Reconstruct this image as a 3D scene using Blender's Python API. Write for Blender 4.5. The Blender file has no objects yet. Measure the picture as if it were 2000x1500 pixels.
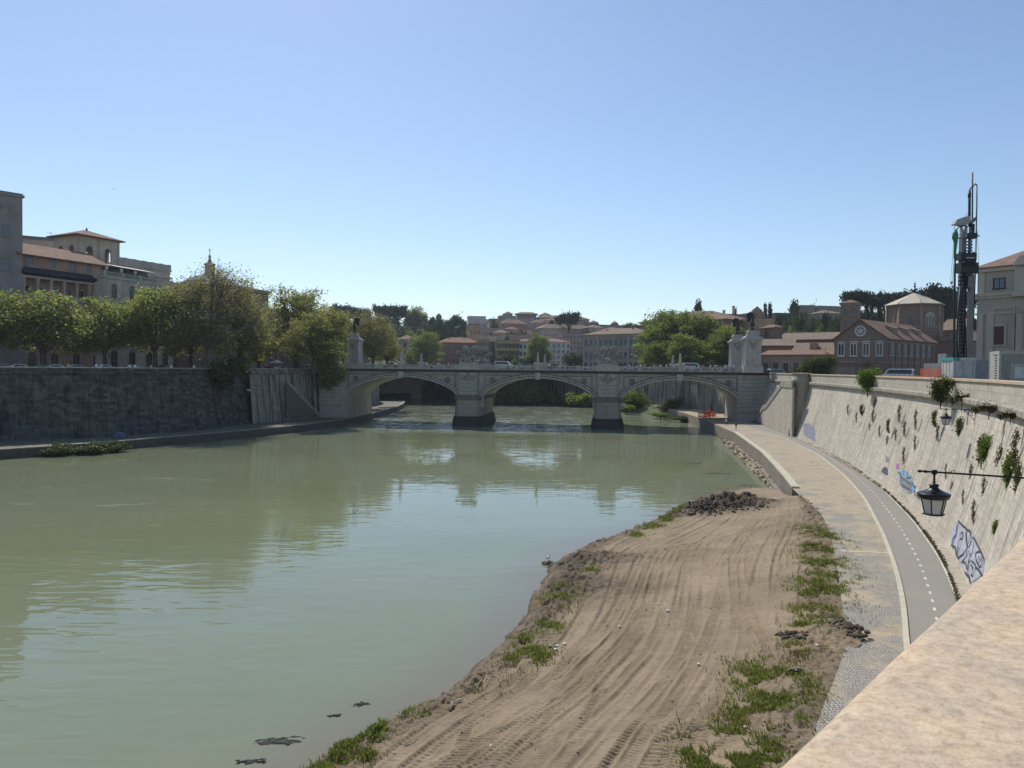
import bpy, bmesh, math, random
import numpy as np
from mathutils import Vector, Matrix
R = math.radians
random.seed(7); rng = np.random.default_rng(7)
sc = bpy.context.scene
C = sc.collection

# ------------------------------------------------------------------ camera, sky, sun, exposure
F = 1430.0                                   # focal length in pixels of a 2000 px wide picture
CAM_Z = 15.0                                 # metres above the river
cam_d = bpy.data.cameras.new("camera"); cam = bpy.data.objects.new("camera", cam_d); C.objects.link(cam)
cam_d.sensor_width = 36; cam_d.lens = 36 * F / 2000
cam_d.clip_start = 0.05; cam_d.clip_end = 6000
cam_d.dof.use_dof = True; cam_d.dof.focus_distance = 60; cam_d.dof.aperture_fstop = 11
CAM_ROT = Matrix.Rotation(R(90 - 1.2), 3, 'X') @ Matrix.Rotation(R(0.573), 3, 'Z')
cam.matrix_world = Matrix.Translation((0, 0, CAM_Z)) @ CAM_ROT.to_4x4()
sc.camera = cam

SUN_EL, SUN_AZ = 50.0, -20.0                 # azimuth from the view direction (+Y), left is negative
sun_dir = Vector((math.sin(R(SUN_AZ)) * math.cos(R(SUN_EL)), math.cos(R(SUN_AZ)) * math.cos(R(SUN_EL)), math.sin(R(SUN_EL))))
world = bpy.data.worlds.new("World"); sc.world = world; world.use_nodes = True
wn = world.node_tree; bg = wn.nodes['Background']
sky = wn.nodes.new('ShaderNodeTexSky'); sky.sky_type = 'NISHITA'; sky.sun_disc = False
sky.sun_elevation = R(SUN_EL); sky.sun_rotation = R(SUN_AZ)
sky.air_density = 1.0; sky.dust_density = 0.35; sky.ozone_density = 2.7; sky.altitude = 20
wn.links.new(sky.outputs[0], bg.inputs[0]); bg.inputs[1].default_value = 0.13
sl = bpy.data.lights.new("sun", 'SUN'); sl.energy = 4.1; sl.angle = R(0.53); sl.color = (1.0, 0.95, 0.87)
so = bpy.data.objects.new("sun", sl); C.objects.link(so); so.location = (0, 0, 110)
so.rotation_euler = (-sun_dir).to_track_quat('-Z', 'Y').to_euler()
sc.view_settings.view_transform = 'Standard'; sc.view_settings.look = 'None'
sc.view_settings.exposure = 0.0; sc.view_settings.gamma = 1.0
sc.cycles.max_bounces = 6; sc.cycles.transparent_max_bounces = 6; sc.cycles.volume_bounces = 0
sc.cycles.caustics_reflective = False; sc.cycles.caustics_refractive = False
sc.cycles.use_denoising = True

# ------------------------------------------------------------------ where a pixel of the photograph lies in the place
def ray(px, py):
    return CAM_ROT @ Vector(((px - 1000) / F, (750 - py) / F, -1.0))
def gp(px, py, z=0.0):                       # on the level plane z
    d = ray(px, py); t = (z - CAM_Z) / d.z
    return Vector((d.x * t, d.y * t, z))
def dp(px, py, Y):                           # at the distance Y in front of the camera
    d = ray(px, py); t = Y / d.y
    return Vector((d.x * t, Y, CAM_Z + d.z * t))

# ------------------------------------------------------------------ custom properties, empties, meshes
def tag(o, label=None, cat=None, group=None, kind=None):
    if label: o['label'] = label
    if cat: o['category'] = cat
    if group: o['group'] = group
    if kind: o['kind'] = kind
    return o
def empty(name, loc, rz=0.0, label=None, cat=None, group=None):
    o = bpy.data.objects.new(name, None); C.objects.link(o)
    o.location = loc; o.rotation_euler = (0, 0, rz); o.empty_display_size = 0.5
    return tag(o, label, cat, group)
def dup(o, loc=None, rz=None, parent=None, scale=None):
    c = o.copy(); C.objects.link(c); c.parent = parent
    if loc is not None: c.location = loc
    if rz is not None: c.rotation_euler = (0, 0, rz)
    if scale is not None: c.scale = scale if hasattr(scale, '__len__') else (scale,) * 3
    for ch in list(o.children): dup(ch, parent=c)
    return c
def link(name, me, parent=None, loc=(0, 0, 0), rz=0.0):
    o = bpy.data.objects.new(name, me); C.objects.link(o)
    o.location = loc; o.rotation_euler = (0, 0, rz); o.parent = parent
    return o

class MB:                                    # collects shapes and links them as ONE mesh
    def __init__(s): s.v = []; s.f = []; s.m = []; s.uv = []; s.sm = []; s.T = None; s.mi = 0; s.smooth = False
    def add(s, vs, fs, uvs=None, smooth=None):
        n = len(s.v)
        if s.T is not None: s.v += [tuple(s.T @ Vector(p)) for p in vs]
        else: s.v += [tuple(p) for p in vs]
        for k, f in enumerate(fs):
            s.f.append(tuple(i + n for i in f)); s.m.append(s.mi)
            s.sm.append(s.smooth if smooth is None else smooth)
            s.uv.append([uvs[i] for i in f] if uvs is not None else None)
        return s
    def box(s, x0, x1, y0, y1, z0, z1):
        v = [(x0, y0, z0), (x1, y0, z0), (x1, y1, z0), (x0, y1, z0), (x0, y0, z1), (x1, y0, z1), (x1, y1, z1), (x0, y1, z1)]
        return s.add(v, [(3, 2, 1, 0), (4, 5, 6, 7), (0, 1, 5, 4), (1, 2, 6, 5), (2, 3, 7, 6), (3, 0, 4, 7)])
    def cbox(s, x, y, z, sx, sy, sz): return s.box(x - sx / 2, x + sx / 2, y - sy / 2, y + sy / 2, z, z + sz)
    def frustum(s, x, y, z0, z1, a0, b0, a1, b1):
        v = [(x - a0, y - b0, z0), (x + a0, y - b0, z0), (x + a0, y + b0, z0), (x - a0, y + b0, z0),
             (x - a1, y - b1, z1), (x + a1, y - b1, z1), (x + a1, y + b1, z1), (x - a1, y + b1, z1)]
        return s.add(v, [(3, 2, 1, 0), (4, 5, 6, 7), (0, 1, 5, 4), (1, 2, 6, 5), (2, 3, 7, 6), (3, 0, 4, 7)])
    def prism(s, poly, z0, z1):              # polygon counter-clockwise, extruded up
        n = len(poly)
        v = [(p[0], p[1], z0) for p in poly] + [(p[0], p[1], z1) for p in poly]
        f = [tuple(range(n - 1, -1, -1)), tuple(range(n, 2 * n))] + [(i, (i + 1) % n, n + (i + 1) % n, n + i) for i in range(n)]
        return s.add(v, f)
    def xprism(s, poly, y0, y1):             # polygon (x,z) extruded along y; given counter-clockwise seen from -y
        n = len(poly)
        v = [(p[0], y0, p[1]) for p in poly] + [(p[0], y1, p[1]) for p in poly]
        f = [tuple(range(n)), tuple(range(2 * n - 1, n - 1, -1))] + [(i, n + i, n + (i + 1) % n, (i + 1) % n) for i in range(n)]
        return s.add(v, f)
    def tube(s, pts, r, n=6, cap=True):
        pts = [Vector(p) for p in pts]; m = len(pts)
        if not hasattr(r, '__len__'): r = [r] * m
        vs = []; prev = None
        for i, p in enumerate(pts):
            d = (pts[min(i + 1, m - 1)] - pts[max(i - 1, 0)])
            if d.length < 1e-9: d = Vector((0, 0, 1))
            d.normalize()
            a = prev if prev is not None else (Vector((0, 0, 1)) if abs(d.z) < .9 else Vector((1, 0, 0)))
            a = a - d * a.dot(d)
            if a.length < 1e-6: a = Vector((1, 0, 0)) - d * d.x
            a.normalize(); b = d.cross(a); prev = a
            vs += [p + (a * math.cos(t) + b * math.sin(t)) * r[i] for t in [2 * math.pi * k / n for k in range(n)]]
        fs = [(i * n + k, i * n + (k + 1) % n, (i + 1) * n + (k + 1) % n, (i + 1) * n + k) for i in range(m - 1) for k in range(n)]
        if cap: fs += [tuple(range(n - 1, -1, -1)), tuple(range((m - 1) * n, m * n))]
        return s.add(vs, fs, smooth=True)
    def lathe(s, prof, x=0, y=0, z=0, n=12, rot=0.0, smooth=None, cap=True):
        vs = []
        for (r, h) in prof:
            vs += [(x + r * math.cos(rot + 2 * math.pi * k / n), y + r * math.sin(rot + 2 * math.pi * k / n), z + h) for k in range(n)]
        m = len(prof)
        fs = [(i * n + k, i * n + (k + 1) % n, (i + 1) * n + (k + 1) % n, (i + 1) * n + k) for i in range(m - 1) for k in range(n)]
        if cap: fs += [tuple(range(n - 1, -1, -1)), tuple(range((m - 1) * n, m * n))]
        return s.add(vs, fs, smooth=smooth)
    def strip(s, rows, uv=None, smooth=None):     # grid of points, rows[i][j]
        h, w = len(rows), len(rows[0])
        vs = [p for r in rows for p in r]
        us = [p for r in uv for p in r] if uv else None
        fs = [(i * w + j, i * w + j + 1, (i + 1) * w + j + 1, (i + 1) * w + j) for i in range(h - 1) for j in range(w - 1)]
        return s.add(vs, fs, us, smooth)
    def mesh(s, name, mats, origin=(0, 0, 0)):
        me = bpy.data.meshes.new(name); ox, oy, oz = origin
        me.from_pydata([(x - ox, y - oy, z - oz) for x, y, z in s.v], [], s.f)
        for m in mats: me.materials.append(m)
        me.polygons.foreach_set('material_index', s.m)
        me.polygons.foreach_set('use_smooth', s.sm)
        if any(u is not None for u in s.uv):
            lay = me.uv_layers.new(name='UVMap'); k = 0
            buf = np.zeros((len(me.loops), 2), dtype=np.float32)
            for f, u in zip(s.f, s.uv):
                if u is not None: buf[k:k + len(f)] = u
                k += len(f)
            lay.data.foreach_set('uv', buf.ravel())
        me.update(); return me
    def build(s, name, mats, parent=None, origin=None, loc=None):
        if not isinstance(mats, (list, tuple)): mats = [mats]
        if origin is None: origin = (0, 0, 0)
        me = s.mesh(name, mats, origin)
        return link(name, me, parent, origin if (parent is None and loc is None) else (loc or (0, 0, 0)))

def np_mesh(name, verts, quads, mats, uv=None, attrs=None, smooth=True):
    me = bpy.data.meshes.new(name); n = len(verts); q = len(quads); k = quads.shape[1]
    me.vertices.add(n); me.vertices.foreach_set('co', np.asarray(verts, dtype=np.float32).ravel())
    me.loops.add(q * k); me.loops.foreach_set('vertex_index', np.asarray(quads, dtype=np.int32).ravel())
    me.polygons.add(q)
    me.polygons.foreach_set('loop_start', np.arange(0, q * k, k, dtype=np.int32))
    me.polygons.foreach_set('use_smooth', np.full(q, smooth))
    for m in mats: me.materials.append(m)
    if uv is not None:
        lay = me.uv_layers.new(name='UVMap'); lay.data.foreach_set('uv', np.asarray(uv, dtype=np.float32)[quads.ravel()].ravel())
    for nm, a in (attrs or {}).items():
        at = me.attributes.new(nm, 'FLOAT', 'POINT'); at.data.foreach_set('value', np.asarray(a, dtype=np.float32))
    me.update(calc_edges=True); me.validate(); return me
def grid_quads(h, w):
    i = np.arange(h - 1)[:, None] * w + np.arange(w - 1)[None, :]
    return np.stack([i, i + 1, i + w + 1, i + w], -1).reshape(-1, 4)

# value noise on numpy arrays
_tab = np.random.default_rng(3).random((256, 256)).astype(np.float64)
def vnoise(x, y):
    xi = np.floor(x).astype(int); yi = np.floor(y).astype(int); fx = x - xi; fy = y - yi
    fx = fx * fx * (3 - 2 * fx); fy = fy * fy * (3 - 2 * fy)
    g = lambda a, b: _tab[a & 255, b & 255]
    return (g(xi, yi) * (1 - fx) + g(xi + 1, yi) * fx) * (1 - fy) + (g(xi, yi + 1) * (1 - fx) + g(xi + 1, yi + 1) * fx) * fy
def fbm(x, y, o=4, gain=.5):
    a = 1.0; t = 0; r = 0
    for k in range(o):
        r = r + a * vnoise(x * 2 ** k + 17.3 * k, y * 2 ** k + 5.1 * k); t += a; a *= gain
    return r / t
def resample(pts, n):                        # polyline -> n points equally spaced
    p = np.array([[q[0], q[1]] + ([q[2]] if len(q) > 2 else []) for q in pts], float)
    d = np.r_[0, np.cumsum(np.linalg.norm(np.diff(p[:, :2], axis=0), axis=1))]
    t = np.linspace(0, d[-1], n)
    return np.stack([np.interp(t, d, p[:, k]) for k in range(p.shape[1])], 1)
def smooth_line(pts, n, it=4):
    q = resample(pts, n)
    for _ in range(it):
        q[1:-1] = .25 * q[:-2] + .5 * q[1:-1] + .25 * q[2:]
    return q
def normals2(q):                             # unit normals to the right of travel
    d = np.gradient(q[:, :2], axis=0); d /= np.linalg.norm(d, axis=1)[:, None]
    return np.stack([d[:, 1], -d[:, 0]], 1)
def offset(q, d): 
    r = q.copy(); r[:, :2] += normals2(q) * d; return r
# ------------------------------------------------------------------ materials
class NT:
    def __init__(s, name):
        s.m = bpy.data.materials.new(name); s.m.use_nodes = True; s.t = s.m.node_tree
        s.b = s.t.nodes['Principled BSDF']; s.out = s.t.nodes['Material Output']
    def n(s, ty, **kw):
        o = s.t.nodes.new('ShaderNode' + ty)
        for k, v in kw.items():
            if k.startswith('_'): setattr(o, k[1:], v)
        for k, v in kw.items():
            if not k.startswith('_'):
                i = o.inputs[int(k[1:])] if k[0] == 'i' and k[1:].isdigit() else o.inputs[k.replace('__', ' ')]
                s.set(i, v)
        return o
    def set(s, i, v):
        if isinstance(v, bpy.types.NodeSocket): s.t.links.new(v, i)
        elif isinstance(v, (tuple, list)) and len(v) == 3 and i.type == 'RGBA': i.default_value = (*v, 1)
        else: i.default_value = v
    def pos(s): return s.n('NewGeometry').outputs['Position']
    def uv(s): return s.n('TexCoord').outputs['UV']
    def scale(s, vec, xyz): return s.n('VectorMath', _operation='MULTIPLY', i0=vec, i1=xyz).outputs[0]
    def noise(s, vec, sc=1.0, detail=4.0, rough=.55, dist=0.0, col=False):
        o = s.n('TexNoise', Vector=vec, Scale=sc, Detail=detail, Roughness=rough, Distortion=dist)
        return o.outputs['Color' if col else 'Fac']
    def ramp(s, fac, stops):
        o = s.n('ValToRGB', Fac=fac); e = o.color_ramp.elements
        while len(e) < len(stops): e.new(.5)
        for k, (p, c) in enumerate(stops):
            e[k].position = p; e[k].color = (*c, 1) if hasattr(c, '__len__') else (c, c, c, 1)
        return o.outputs['Color']
    def mix(s, fac, a, b, mode='MIX'):
        o = s.n('Mix', _data_type='RGBA', _blend_type=mode); s.set(o.inputs[0], fac); s.set(o.inputs[6], a); s.set(o.inputs[7], b)
        return o.outputs[2]
    def math(s, op, a, b=0.0, c=0.0):
        o = s.n('Math', _operation=op); s.set(o.inputs[0], a); s.set(o.inputs[1], b); s.set(o.inputs[2], c); return o.outputs[0]
    def bump(s, h, strength=.5, dist=.05, normal=None):
        o = s.n('Bump', Height=h, Strength=strength, Distance=dist)
        if normal is not None: s.set(o.inputs['Normal'], normal)
        return o.outputs[0]
    def done(s, col=None, rough=.85, normal=None, **kw):
        if col is not None: s.set(s.b.inputs['Base Color'], col)
        s.set(s.b.inputs['Roughness'], rough)
        if normal is not None: s.set(s.b.inputs['Normal'], normal)
        for k, v in kw.items(): s.set(s.b.inputs[k.replace('__', ' ')], v)
        return s.m

def mul(c, k): return tuple(min(1, x * k) for x in c)
def plain(name, c, rough=.6, metallic=0.0, **kw):
    s = NT(name); p = s.pos()
    f = s.noise(p, 3.0, 3)
    return s.done(s.ramp(f, [(.3, mul(c, .82)), (.7, mul(c, 1.15))]), rough, Metallic=metallic, **kw)
def plaster(name, c, var=.22, sc=.25, streak=.35, rough=.9):      # rendered facade: blotches, rain streaks
    s = NT(name); p = s.pos()
    a = s.noise(p, sc, 5, .6); b = s.noise(s.scale(p, (1.1, 1.1, .12)), 1.0, 4, .6)
    col = s.ramp(a, [(.3, mul(c, 1 - var)), (.7, mul(c, 1 + var))])
    dk = s.ramp(b, [(.5, 0.0), (.75, streak)])
    col = s.mix(dk, col, mul(c, .5))
    return s.done(col, rough, s.bump(s.noise(p, 6, 4), .25, .03))
def masonry(name, c1, c2, mortar, bw, bh, uv=False, streak=.5, streakcol=(.05, .045, .035), moss=0.0, mosscol=(.035, .04, .022), lo=.52, sscale=(1.6, .1), bumpd=.04, msize=.012, pits=0.0):
    s = NT(name)
    if uv: p = s.uv()
    else:
        q = s.n('SeparateXYZ', Vector=s.pos()).outputs
        p = s.n('CombineXYZ', i0=s.math('ADD', q[0], s.math('MULTIPLY', q[1], .73)), i1=q[2]).outputs[0]
    br = s.n('TexBrick', Vector=p, Color1=c1, Color2=c2, Mortar=mortar, Scale=1.0, Mortar__Size=msize, Mortar__Smooth=.3, Bias=0.0, Brick__Width=bw, Row__Height=bh)
    P3 = s.n('NewGeometry').outputs['Position']
    big = s.noise(P3, .11, 4, .6); fine = s.noise(P3, 3.2, 6, .7)
    col = s.mix(s.ramp(big, [(.3, 0.0), (.75, .45)]), br.outputs['Color'], mul(c1, .62))
    col = s.mix(.55, col, s.ramp(fine, [(.25, .25), (.75, .95)]), 'OVERLAY')
    st = s.noise(s.scale(p, (sscale[0], sscale[1], 1)), 1.0, 6, .65)
    sf = s.math('MULTIPLY', s.ramp(st, [(lo, 0.0), (lo + .2, 1.0)]), streak)
    if pits: sf = s.math('MULTIPLY', sf, s.ramp(s.noise(s.scale(p, (.13, .16, 1)), 1.0, 4, .6), [(.36, .3), (.62, 1.0)]))
    col = s.mix(sf, col, streakcol)
    if pits:
        pt = s.noise(s.scale(p, (3.2, .75, 1)), 1.0, 5, .7)
        col = s.mix(s.math('MULTIPLY', s.ramp(pt, [(.60, 0.0), (.67, 1.0)]), pits), col, (.065, .058, .042))
        pt = s.noise(s.scale(p, (.16, .22, 1)), 1.0, 5, .6)
        col = s.mix(s.ramp(pt, [(.42, 0.0), (.7, .38)]), col, (.29, .265, .23))
    if moss:
        mo = s.noise(s.scale(p, (.55, .35, 1)), 1.0, 8, .72)
        col = s.mix(s.math('MULTIPLY', s.ramp(mo, [(.5, 0.0), (.62, 1.0)]), moss), col, mosscol)
    h = s.math('ADD', s.math('MULTIPLY', br.outputs['Fac'], -.6), s.math('MULTIPLY', fine, .5))
    return s.done(col, .92, s.bump(h, .7, bumpd))
def stone(name, c, sc=1.5, var=.25, dirt=.45, dirtcol=(.05, .048, .04)):
    s = NT(name); p = s.pos()
    a = s.noise(p, sc, 6, .65); b = s.noise(s.scale(p, (.9, .9, .16)), 1.3, 5, .65)
    col = s.ramp(a, [(.28, mul(c, 1 - var)), (.72, mul(c, 1 + var))])
    col = s.mix(s.math('MULTIPLY', s.ramp(b, [(.5, 0.0), (.72, 1.0)]), dirt), col, dirtcol)
    return s.done(col, .88, s.bump(s.noise(p, 5, 6, .7), .4, .03))
def tiles(name, c1, c2, pitch=.32):                               # pantiles: UV u across the slope, v down it
    s = NT(name); p = s.uv()
    q = s.n('SeparateXYZ', Vector=p).outputs
    w = s.math('ABSOLUTE', s.math('SINE', s.math('MULTIPLY', q[0], math.pi / pitch)))
    cell = s.n('TexWhiteNoise', _noise_dimensions='2D', Vector=s.n('CombineXYZ', i0=s.math('FLOOR', s.math('DIVIDE', q[0], pitch)), i1=s.math('FLOOR', s.math('DIVIDE', q[1], .4))).outputs[0]).outputs['Value']
    P3 = s.pos(); big = s.noise(P3, .5, 5, .65)
    col = s.mix(cell, c1, c2); col = s.mix(s.ramp(big, [(.35, 0.0), (.7, .75)]), col, mul(c1, .4))
    row = s.math('FRACT', s.math('DIVIDE', q[1], .4))
    return s.done(col, .9, s.bump(s.math('ADD', w, s.math('MULTIPLY', row, .3)), .9, .09))
def foliage(name, c1, c2, c3=None, trans=.45, rough=.6):
    s = NT(name); g = s.n('NewGeometry'); oi = s.n('ObjectInfo')
    col = s.ramp(g.outputs['Random Per Island'], [(0.0, c1), (.6, c2), (1.0, c3 or mul(c2, 1.35))])
    col = s.mix(s.math('MULTIPLY', oi.outputs['Random'], .35), col, mul(c1, .75))
    big = s.noise(g.outputs['Position'], .35, 3)
    col = s.mix(s.ramp(big, [(.4, 0.0), (.7, .5)]), col, mul(c2, 1.25))
    s.set(s.b.inputs['Base Color'], col); s.b.inputs['Roughness'].default_value = rough
    s.b.inputs['Specular IOR Level'].default_value = .25
    tr = s.n('BsdfTranslucent', Color=s.mix(1.0, col, (1.25, 1.3, .7), 'MULTIPLY'))
    ms = s.n('MixShader', i0=trans, i1=s.b.outputs[0], i2=tr.outputs[0])
    s.t.links.new(ms.outputs[0], s.out.inputs['Surface']); return s.m
def glassy(name, c=(.02, .026, .035), rough=.12):
    s = NT(name); return s.done(c, rough, Specular__IOR__Level=.6)

M = {}
M['glass'] = glassy('window_glass'); M['glass_grey'] = glassy('pale_window_glass', (.10, .13, .17), .2)
M['shutter_green'] = plain('green_shutter', (.03, .05, .04)); M['shutter_brown'] = plain('brown_shutter', (.06, .035, .03))
M['shutter_blue'] = plain('blue_shutter', (.05, .08, .13)); M['wine'] = plain('wine_red_shutter', (.075, .022, .022), .5)
M['trim'] = plaster('pale_trim', (.46, .42, .36)); M['trim_white'] = plaster('white_trim', (.62, .60, .56), .1)
M['dark_iron'] = plain('dark_iron', (.012, .013, .016), .42, .4)
M['bark'] = stone('bark', (.085, .065, .048), 2.5, .35, .3); M['bark_pale'] = stone('pale_bark', (.16, .135, .105), 2.5, .35, .4)
M['tile'] = tiles('clay_pantiles', (.33, .19, .12), (.20, .12, .085)); M['tile_red'] = tiles('red_pantiles', (.38, .20, .13), (.27, .145, .10))
M['tile_pale'] = tiles('weathered_pantiles', (.33, .24, .165), (.19, .135, .09))
M['concrete'] = stone('concrete', (.33, .32, .30), 1.0, .15, .25)
M['grey_roof'] = stone('grey_roofing', (.2, .2, .21), 1.0, .2, .2)
# ------------------------------------------------------------------ setting: river, banks, streets, hill
from mathutils.geometry import tessellate_polygon
def sheet(name, pts, z, mat, parent=None, kind='structure'):
    v = [Vector((p[0], p[1], z)) for p in pts]
    tris = tessellate_polygon([v])
    mb = MB()
    fs = []
    for t in tris:
        a, b, c = [v[i] for i in t]
        fs.append(t if (b - a).cross(c - a).z > 0 else (t[0], t[2], t[1]))
    mb.add(v, fs)
    o = mb.build(name, mat, parent)
    if kind and parent is None: o['kind'] = kind
    return o
Q = 2.5                                       # level of the right-hand lower quay
ST = 13.5                                     # street level on both banks
WALL = [(7.5, 8), (11, 14), (14.8, 21), (20.2, 31)] + [tuple(gp(x, y, Q))[:2] for x, y in
        [(1890, 1150), (1850, 1075), (1800, 1015), (1740, 960), (1680, 920), (1600, 875), (1545, 851), (1478, 824)]]
wall_r = smooth_line(WALL, 120, 6)
BATTER = 2.6
ux = Vector((.9917, -.1288, 0)); vx = Vector((.1288, .9917, 0)); BO = Vector((24.0, 185.0, 0))
def br(u, v, z=0): return BO + ux * u + vx * v + Vector((0, 0, z))      # bridge frame: along, across (away), up
wall_r_far = smooth_line([tuple(br(37.5, 20)[:2]), (61, 222), (56, 250), (47, 275), (33, 300), (14, 325), (-7, 350), (-27, 375), (-70, 430), (-130, 480), (-220, 520), (-420, 580)], 90, 2)
WL = [tuple(gp(x, y, 1.6))[:2] for x, y in [(-330, 886), (-150, 873), (0, 862), (110, 857), (220, 852), (300, 846), (400, 838), (490, 826)]]
wall_l = smooth_line(WL, 70, 3)
_b0, _b1 = gp(494, 827, 1.6), br(-75.9, -.45)
bastion = [tuple(_b0.lerp(_b1, f))[:2] for f in (0, .12, .4, .7, 1)]
wall_l_far = smooth_line([tuple(br(-75.5, 20)[:2]), (-53, 235), (-50, 262), (-49.5, 280), (-62, 318), (-78, 345), (-110, 400), (-220, 460), (-420, 520)], 70, 2)

def hill_z(x, y):
    front = np.interp(x, [-500, -120, 60, 140, 230, 320, 600], [540, 520, 510, 430, 345, 330, 320])
    t = np.clip((y - front) / 190.0, 0, 1); t = t * t * (3 - 2 * t)
    top = np.interp(x, [-400, -100, 100, 200, 400], [36, 34, 34, 36, 40])
    return ST - .3 + t * top * (.85 + .3 * fbm(np.asarray(x) / 60., np.asarray(y) / 60., 3)) + np.clip((y - front - 190) / 500., 0, 1) * 22
def ground_z(x, y):
    return max(ST, float(hill_z(x, y)))

m_street = plaster('street_asphalt', (.075, .073, .07), .2, .8, .2)
right_top = [tuple(p) for p in offset(wall_r, BATTER + .2)[:, :2]]
far_top = [tuple(p) for p in offset(wall_r_far, .5)[:, :2]]
sheet('right_bank_ground', right_top + [tuple(br(37.6, 0)[:2]), tuple(br(37.6, 20)[:2])] + far_top + [(-1300, 700), (-1300, 1500), (1300, 1500), (1300, 8)], ST, m_street)
left_top = [tuple(p) for p in offset(wall_l, -1.6)[:, :2]]
bas_top = [tuple(p) for p in offset(np.array(bastion), -1.0)[:, :2]]
farl = [tuple(p) for p in offset(wall_l_far, -.5)[:, :2]]
sheet('left_bank_ground', (left_top + bas_top + [tuple(br(-75.5, 0)[:2]), tuple(br(-75.5, 20)[:2])] + farl + [(-1300, 560), (-1300, 40)])[::-1], ST, m_street)

s = NT('hill_soil'); p = s.pos()
m_hill = s.done(s.ramp(s.noise(p, .06, 6, .65), [(.3, (.035, .045, .02)), (.55, (.06, .075, .03)), (.75, (.13, .11, .07))]), .95)
gx = np.linspace(-800, 1000, 121); gy = np.linspace(300, 1480, 91)
GX, GY = np.meshgrid(gx, gy)
GZ = hill_z(GX, GY) + (fbm(GX / 14., GY / 14., 3) - .5) * 3 * np.clip((hill_z(GX, GY) - ST) / 4, 0, 1)
me = np_mesh('hill', np.stack([GX, GY, GZ], -1).reshape(-1, 3), grid_quads(91, 121), [m_hill])
tag(link('hill', me), kind='structure')

# mud bank: rows across the bank between the water's edge and the quay
LP = [(-60, 2000), (160, 1800), (420, 1610), (590, 1500), (720, 1425), (840, 1365), (900, 1320), (960, 1270), (1010, 1215), (1045, 1160), (1072, 1105), (1110, 1075), (1180, 1055), (1260, 1030), (1320, 1000), (1370, 972), (1450, 955), (1540, 962)]
RP = [(1440, 2000), (1500, 1800), (1545, 1650), (1580, 1540), (1600, 1450), (1622, 1380), (1650, 1310), (1667, 1255), (1658, 1200), (1650, 1150), (1642, 1100), (1634, 1060), (1624, 1030), (1614, 1010), (1602, 995), (1590, 985), (1575, 973), (1562, 966)]
Lw = np.array([tuple(gp(x, y, 0))[:2] for x, y in LP]); Rw = np.array([tuple(gp(x, y, Q))[:2] for x, y in RP])
mid = (Lw + Rw) / 2; dm = np.r_[0, np.cumsum(np.linalg.norm(np.diff(mid, axis=0), axis=1))]
sv = [0.0]
while sv[-1] < dm[-1]:
    yy = np.interp(sv[-1], dm, mid[:, 1]); sv.append(sv[-1] + max(.034, .00155 * yy))
sv = np.array(sv); sv[-1] = dm[-1]
def along(P): 
    q = np.stack([np.interp(sv, dm, P[:, k]) for k in (0, 1)], 1)
    for _ in range(3):                        # soften the corners over about two metres
        k = 25; pad = np.pad(q, ((k, k), (0, 0)), 'edge'); cs = np.cumsum(pad, 0); q = (cs[2 * k:] - cs[:-2 * k]) / (2 * k)
        q = q[:len(sv)]
    return q
Le, Re = along(Lw), along(Rw)
jit = (fbm(sv * .55, sv * 0 + 4.4, 4, .6) - .5) * 1.8 * np.clip((dm[-1] - sv) / 4, 0, 1)
NT_ = 300
tt = np.linspace(0, 1, NT_) ** 1.05
X = Le[:, None, 0] * (1 - tt) + Re[:, None, 0] * tt; Y = Le[:, None, 1] * (1 - tt) + Re[:, None, 1] * tt
X = X + jit[:, None] * np.clip((tt[None, :] - .86) / .14, 0, 1)
width = np.linalg.norm(Re - Le, axis=1)[:, None]
T = np.broadcast_to(tt[None, :], X.shape); U = np.broadcast_to(sv[:, None], X.shape)
edge_n = fbm(X / 1.6, Y / 1.6, 4)
Tm = T + (edge_n - .5) * .9 / np.maximum(width, 3) * np.clip(1 - T / .4, 0, 1)
Z = np.interp(Tm, [-.05, 0, .012, .05, .10, .16, .3, .7, .88, .97, 1.0], [-.5, -.22, .05, .42, .85, .95, 1.1, 1.65, 2.15, 2.46, 2.44])
flat = np.clip((T - .13) / .06, 0, 1) * np.clip((.93 - T) / .06, 0, 1)
rough = 1 - flat
clod = fbm(X * 2.6, Y * 2.6, 5, .6) - .5
Z = Z + clod * (.085 + .55 * rough * np.clip((T - .01) / .05, 0, 1) * np.clip((1.0 - T) / .05, 0, 1))
Z = Z + (fbm(X / 3.5, Y / 3.5, 3) - .5) * .22 * flat
tr = np.zeros_like(X); damp = np.zeros_like(X)
r2 = np.random.default_rng(11)
tracks = []
for k in range(64):
    t0 = .12 + .80 * ((k * 0.618034) % 1.0)
    a, L, ph = r2.uniform(.002, .014), r2.uniform(12, 30), r2.uniform(0, 6.3)
    tracks.append((t0, r2.uniform(-.003, .0035), a, L, ph, r2.uniform(.36, .62), r2.uniform(.16, .25), r2.choice([-1, 1])))
order = r2.permutation(len(tracks))
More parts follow.
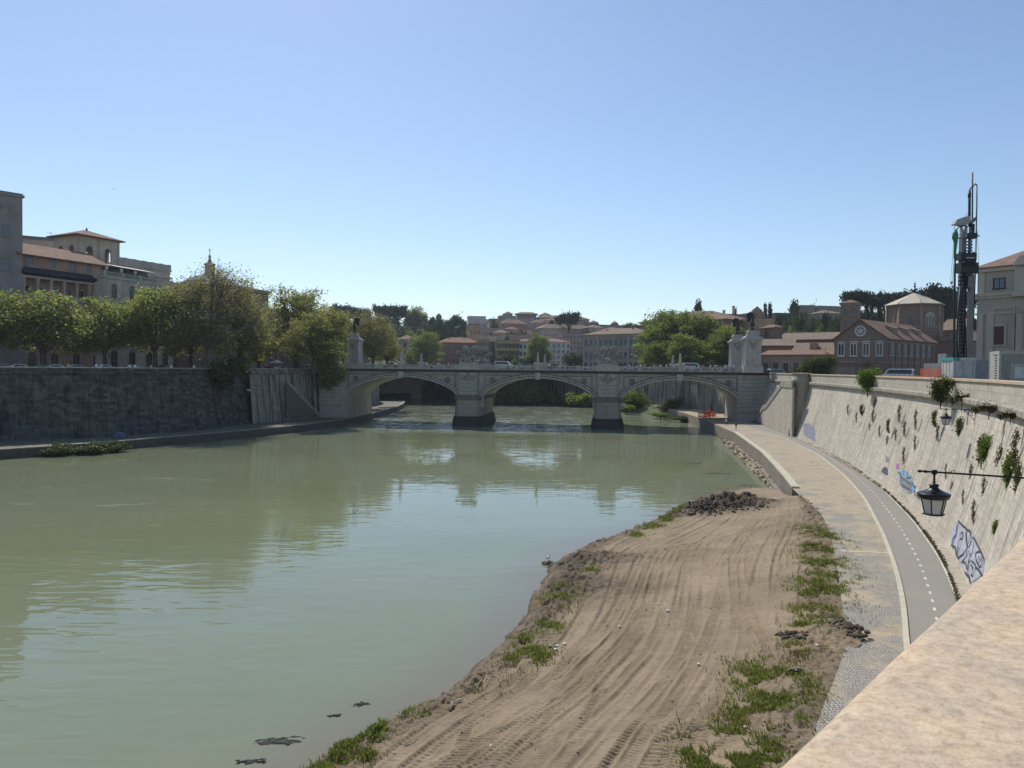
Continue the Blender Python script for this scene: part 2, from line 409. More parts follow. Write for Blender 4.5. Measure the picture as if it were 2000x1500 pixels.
for k in order:
    t0, sl_, a, L, ph, w, per, sk = tracks[k]
    lo = r2.uniform(-10, 40); hi = lo + r2.uniform(18, 60)
    if k % 4 == 1: sl_ = r2.choice([-1, 1]) * r2.uniform(.008, .03); lo = r2.uniform(0, 62); hi = lo + r2.uniform(7, 22); t0 = r2.uniform(.2, .85) - sl_ * ((lo + hi) / 2 - 30)
    tc = t0 + sl_ * (U - 30) + a * np.sin(U / L + ph)
    d = (T - tc) * width
    on = np.clip((U - lo) / 2, 0, 1) * np.clip((hi - U) / 2, 0, 1) * np.clip(vnoise(U * .16 + k * 3.3, d * 0 + k) * 3 - .35, 0, 1)
    mask = np.clip((w / 2 - np.abs(d)) / .05, 0, 1) * on
    fade = np.clip(.45 + 1.6 * fbm(U / 4 + k, d * 0 + k * 3.1, 2) - .5, 0, 1)
    tread = np.abs(((U + sk * d * .25) / per + .15 * vnoise(U * 2, d * 3)) % 1.0 - .5) * 2
    tread = np.clip((tread - .35) / .3, 0, 1)
    new = -.04 + (.012 + .02 * vnoise(U * .3, d * 0 + k * 5)) * (1 - fade) + .068 * tread * fade
    berm = np.exp(-((np.abs(d) - w / 2 - .07) / .06) ** 2) * .075 * on * vnoise(U * .8, d * 0 + k) ** 1.5
    tr = tr * (1 - mask) + new * mask + berm
    damp = damp * (1 - mask * .5) + np.exp(-((np.abs(d) - w / 2) / .07) ** 2) * on * .5 * vnoise(U * .5, d * 0 + 2 * k) ** 2 - mask * (tread - .4) * .35 * fade
Z = Z + tr * flat
for k in range(9):                              # deeper twin ruts
    t0, ph, L = .18 + .07 * k + r2.uniform(-.02, .02), r2.uniform(0, 6), r2.uniform(14, 26); lo = r2.uniform(-5, 30); hi = lo + r2.uniform(12, 40)
    for o2_ in (-.55, .55):
        d = (T - t0 - .012 * np.sin(U / L + ph) - .002 * (U - 20) * (k % 3 - 1)) * width - o2_
        on = np.clip((U - lo) / 2, 0, 1) * np.clip((hi - U) / 2, 0, 1) * np.clip(vnoise(U * .25, d * 0 + k * 7) * 2 - .3, 0, 1)
        Z = Z + flat * on * (-.05 * np.exp(-(d / .10) ** 2) + .03 * np.exp(-((np.abs(d) - .24) / .08) ** 2)); damp = damp + on * flat * .25 * np.exp(-(d / .12) ** 2)
for (px, py, rx, ry, hh) in [(1420, 990, 4.2, 2.2, 1.25), (1370, 1000, 3.0, 1.5, .7), (1165, 1090, 3.5, 2.0, .55), (1130, 1140, 2.5, 3.0, .5), (1645, 1235, .7, 1.6, .35), (1320, 1455, 1.6, 1.4, .22), (1310, 1080, 2.5, 2, .2)]:
    c = gp(px, py, 1.2 if px < 1600 else 2.4)
    g = np.exp(-(((X - c.x) / rx) ** 2 + ((Y - c.y) / ry) ** 2))
    Z = Z + g * hh * (1 + 1.6 * (fbm(X * 1.9, Y * 1.9, 5, .62) - .5)); damp = damp + g * hh * 1.3 * (hh > .3)
damp = damp + rough * .35 * np.clip((.5 - T) * 4, 0, 1) + np.clip(1 - Z / .35, 0, 1) * .8 + np.clip(clod * 2.5, 0, 1) * rough * .5
damp = damp + np.clip((T - .86) / .05, 0, 1) * np.clip((1 - T) / .02, 0, 1) * .35 * fbm(X / 2, Y / 2, 3)
bank_v = np.stack([X, Y, Z], -1).reshape(-1, 3)
s = NT('mud'); p = s.pos(); at = s.n('Attribute', _attribute_name='damp').outputs['Fac']
big = s.noise(p, .28, 5, .6); fine = s.noise(p, 5.0, 7, .72)
col = s.ramp(big, [(.3, (.215, .162, .099)), (.7, (.308, .236, .15))])
col = s.mix(.5, col, s.ramp(fine, [(.25, .3), (.78, .8)]), 'OVERLAY')
col = s.mix(s.ramp(s.noise(p, .12, 5, .65), [(.48, 0.0), (.66, .55)]), col, (.15, .112, .073))
col = s.mix(s.ramp(s.noise(p, .8, 6, .7), [(.6, 0.0), (.72, .5)]), col, (.36, .295, .205))
col = s.mix(s.math('MINIMUM', at, .9), col, (.078, .056, .037))
m_mud = s.done(col, .95, s.bump(s.math('ADD', fine, s.math('MULTIPLY', s.noise(p, 22, 4, .7), .5)), .9, .035))
me = np_mesh('mud_bank', bank_v, grid_quads(*X.shape)[:, ::-1], [m_mud], attrs={'damp': damp.ravel()})
tag(link('mud_bank', me), kind='structure')
def bank_z(x, y):
    d = (bank_v[:, 0] - x) ** 2 + (bank_v[:, 1] - y) ** 2; k = int(np.argmin(d)); return float(bank_v[k, 2]), float(d[k])

# river: finer cells near the camera carry the distance to the muddy shore
wxs = np.r_[-1300, -600, -300, -200, np.arange(-150, 70.1, 1.6), 200]; wys = np.r_[-40, 0, np.arange(10, 120, 1.2), np.arange(120, 300, 3), 400, 600, 760]
WX, WY = np.meshgrid(wxs, wys)
shore = np.full(WX.size, 99.0); ex = Le[::6]
fx_, fy_ = WX.ravel(), WY.ravel()
for k in range(0, len(ex), 40):
    e = ex[k:k + 40]
    shore = np.minimum(shore, np.sqrt((fx_[:, None] - e[:, 0]) ** 2 + (fy_[:, None] - e[:, 1]) ** 2).min(1))
s = NT('river_water'); p = s.pos(); at = s.n('Attribute', _attribute_name='shore').outputs['Fac']
q = s.n('SeparateXYZ', Vector=p).outputs
murk = s.ramp(s.noise(s.scale(p, (.02, .035, 0)), 1.0, 5, .6), [(.3, (.175, .20, .115)), (.7, (.212, .235, .145))])
col = s.mix(s.n('MapRange', Value=s.math('ADD', at, s.math('MULTIPLY', s.noise(p, .5, 3), 1.6)), i1=.6, i2=4.6, i3=.75, i4=0.0).outputs[0], murk, (.19, .15, .115))
far = s.n('MapRange', Value=q[1], i1=163., i2=186., i3=0.0, i4=1.0).outputs[0]
foam = s.ramp(s.noise(s.scale(p, (.16, .36, 0)), 1.0, 7, .68, .8), [(.50, 0.0), (.66, 1.0)])
col = s.mix(s.math('MULTIPLY', s.math('MULTIPLY', foam, far), .9), col, (.6, .64, .6))
thread = s.ramp(s.math('ABSOLUTE', s.math('SUBTRACT', s.noise(s.scale(p, (.035, .11, 0)), 1.0, 5, .55, .5), .5)), [(0.0, 1.0), (.006, 0.0)])
lft = s.n('MapRange', Value=q[0], i1=-18., i2=-42., i3=0.0, i4=.55).outputs[0]
brk = s.ramp(s.noise(s.scale(p, (.12, .2, 0)), 1.0, 4), [(.52, 0.0), (.6, 1.0)])
col = s.mix(s.math('MULTIPLY', s.math('MULTIPLY', thread, lft), brk), col, (.5, .53, .47))
rp = s.n('Mapping', Vector=p, Rotation=(0, 0, R(-17)), Scale=(.36, 1.1, 1)).outputs[0]
n1 = s.noise(rp, 1.0, 1.2, .35, .5)
n2 = s.noise(s.scale(p, (1.2, 2.6, 1)), 1.0, 1, .5)
n3 = s.noise(s.scale(p, (.09, .2, 1)), 1.0, 3, .5)
patch = s.ramp(s.noise(s.scale(p, (.05, .07, 0)), 1.0, 2), [(.35, .25), (.65, 1.0)])
patch = s.math('ADD', patch, s.math('MULTIPLY', far, 3.2))
patch = s.math('ADD', patch, s.math('MULTIPLY', s.n('MapRange', Value=q[0], i1=-4., i2=-24., i3=0.0, i4=1.1).outputs[0], s.n('MapRange', Value=q[1], i1=90., i2=45., i3=0.0, i4=1.0).outputs[0]))
h = s.math('ADD', s.math('MULTIPLY', n1, .05), s.math('ADD', s.math('MULTIPLY', n2, .004), s.math('MULTIPLY', n3, .10)))
m_water = s.done(col, .02, s.bump(s.math('MULTIPLY', h, patch), 1.0, .42), IOR=1.33)
me = np_mesh('river', np.stack([WX, WY, np.zeros_like(WX)], -1).reshape(-1, 3), grid_quads(*WX.shape), [m_water], attrs={'shore': shore})
tag(link('river', me), kind='structure')

# lower quay on the right, its cobbles, bicycle path, verge
s = NT('cobbles'); p = s.pos()
wv = s.n('VectorMath', _operation='ADD', i0=p, i1=s.scale(s.noise(p, .35, 2, col=True), (.35, .35, 0))).outputs[0]
vo = s.n('TexVoronoi', _feature='DISTANCE_TO_EDGE', _voronoi_dimensions='2D', Vector=wv, Scale=6.5, Randomness=.55)
vc = s.n('TexVoronoi', _feature='F1', _voronoi_dimensions='2D', Vector=wv, Scale=6.5, Randomness=.55)
joint = s.ramp(vo.outputs['Distance'], [(.03, 0.0), (.16, 1.0)])
col = s.mix(s.n('SeparateColor', Color=vc.outputs['Color']).outputs[0], (.31, .29, .25), (.41, .385, .335))
col = s.mix(joint, (.19, .168, .135), col)
sand = s.noise(p, .33, 6, .68)
sy = s.n('SeparateXYZ', Vector=p).outputs[1]
sand = s.math('ADD', sand, s.n('MapRange', Value=sy, i1=28., i2=70., i3=-.02, i4=.15).outputs[0])
sm = s.ramp(sand, [(.5, 0.0), (.62, .92)])
col = s.mix(sm, col, s.ramp(s.noise(p, 2.2, 6, .7), [(.3, (.30, .24, .155)), (.7, (.45, .38, .27))]))
m_cob = s.done(col, .92, s.bump(s.math('MULTIPLY', joint, s.math('SUBTRACT', 1.0, sm)), .8, .04))
QE = [(1547, 953), (1530, 931), (1510, 908), (1486, 883), (1470, 871), (1434, 845), (1404, 832), (1366, 816), (1335, 806), (1300, 797), (1268, 790)]
Qe = np.array([tuple(gp(x, y, Q))[:2] for x, y in QE])
left_q = [tuple(p) for p in offset(Re[::12], -.25)] + [tuple(p) for p in Qe]
right_q = [tuple(p) for p in wall_r[:, :2]] + [tuple(br(37.2, 0)[:2]), tuple(br(37.2, 20)[:2])] + [tuple(p) for p in wall_r_far[:26, :2]]
sheet('lower_quay', left_q + right_q[::-1], Q - .012, m_cob)
s = NT('path_asphalt'); p = s.pos()
m_path = s.done(s.mix(s.ramp(s.noise(p, .4, 5, .6), [(.4, 0.0), (.75, .5)]), s.ramp(s.noise(p, 40, 3, .7), [(.3, (.225, .208, .18)), (.7, (.275, .256, .225))]), (.31, .275, .215)), .9)
m_kerb = stone('pale_kerb_stone', (.50, .45, .34), 2.0, .18, .15)
m_paint = plain('worn_white_paint', (.62, .59, .50), .8)
PLx = [(1778, 1330), (1776, 1255), (1772, 1190), (1757, 1120), (1731, 1050), (1692, 975), (1652, 930), (1602, 890), (1532, 855), (1455, 832)]
PRx = [(1915, 1330), (1893, 1225), (1872, 1165), (1836, 1085), (1783, 1013), (1722, 952), (1652, 902), (1582, 862), (1484, 828), (1462, 823)]
PLw = smooth_line([(13.3, 20), (16.2, 26)] + [tuple(gp(x, y, Q))[:2] for x, y in PLx], 90, 5); PRw = smooth_line([(14.2, 21.5), (18.7, 29.5)] + [tuple(gp(x, y, Q))[:2] for x, y in PRx], 90, 5)
mb = MB(); mb.strip([[(a[0], a[1], Q + .004), (b[0], b[1], Q + .004)] for a, b in zip(PLw, PRw)][::1])
path = mb.build('bicycle_path', m_path); path['kind'] = 'structure'
def band(mb, line, w0, w1, z, h=0.0):         # strip or low kerb along a line, w to the right of travel
    a, b = offset(line, w0), offset(line, w1)
    for i in range(len(line) - 1):
        p, q_, r, t_ = a[i], b[i], b[i + 1], a[i + 1]
        if h == 0: mb.add([(p[0], p[1], z), (q_[0], q_[1], z), (r[0], r[1], z), (t_[0], t_[1], z)], [(0, 1, 2, 3)])
        else:
            v = [(k[0], k[1], zz) for zz in (z, z + h) for k in (p, q_, r, t_)]
            f = [(4, 5, 6, 7), (1, 2, 6, 5), (3, 0, 4, 7)] + ([(0, 1, 5, 4)] if i == 0 else []) + ([(2, 3, 7, 6)] if i == len(line) - 2 else [])
            mb.add(v, f)
mb = MB(); band(mb, PLw, -.26, 0.0, Q - .02, .12); mb.build('kerb', m_kerb, path)
mb = MB(); band(mb, PRw, -.14, -.02, Q + .008); mb.build('edge_line', m_paint, path)
mb = MB(); cl = resample((PLw + PRw) / 2, 1200); dl = np.r_[0, np.cumsum(np.linalg.norm(np.diff(cl, axis=0), axis=1))]
k = 0.0
while k < dl[-1] - 1:
    sgm = cl[(dl >= k) & (dl <= k + .62)]
    if len(sgm) > 1: band(mb, sgm, -.065, .065, Q + .008)
    k += 1.62
mb.build('centre_dashes', m_paint, path)
# verge of soil and low weeds between path and wall, with a stone ledge along the wall foot
s = NT('verge_soil'); p = s.pos()
m_soil = s.done(s.ramp(s.noise(p, 2.6, 7, .75), [(.3, (.045, .038, .022)), (.5, (.10, .082, .05)), (.72, (.17, .14, .09))]), .95, s.bump(s.noise(p, 5, 6, .75), 1.0, .12))
wr = resample([tuple(p) for p in wall_r[:, :2]][8:], 90)
ledge = offset(wr, -.55)
rows = []
pr2 = resample([tuple(p) for p in PRw], 260); lw2 = resample([tuple(p) for p in ledge], 260)
for i in range(260):
    row = []
    for k in range(7):
        f = k / 6; x = pr2[i, 0] * (1 - f) + lw2[i, 0] * f; y = pr2[i, 1] * (1 - f) + lw2[i, 1] * f
        row.append((x, y, Q + .0 + math.sin(f * math.pi) * .16 * (.4 + float(vnoise(np.array(x * 1.7), np.array(y * 1.7))))))
    rows.append(row)
mb = MB(); mb.smooth = True; mb.strip(rows); vg = mb.build('verge', m_soil); vg['kind'] = 'structure'
mb = MB(); band(mb, ledge, 0, .7, Q - .03, .22); tag(mb.build('wall_foot_ledge', stone('foot_stone', (.40, .35, .27), 1.6, .2, .3)), kind='structure')
# pale stone strips set across the cobbles
mb = MB()
for (x0, y0, x1, y1) in [(1537, 908, 1624, 907), (1642, 1076, 1741, 1080), (1452, 848, 1497, 848), (1475, 861, 1540, 860)]:
    a, b = gp(x0, y0, Q), gp(x1, y1, Q); d = (b - a).normalized(); n = Vector((-d.y, d.x, 0)) * .16
    mb.add([a - n + Vector((0, 0, .004)), b - n + Vector((0, 0, .004)), b + n + Vector((0, 0, .004)), a + n + Vector((0, 0, .004))], [(0, 1, 2, 3)])
tag(mb.build('stone_strips', m_kerb), kind='structure')
# quay face and its coping
m_qface = masonry('quay_face_stone', (.25, .21, .16), (.20, .17, .13), (.07, .06, .05), 1.2, .42, streak=.5)
qel = resample([tuple(p) for p in Qe[:7]], 40)[::1]
mb = MB()
for i in range(len(qel) - 1):
    a, b = qel[i], qel[i + 1]
    mb.add([(a[0], a[1], -1), (b[0], b[1], -1), (b[0], b[1], Q - .02), (a[0], a[1], Q - .02)], [(3, 2, 1, 0)])
a, b = qel[0], Re[-1]
mb.add([(a[0], a[1], -1), (a[0] + 1.0, a[1] - 1.4, -1), (a[0] + 1.0, a[1] - 1.4, Q - .02), (a[0], a[1], Q - .02)], [(0, 1, 2, 3)])
for (a, b) in zip([tuple(p) for p in Qe[6:-1]], [tuple(p) for p in Qe[7:]]):
    mb.add([(a[0], a[1], -1), (b[0], b[1], -1), (b[0], b[1], Q - .02), (a[0], a[1], Q - .02)], [(3, 2, 1, 0)])
qf = mb.build('quay_retaining_wall', m_qface)
tag(qf, 'low stone quay wall with pale flat coping between rubble shore and cobbles', 'wall')
mb = MB(); band(mb, resample([tuple(p) for p in Qe[:6]], 40), -.05, .75, Q - .02, .2); mb.build('coping', m_kerb, qf)
mb = MB(); lo_ = offset(qel[:30], -.5)
band(mb, qel[:30], -.55, .0, -.6, 1.05); mb.build('footing', m_qface, qf)

# green low bank beyond the bridge
FB = [(1402, 834), (1345, 829), (1290, 814), (1212, 803), (1150, 793), (1070, 785), (985, 775), (955, 766), (935, 760)]
fb = smooth_line([tuple(gp(x, y, 0))[:2] for x, y in FB], 60, 3); fi = resample([tuple(br(36.5, 2)[:2])] + [tuple(p) for p in wall_r_far[:60, :2]], 60)
rows = []
for i in range(60):
    row = []
    for k in range(12):
        f = k / 11; x, y = fb[i, 0] * (1 - f) + fi[i, 0] * f, fb[i, 1] * (1 - f) + fi[i, 1] * f
        row.append((x, y, float(np.interp(f, [0, .06, .3, .6, 1], [-.4, .3, 1.1, 2.2, 2.4])) + float(vnoise(np.array(x * .5), np.array(y * .5))) * .3 - .15))
    rows.append(row)
s = NT('river_bank_grass'); p = s.pos()
mb = MB(); mb.smooth = True; mb.strip(rows); tag(mb.build('green_bank', s.done(s.ramp(s.noise(p, .35, 6, .65), [(.35, (.05, .075, .02)), (.6, (.10, .125, .04)), (.78, (.16, .15, .09))]), .95, s.bump(s.noise(p, 2, 5), 1, .25))), kind='structure')
# left lower quay
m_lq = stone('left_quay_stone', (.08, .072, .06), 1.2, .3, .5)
LQ = [(-330, 930), (-150, 913), (0, 897), (108, 889.5), (220, 880), (306, 871.4), (400, 863), (547, 847.5), (600, 842), (636, 836), (672, 831), (705, 823), (740, 814), (775, 803), (787, 797), (792, 791), (778, 787), (752, 785)]
lq = smooth_line([tuple(gp(x, y, 0))[:2] for x, y in LQ], 140, 2)
lqi = [tuple(p) for p in offset(wall_l, -.3)[:, :2]] + [tuple(p) for p in bastion] + [tuple(br(-75.2, 0)[:2]), tuple(br(-75.2, 20)[:2])] + [tuple(p) for p in wall_l_far[:26, :2]]
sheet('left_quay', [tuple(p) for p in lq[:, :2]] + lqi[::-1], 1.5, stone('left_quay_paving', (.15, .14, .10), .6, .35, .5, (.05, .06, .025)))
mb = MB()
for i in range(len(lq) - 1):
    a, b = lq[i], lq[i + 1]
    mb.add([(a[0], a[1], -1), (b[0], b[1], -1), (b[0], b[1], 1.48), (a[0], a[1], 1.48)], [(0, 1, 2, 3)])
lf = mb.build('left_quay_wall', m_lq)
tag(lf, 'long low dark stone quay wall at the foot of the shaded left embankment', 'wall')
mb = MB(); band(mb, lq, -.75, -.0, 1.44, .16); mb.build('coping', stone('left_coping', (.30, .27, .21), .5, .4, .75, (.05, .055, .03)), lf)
# ------------------------------------------------------------------ embankment walls
m_wr = masonry('travertine_wall', (.55, .49, .395), (.455, .40, .315), (.31, .265, .205), 1.25, .52, uv=True, streak=.72, streakcol=(.10, .085, .06), lo=.47, sscale=(1.9, .075), msize=.011, pits=.8)
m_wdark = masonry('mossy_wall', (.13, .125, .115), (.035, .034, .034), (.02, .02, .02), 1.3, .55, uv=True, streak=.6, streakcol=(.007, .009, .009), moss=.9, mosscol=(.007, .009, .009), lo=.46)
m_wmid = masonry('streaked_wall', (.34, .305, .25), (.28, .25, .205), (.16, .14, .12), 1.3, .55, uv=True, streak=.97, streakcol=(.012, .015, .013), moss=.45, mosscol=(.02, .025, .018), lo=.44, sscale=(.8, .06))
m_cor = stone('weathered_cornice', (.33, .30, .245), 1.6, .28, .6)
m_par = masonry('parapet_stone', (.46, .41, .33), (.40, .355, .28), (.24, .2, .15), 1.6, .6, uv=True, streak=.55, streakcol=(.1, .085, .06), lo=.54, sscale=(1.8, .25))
m_cop = stone('ochre_coping', (.50, .38, .25), 1.6, .18, .3)
def emb(name, label, base, side, z0, z1, batter, zp, mat, mpar, mcor, mcop, cor=.45, parth=.55):
    base = np.asarray(base)[:, :2]
    n = len(base); L = np.r_[0, np.cumsum(np.linalg.norm(np.diff(base, axis=0), axis=1))]
    o = empty(name, (base[n // 2][0], base[n // 2][1], z0), 0, label, 'embankment wall')
    org = tuple(o.location)
    K = 12; rows = []; uv = []
    for k in range(K + 1):
        f = k / K; q = offset(base, side * batter * (f ** .92)); rows.append([(p[0], p[1], z0 + (z1 - z0) * f) for p in q]); uv.append([(l, (z1 - z0) * f) for l in L])
    mb = MB(); mb.strip(rows[::1] if side > 0 else [r[::-1] for r in rows], uv if side > 0 else [r[::-1] for r in uv]); 
    mb.f = [tuple(reversed(f)) for f in mb.f] ; mb.uv = [list(reversed(u)) for u in mb.uv]
    mb.build('wall_face', mat, o, org)
    top = offset(base, side * batter)
    def prof(name, pts, mat):                # closed moulding: list of (offset outwards from the river, z)
        mb = MB(); rr = []; uu = []; d = 0; prev = None
        for (w, z) in pts:
            if prev is not None: d += math.hypot(w - prev[0], z - prev[1])
            q = offset(top, side * w); rr.append([(p[0], p[1], z) for p in q]); uu.append([(l, d) for l in L]); prev = (w, z)
        mb.strip(rr, uu)
        if side > 0: mb.f = [tuple(reversed(f)) for f in mb.f]; mb.uv = [list(reversed(u)) for u in mb.uv]
        mb.build(name, mat, o, org)
    prof('cornice', [(.3, z1 - .002), (-.12, z1), (-.2, z1 + .15), (-cor, z1 + .3), (-cor, z1 + .62), (-cor + .12, z1 + .72), (.12, z1 + .74)], mcor)
    prof('parapet', [(.1, z1 + .74), (.1, zp - .2)], mpar)
    prof('coping', [(.1, zp - .2), (-.02, zp - .2), (-.02, zp - .03), (.02, zp), (parth + .1, zp), (parth + .14, zp - .03), (parth + .14, zp - .2), (parth + .05, zp - .2), (parth + .05, ST)], mcop)
    return o
wr_o = emb('embankment_wall', 'tall sunlit pale travertine embankment wall curving along the bicycle path', wall_r, 1, Q - .1, 12.35, BATTER, 14.55, m_wr, m_par, m_cor, m_cop)
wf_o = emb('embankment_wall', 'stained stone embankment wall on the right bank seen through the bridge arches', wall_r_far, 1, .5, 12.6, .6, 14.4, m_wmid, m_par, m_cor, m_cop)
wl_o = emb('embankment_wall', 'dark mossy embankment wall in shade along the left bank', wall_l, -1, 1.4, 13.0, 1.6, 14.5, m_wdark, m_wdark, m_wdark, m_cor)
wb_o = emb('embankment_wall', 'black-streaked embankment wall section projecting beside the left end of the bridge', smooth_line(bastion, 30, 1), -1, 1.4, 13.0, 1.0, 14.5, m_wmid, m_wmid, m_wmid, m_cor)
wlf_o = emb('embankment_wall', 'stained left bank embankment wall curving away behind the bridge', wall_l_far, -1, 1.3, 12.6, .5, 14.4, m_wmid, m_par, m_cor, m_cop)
m_ramp = masonry('ramp_stone', (.50, .44, .36), (.43, .38, .31), (.3, .26, .2), 1.25, .52, streak=.6, streakcol=(.12, .1, .07), lo=.5, sscale=(1.2, .1))
# diagonal stair ramps laid against the walls
def stair(label, a, b, steps, side, mat, PROT=1.5):     # a,b: foot of the wall at the low and the high end
    a = Vector((a[0], a[1], 0)); b = Vector((b[0], b[1], 0)); d = (b - a); L = d.length; d.normalize(); n = Vector((d.y, -d.x, 0)) * side
    o = empty('embankment_stair', (a.x, a.y, Q), math.atan2(d.y, d.x), label, 'stair')
    wb, wt = 2.4, .5
    mb = MB(); mb.smooth = False
    pl = [(0, 0)] + [(f * L, z) for f, z in steps] + [(steps[-1][0] * L, 0)]
    y0 = 0.2 if side < 0 else -0.2
    yo = PROT * (1 if side < 0 else -1)
    # body: solid ramp out from the wall
    lo, hi = min(y0, yo), max(y0, yo)
    mb.xprism([(x, max(z - Q, -.3)) for x, z in pl], lo, hi); mb.build('ramp', mat, o)
    mb = MB()
    face = lo if side > 0 else hi
    top = [(f * L, z - Q) for f, z in steps]
    for (x0, z0), (x1, z1) in zip(top[:-1], top[1:]):
        mb.xprism([(x0, z0 + .003), (x1, z1 + .003), (x1, z1 + 1.0), (x0, z0 + 1.0)], face - .15, face + .2)
    mb.build('balustrade', m_cor, o)
    return o
s0, s1 = gp(1479, 824, Q), gp(1532, 846, Q)
stair('worn stone stair climbing the sunlit wall beside the right end of the bridge', s0, s1, [(.04, 2.6), (.36, 6.2), (.46, 6.5), (1.0, 11.9), (1.3, 11.9)], 1, m_ramp, .6)
b0, b1 = bastion[-1], bastion[2]
stair('stained stone stair descending the streaked wall towards the left end of the bridge', b0, b1, [(.03, 1.6), (.9, 10.8)], -1, m_wmid, .45)
# rounded stone turret where the right stair starts
c = gp(1551, 853, Q); nrm = Vector((1, .25, 0)).normalized()
tq = empty('stair_turret', (c.x + 1.4, c.y + .3, Q), 0, 'stone buttress with dark stained top between the stair and the long sunlit wall', 'buttress')
mb = MB(); mb.lathe([(2.3, -.1), (1.9, 5), (1.65, 10.2), (1.95, 10.5), (2.0, 10.9), (1.8, 11.0), (1.8, 12.0)], n=20, smooth=True); mb.build('shaft', m_wmid if False else stone('turret_stone', (.36, .32, .25), 1.3, .25, .75), tq)
mb = MB(); mb.lathe([(1.95, 12.0), (1.95, 12.2), (.1, 12.25)], n=20); mb.build('cap', m_cop, tq)

# the pink granite parapet of the bridge the photographer stands on
a, b = gp(1508, 1500, 14.385), gp(2000, 1044, 14.385); a.z = b.z = 0; d = (b - a).normalized(); n = Vector((d.y, -d.x, 0))
s = NT('foreground_travertine'); p = s.pos()
big = s.noise(p, 3.4, 5, .6); mdm = s.noise(p, 34, 7, .75); fine = s.noise(p, 130, 4, .7)
col = s.ramp(big, [(.34, (.44, .355, .265)), (.5, (.54, .41, .28)), (.66, (.59, .44, .275))])
col = s.mix(.7, col, s.ramp(mdm, [(.3, .22), (.5, .5), (.7, .72)]), 'OVERLAY')
col = s.mix(s.ramp(s.noise(p, 48, 6, .8), [(.53, 0.0), (.64, .6)]), col, (.25, .2, .175))
col = s.mix(s.ramp(fine, [(.56, 0.0), (.66, .6)]), col, (.24, .19, .16))
m_fg = s.done(col, .85, s.bump(s.math('ADD', mdm, s.math('MULTIPLY', fine, .4)), .5, .006))
mb = MB(); mb.smooth = True
prof = [(.03, -.6), (.03, -.1), (.0, -.085), (-.004, -.05), (.004, -.022), (.022, -.005), (.05, 0.0), (.6, .012)]
st, en = a - d * 3.0, a + d * 9.0
N = 60; rows = []
for (w, z) in prof:
    rows.append([tuple(st + (en - st) * (k / N) + n * (w  + .0015 * math.sin(k * 1.3)) + Vector((0, 0, 14.4 + z))) for k in range(N + 1)])
mb.strip(rows); mb.f = [tuple(reversed(f)) for f in mb.f]
tag(mb.build('foreground_parapet', m_fg, origin=tuple(a + Vector((0, 0, 13.8)))), 'speckled ochre stone parapet ledge close to the camera at lower right', 'parapet')
# ------------------------------------------------------------------ the stone bridge
BM = Matrix(((ux.x, vx.x, 0, BO.x), (ux.y, vx.y, 0, BO.y), (0, 0, 1, 0), (0, 0, 0, 1)))
BANG = math.atan2(ux.y, ux.x); BW = 20.0
m_br = masonry('bridge_stone', (.37, .345, .30), (.32, .295, .255), (.2, .185, .16), 1.5, .6, streak=.45, streakcol=(.07, .065, .055), lo=.53, sscale=(.9, .1))
m_arch = stone('archivolt_stone', (.40, .375, .325), 1.2, .2, .4)
m_dcor = stone('dark_cornice_stone', (.055, .053, .052), 1.6, .3, .7)
m_pier = masonry('pier_stone', (.35, .31, .25), (.29, .255, .205), (.12, .105, .085), 2.0, 1.0, streak=.45, streakcol=(.06, .055, .045), msize=.02)
m_wet = stone('wet_pier_foot', (.045, .043, .038), 1.5, .35, .5, (.02, .02, .018))
m_mon = stone('monument_stone', (.43, .40, .355), 1.0, .16, .3)
m_stat = stone('statue_stone', (.27, .25, .225), 1.6, .35, .85, (.06, .058, .052))
m_bronze = plain('dark_bronze', (.022, .03, .028), .45, .5)
m_pan = stone('dark_panel_stone', (.15, .14, .125), 1.6, .3, .6)  # panel mouldings darker than the spandrel wall
bridge = empty('bridge', BO, BANG, 'wide three-arched stone bridge crossing the river in the middle distance', 'bridge')
ARCH = [(-53.4, 14.6), (-17.55, 14.0), (18.0, 14.0)]      # centre, half span
ZS, ZC, ZT = 7.9, 12.6, 14.0                               # springing, crown, underside of cornice
UL, UR = -75.8, 39.6
def arch_z(u):
    for c, hsp in ARCH:
        if abs(u - c) < hsp:
            t = abs(u - c) / hsp; return ZS + (ZC - ZS) * (.55 * math.sqrt(max(0, 1 - t * t)) + .45 * (1 - t * t))
    return None
mb = MB()
us = [UL]
for c, hsp in ARCH: us += [c - hsp * math.cos(math.pi * k / 40) for k in range(41)]
us.append(UR)
for v0, sgn in ((0, 1), (BW, -1)):            # spandrel faces
    for a, b in zip(us[:-1], us[1:]):
        za, zb = arch_z(a + 1e-4), arch_z(b - 1e-4)
        solid = arch_z((a + b) / 2) is None
        if solid: za = zb = (5.0 if a > UL + 1 and b < UR - 1 else -1)
        f = [(0, 1, 2, 3)] if sgn > 0 else [(3, 2, 1, 0)]
        mb.add([(a, v0, za), (b, v0, zb), (b, v0, ZT + .35), (a, v0, ZT + .35)], f)
    mb.build('spandrel_wall', m_br, bridge); mb = MB()
mb = MB()                                      # vault undersides
for c, hsp in ARCH:
    q = [c - hsp * math.cos(math.pi * k / 40) for k in range(41)]
    mb.smooth = True
    mb.strip([[(u, 0.01, arch_z(u + (1e-4 if u < c else -1e-4)) or ZS), (u, BW - .01, arch_z(u + (1e-4 if u < c else -1e-4)) or ZS)] for u in q])
mb.build('vault', m_arch, bridge)
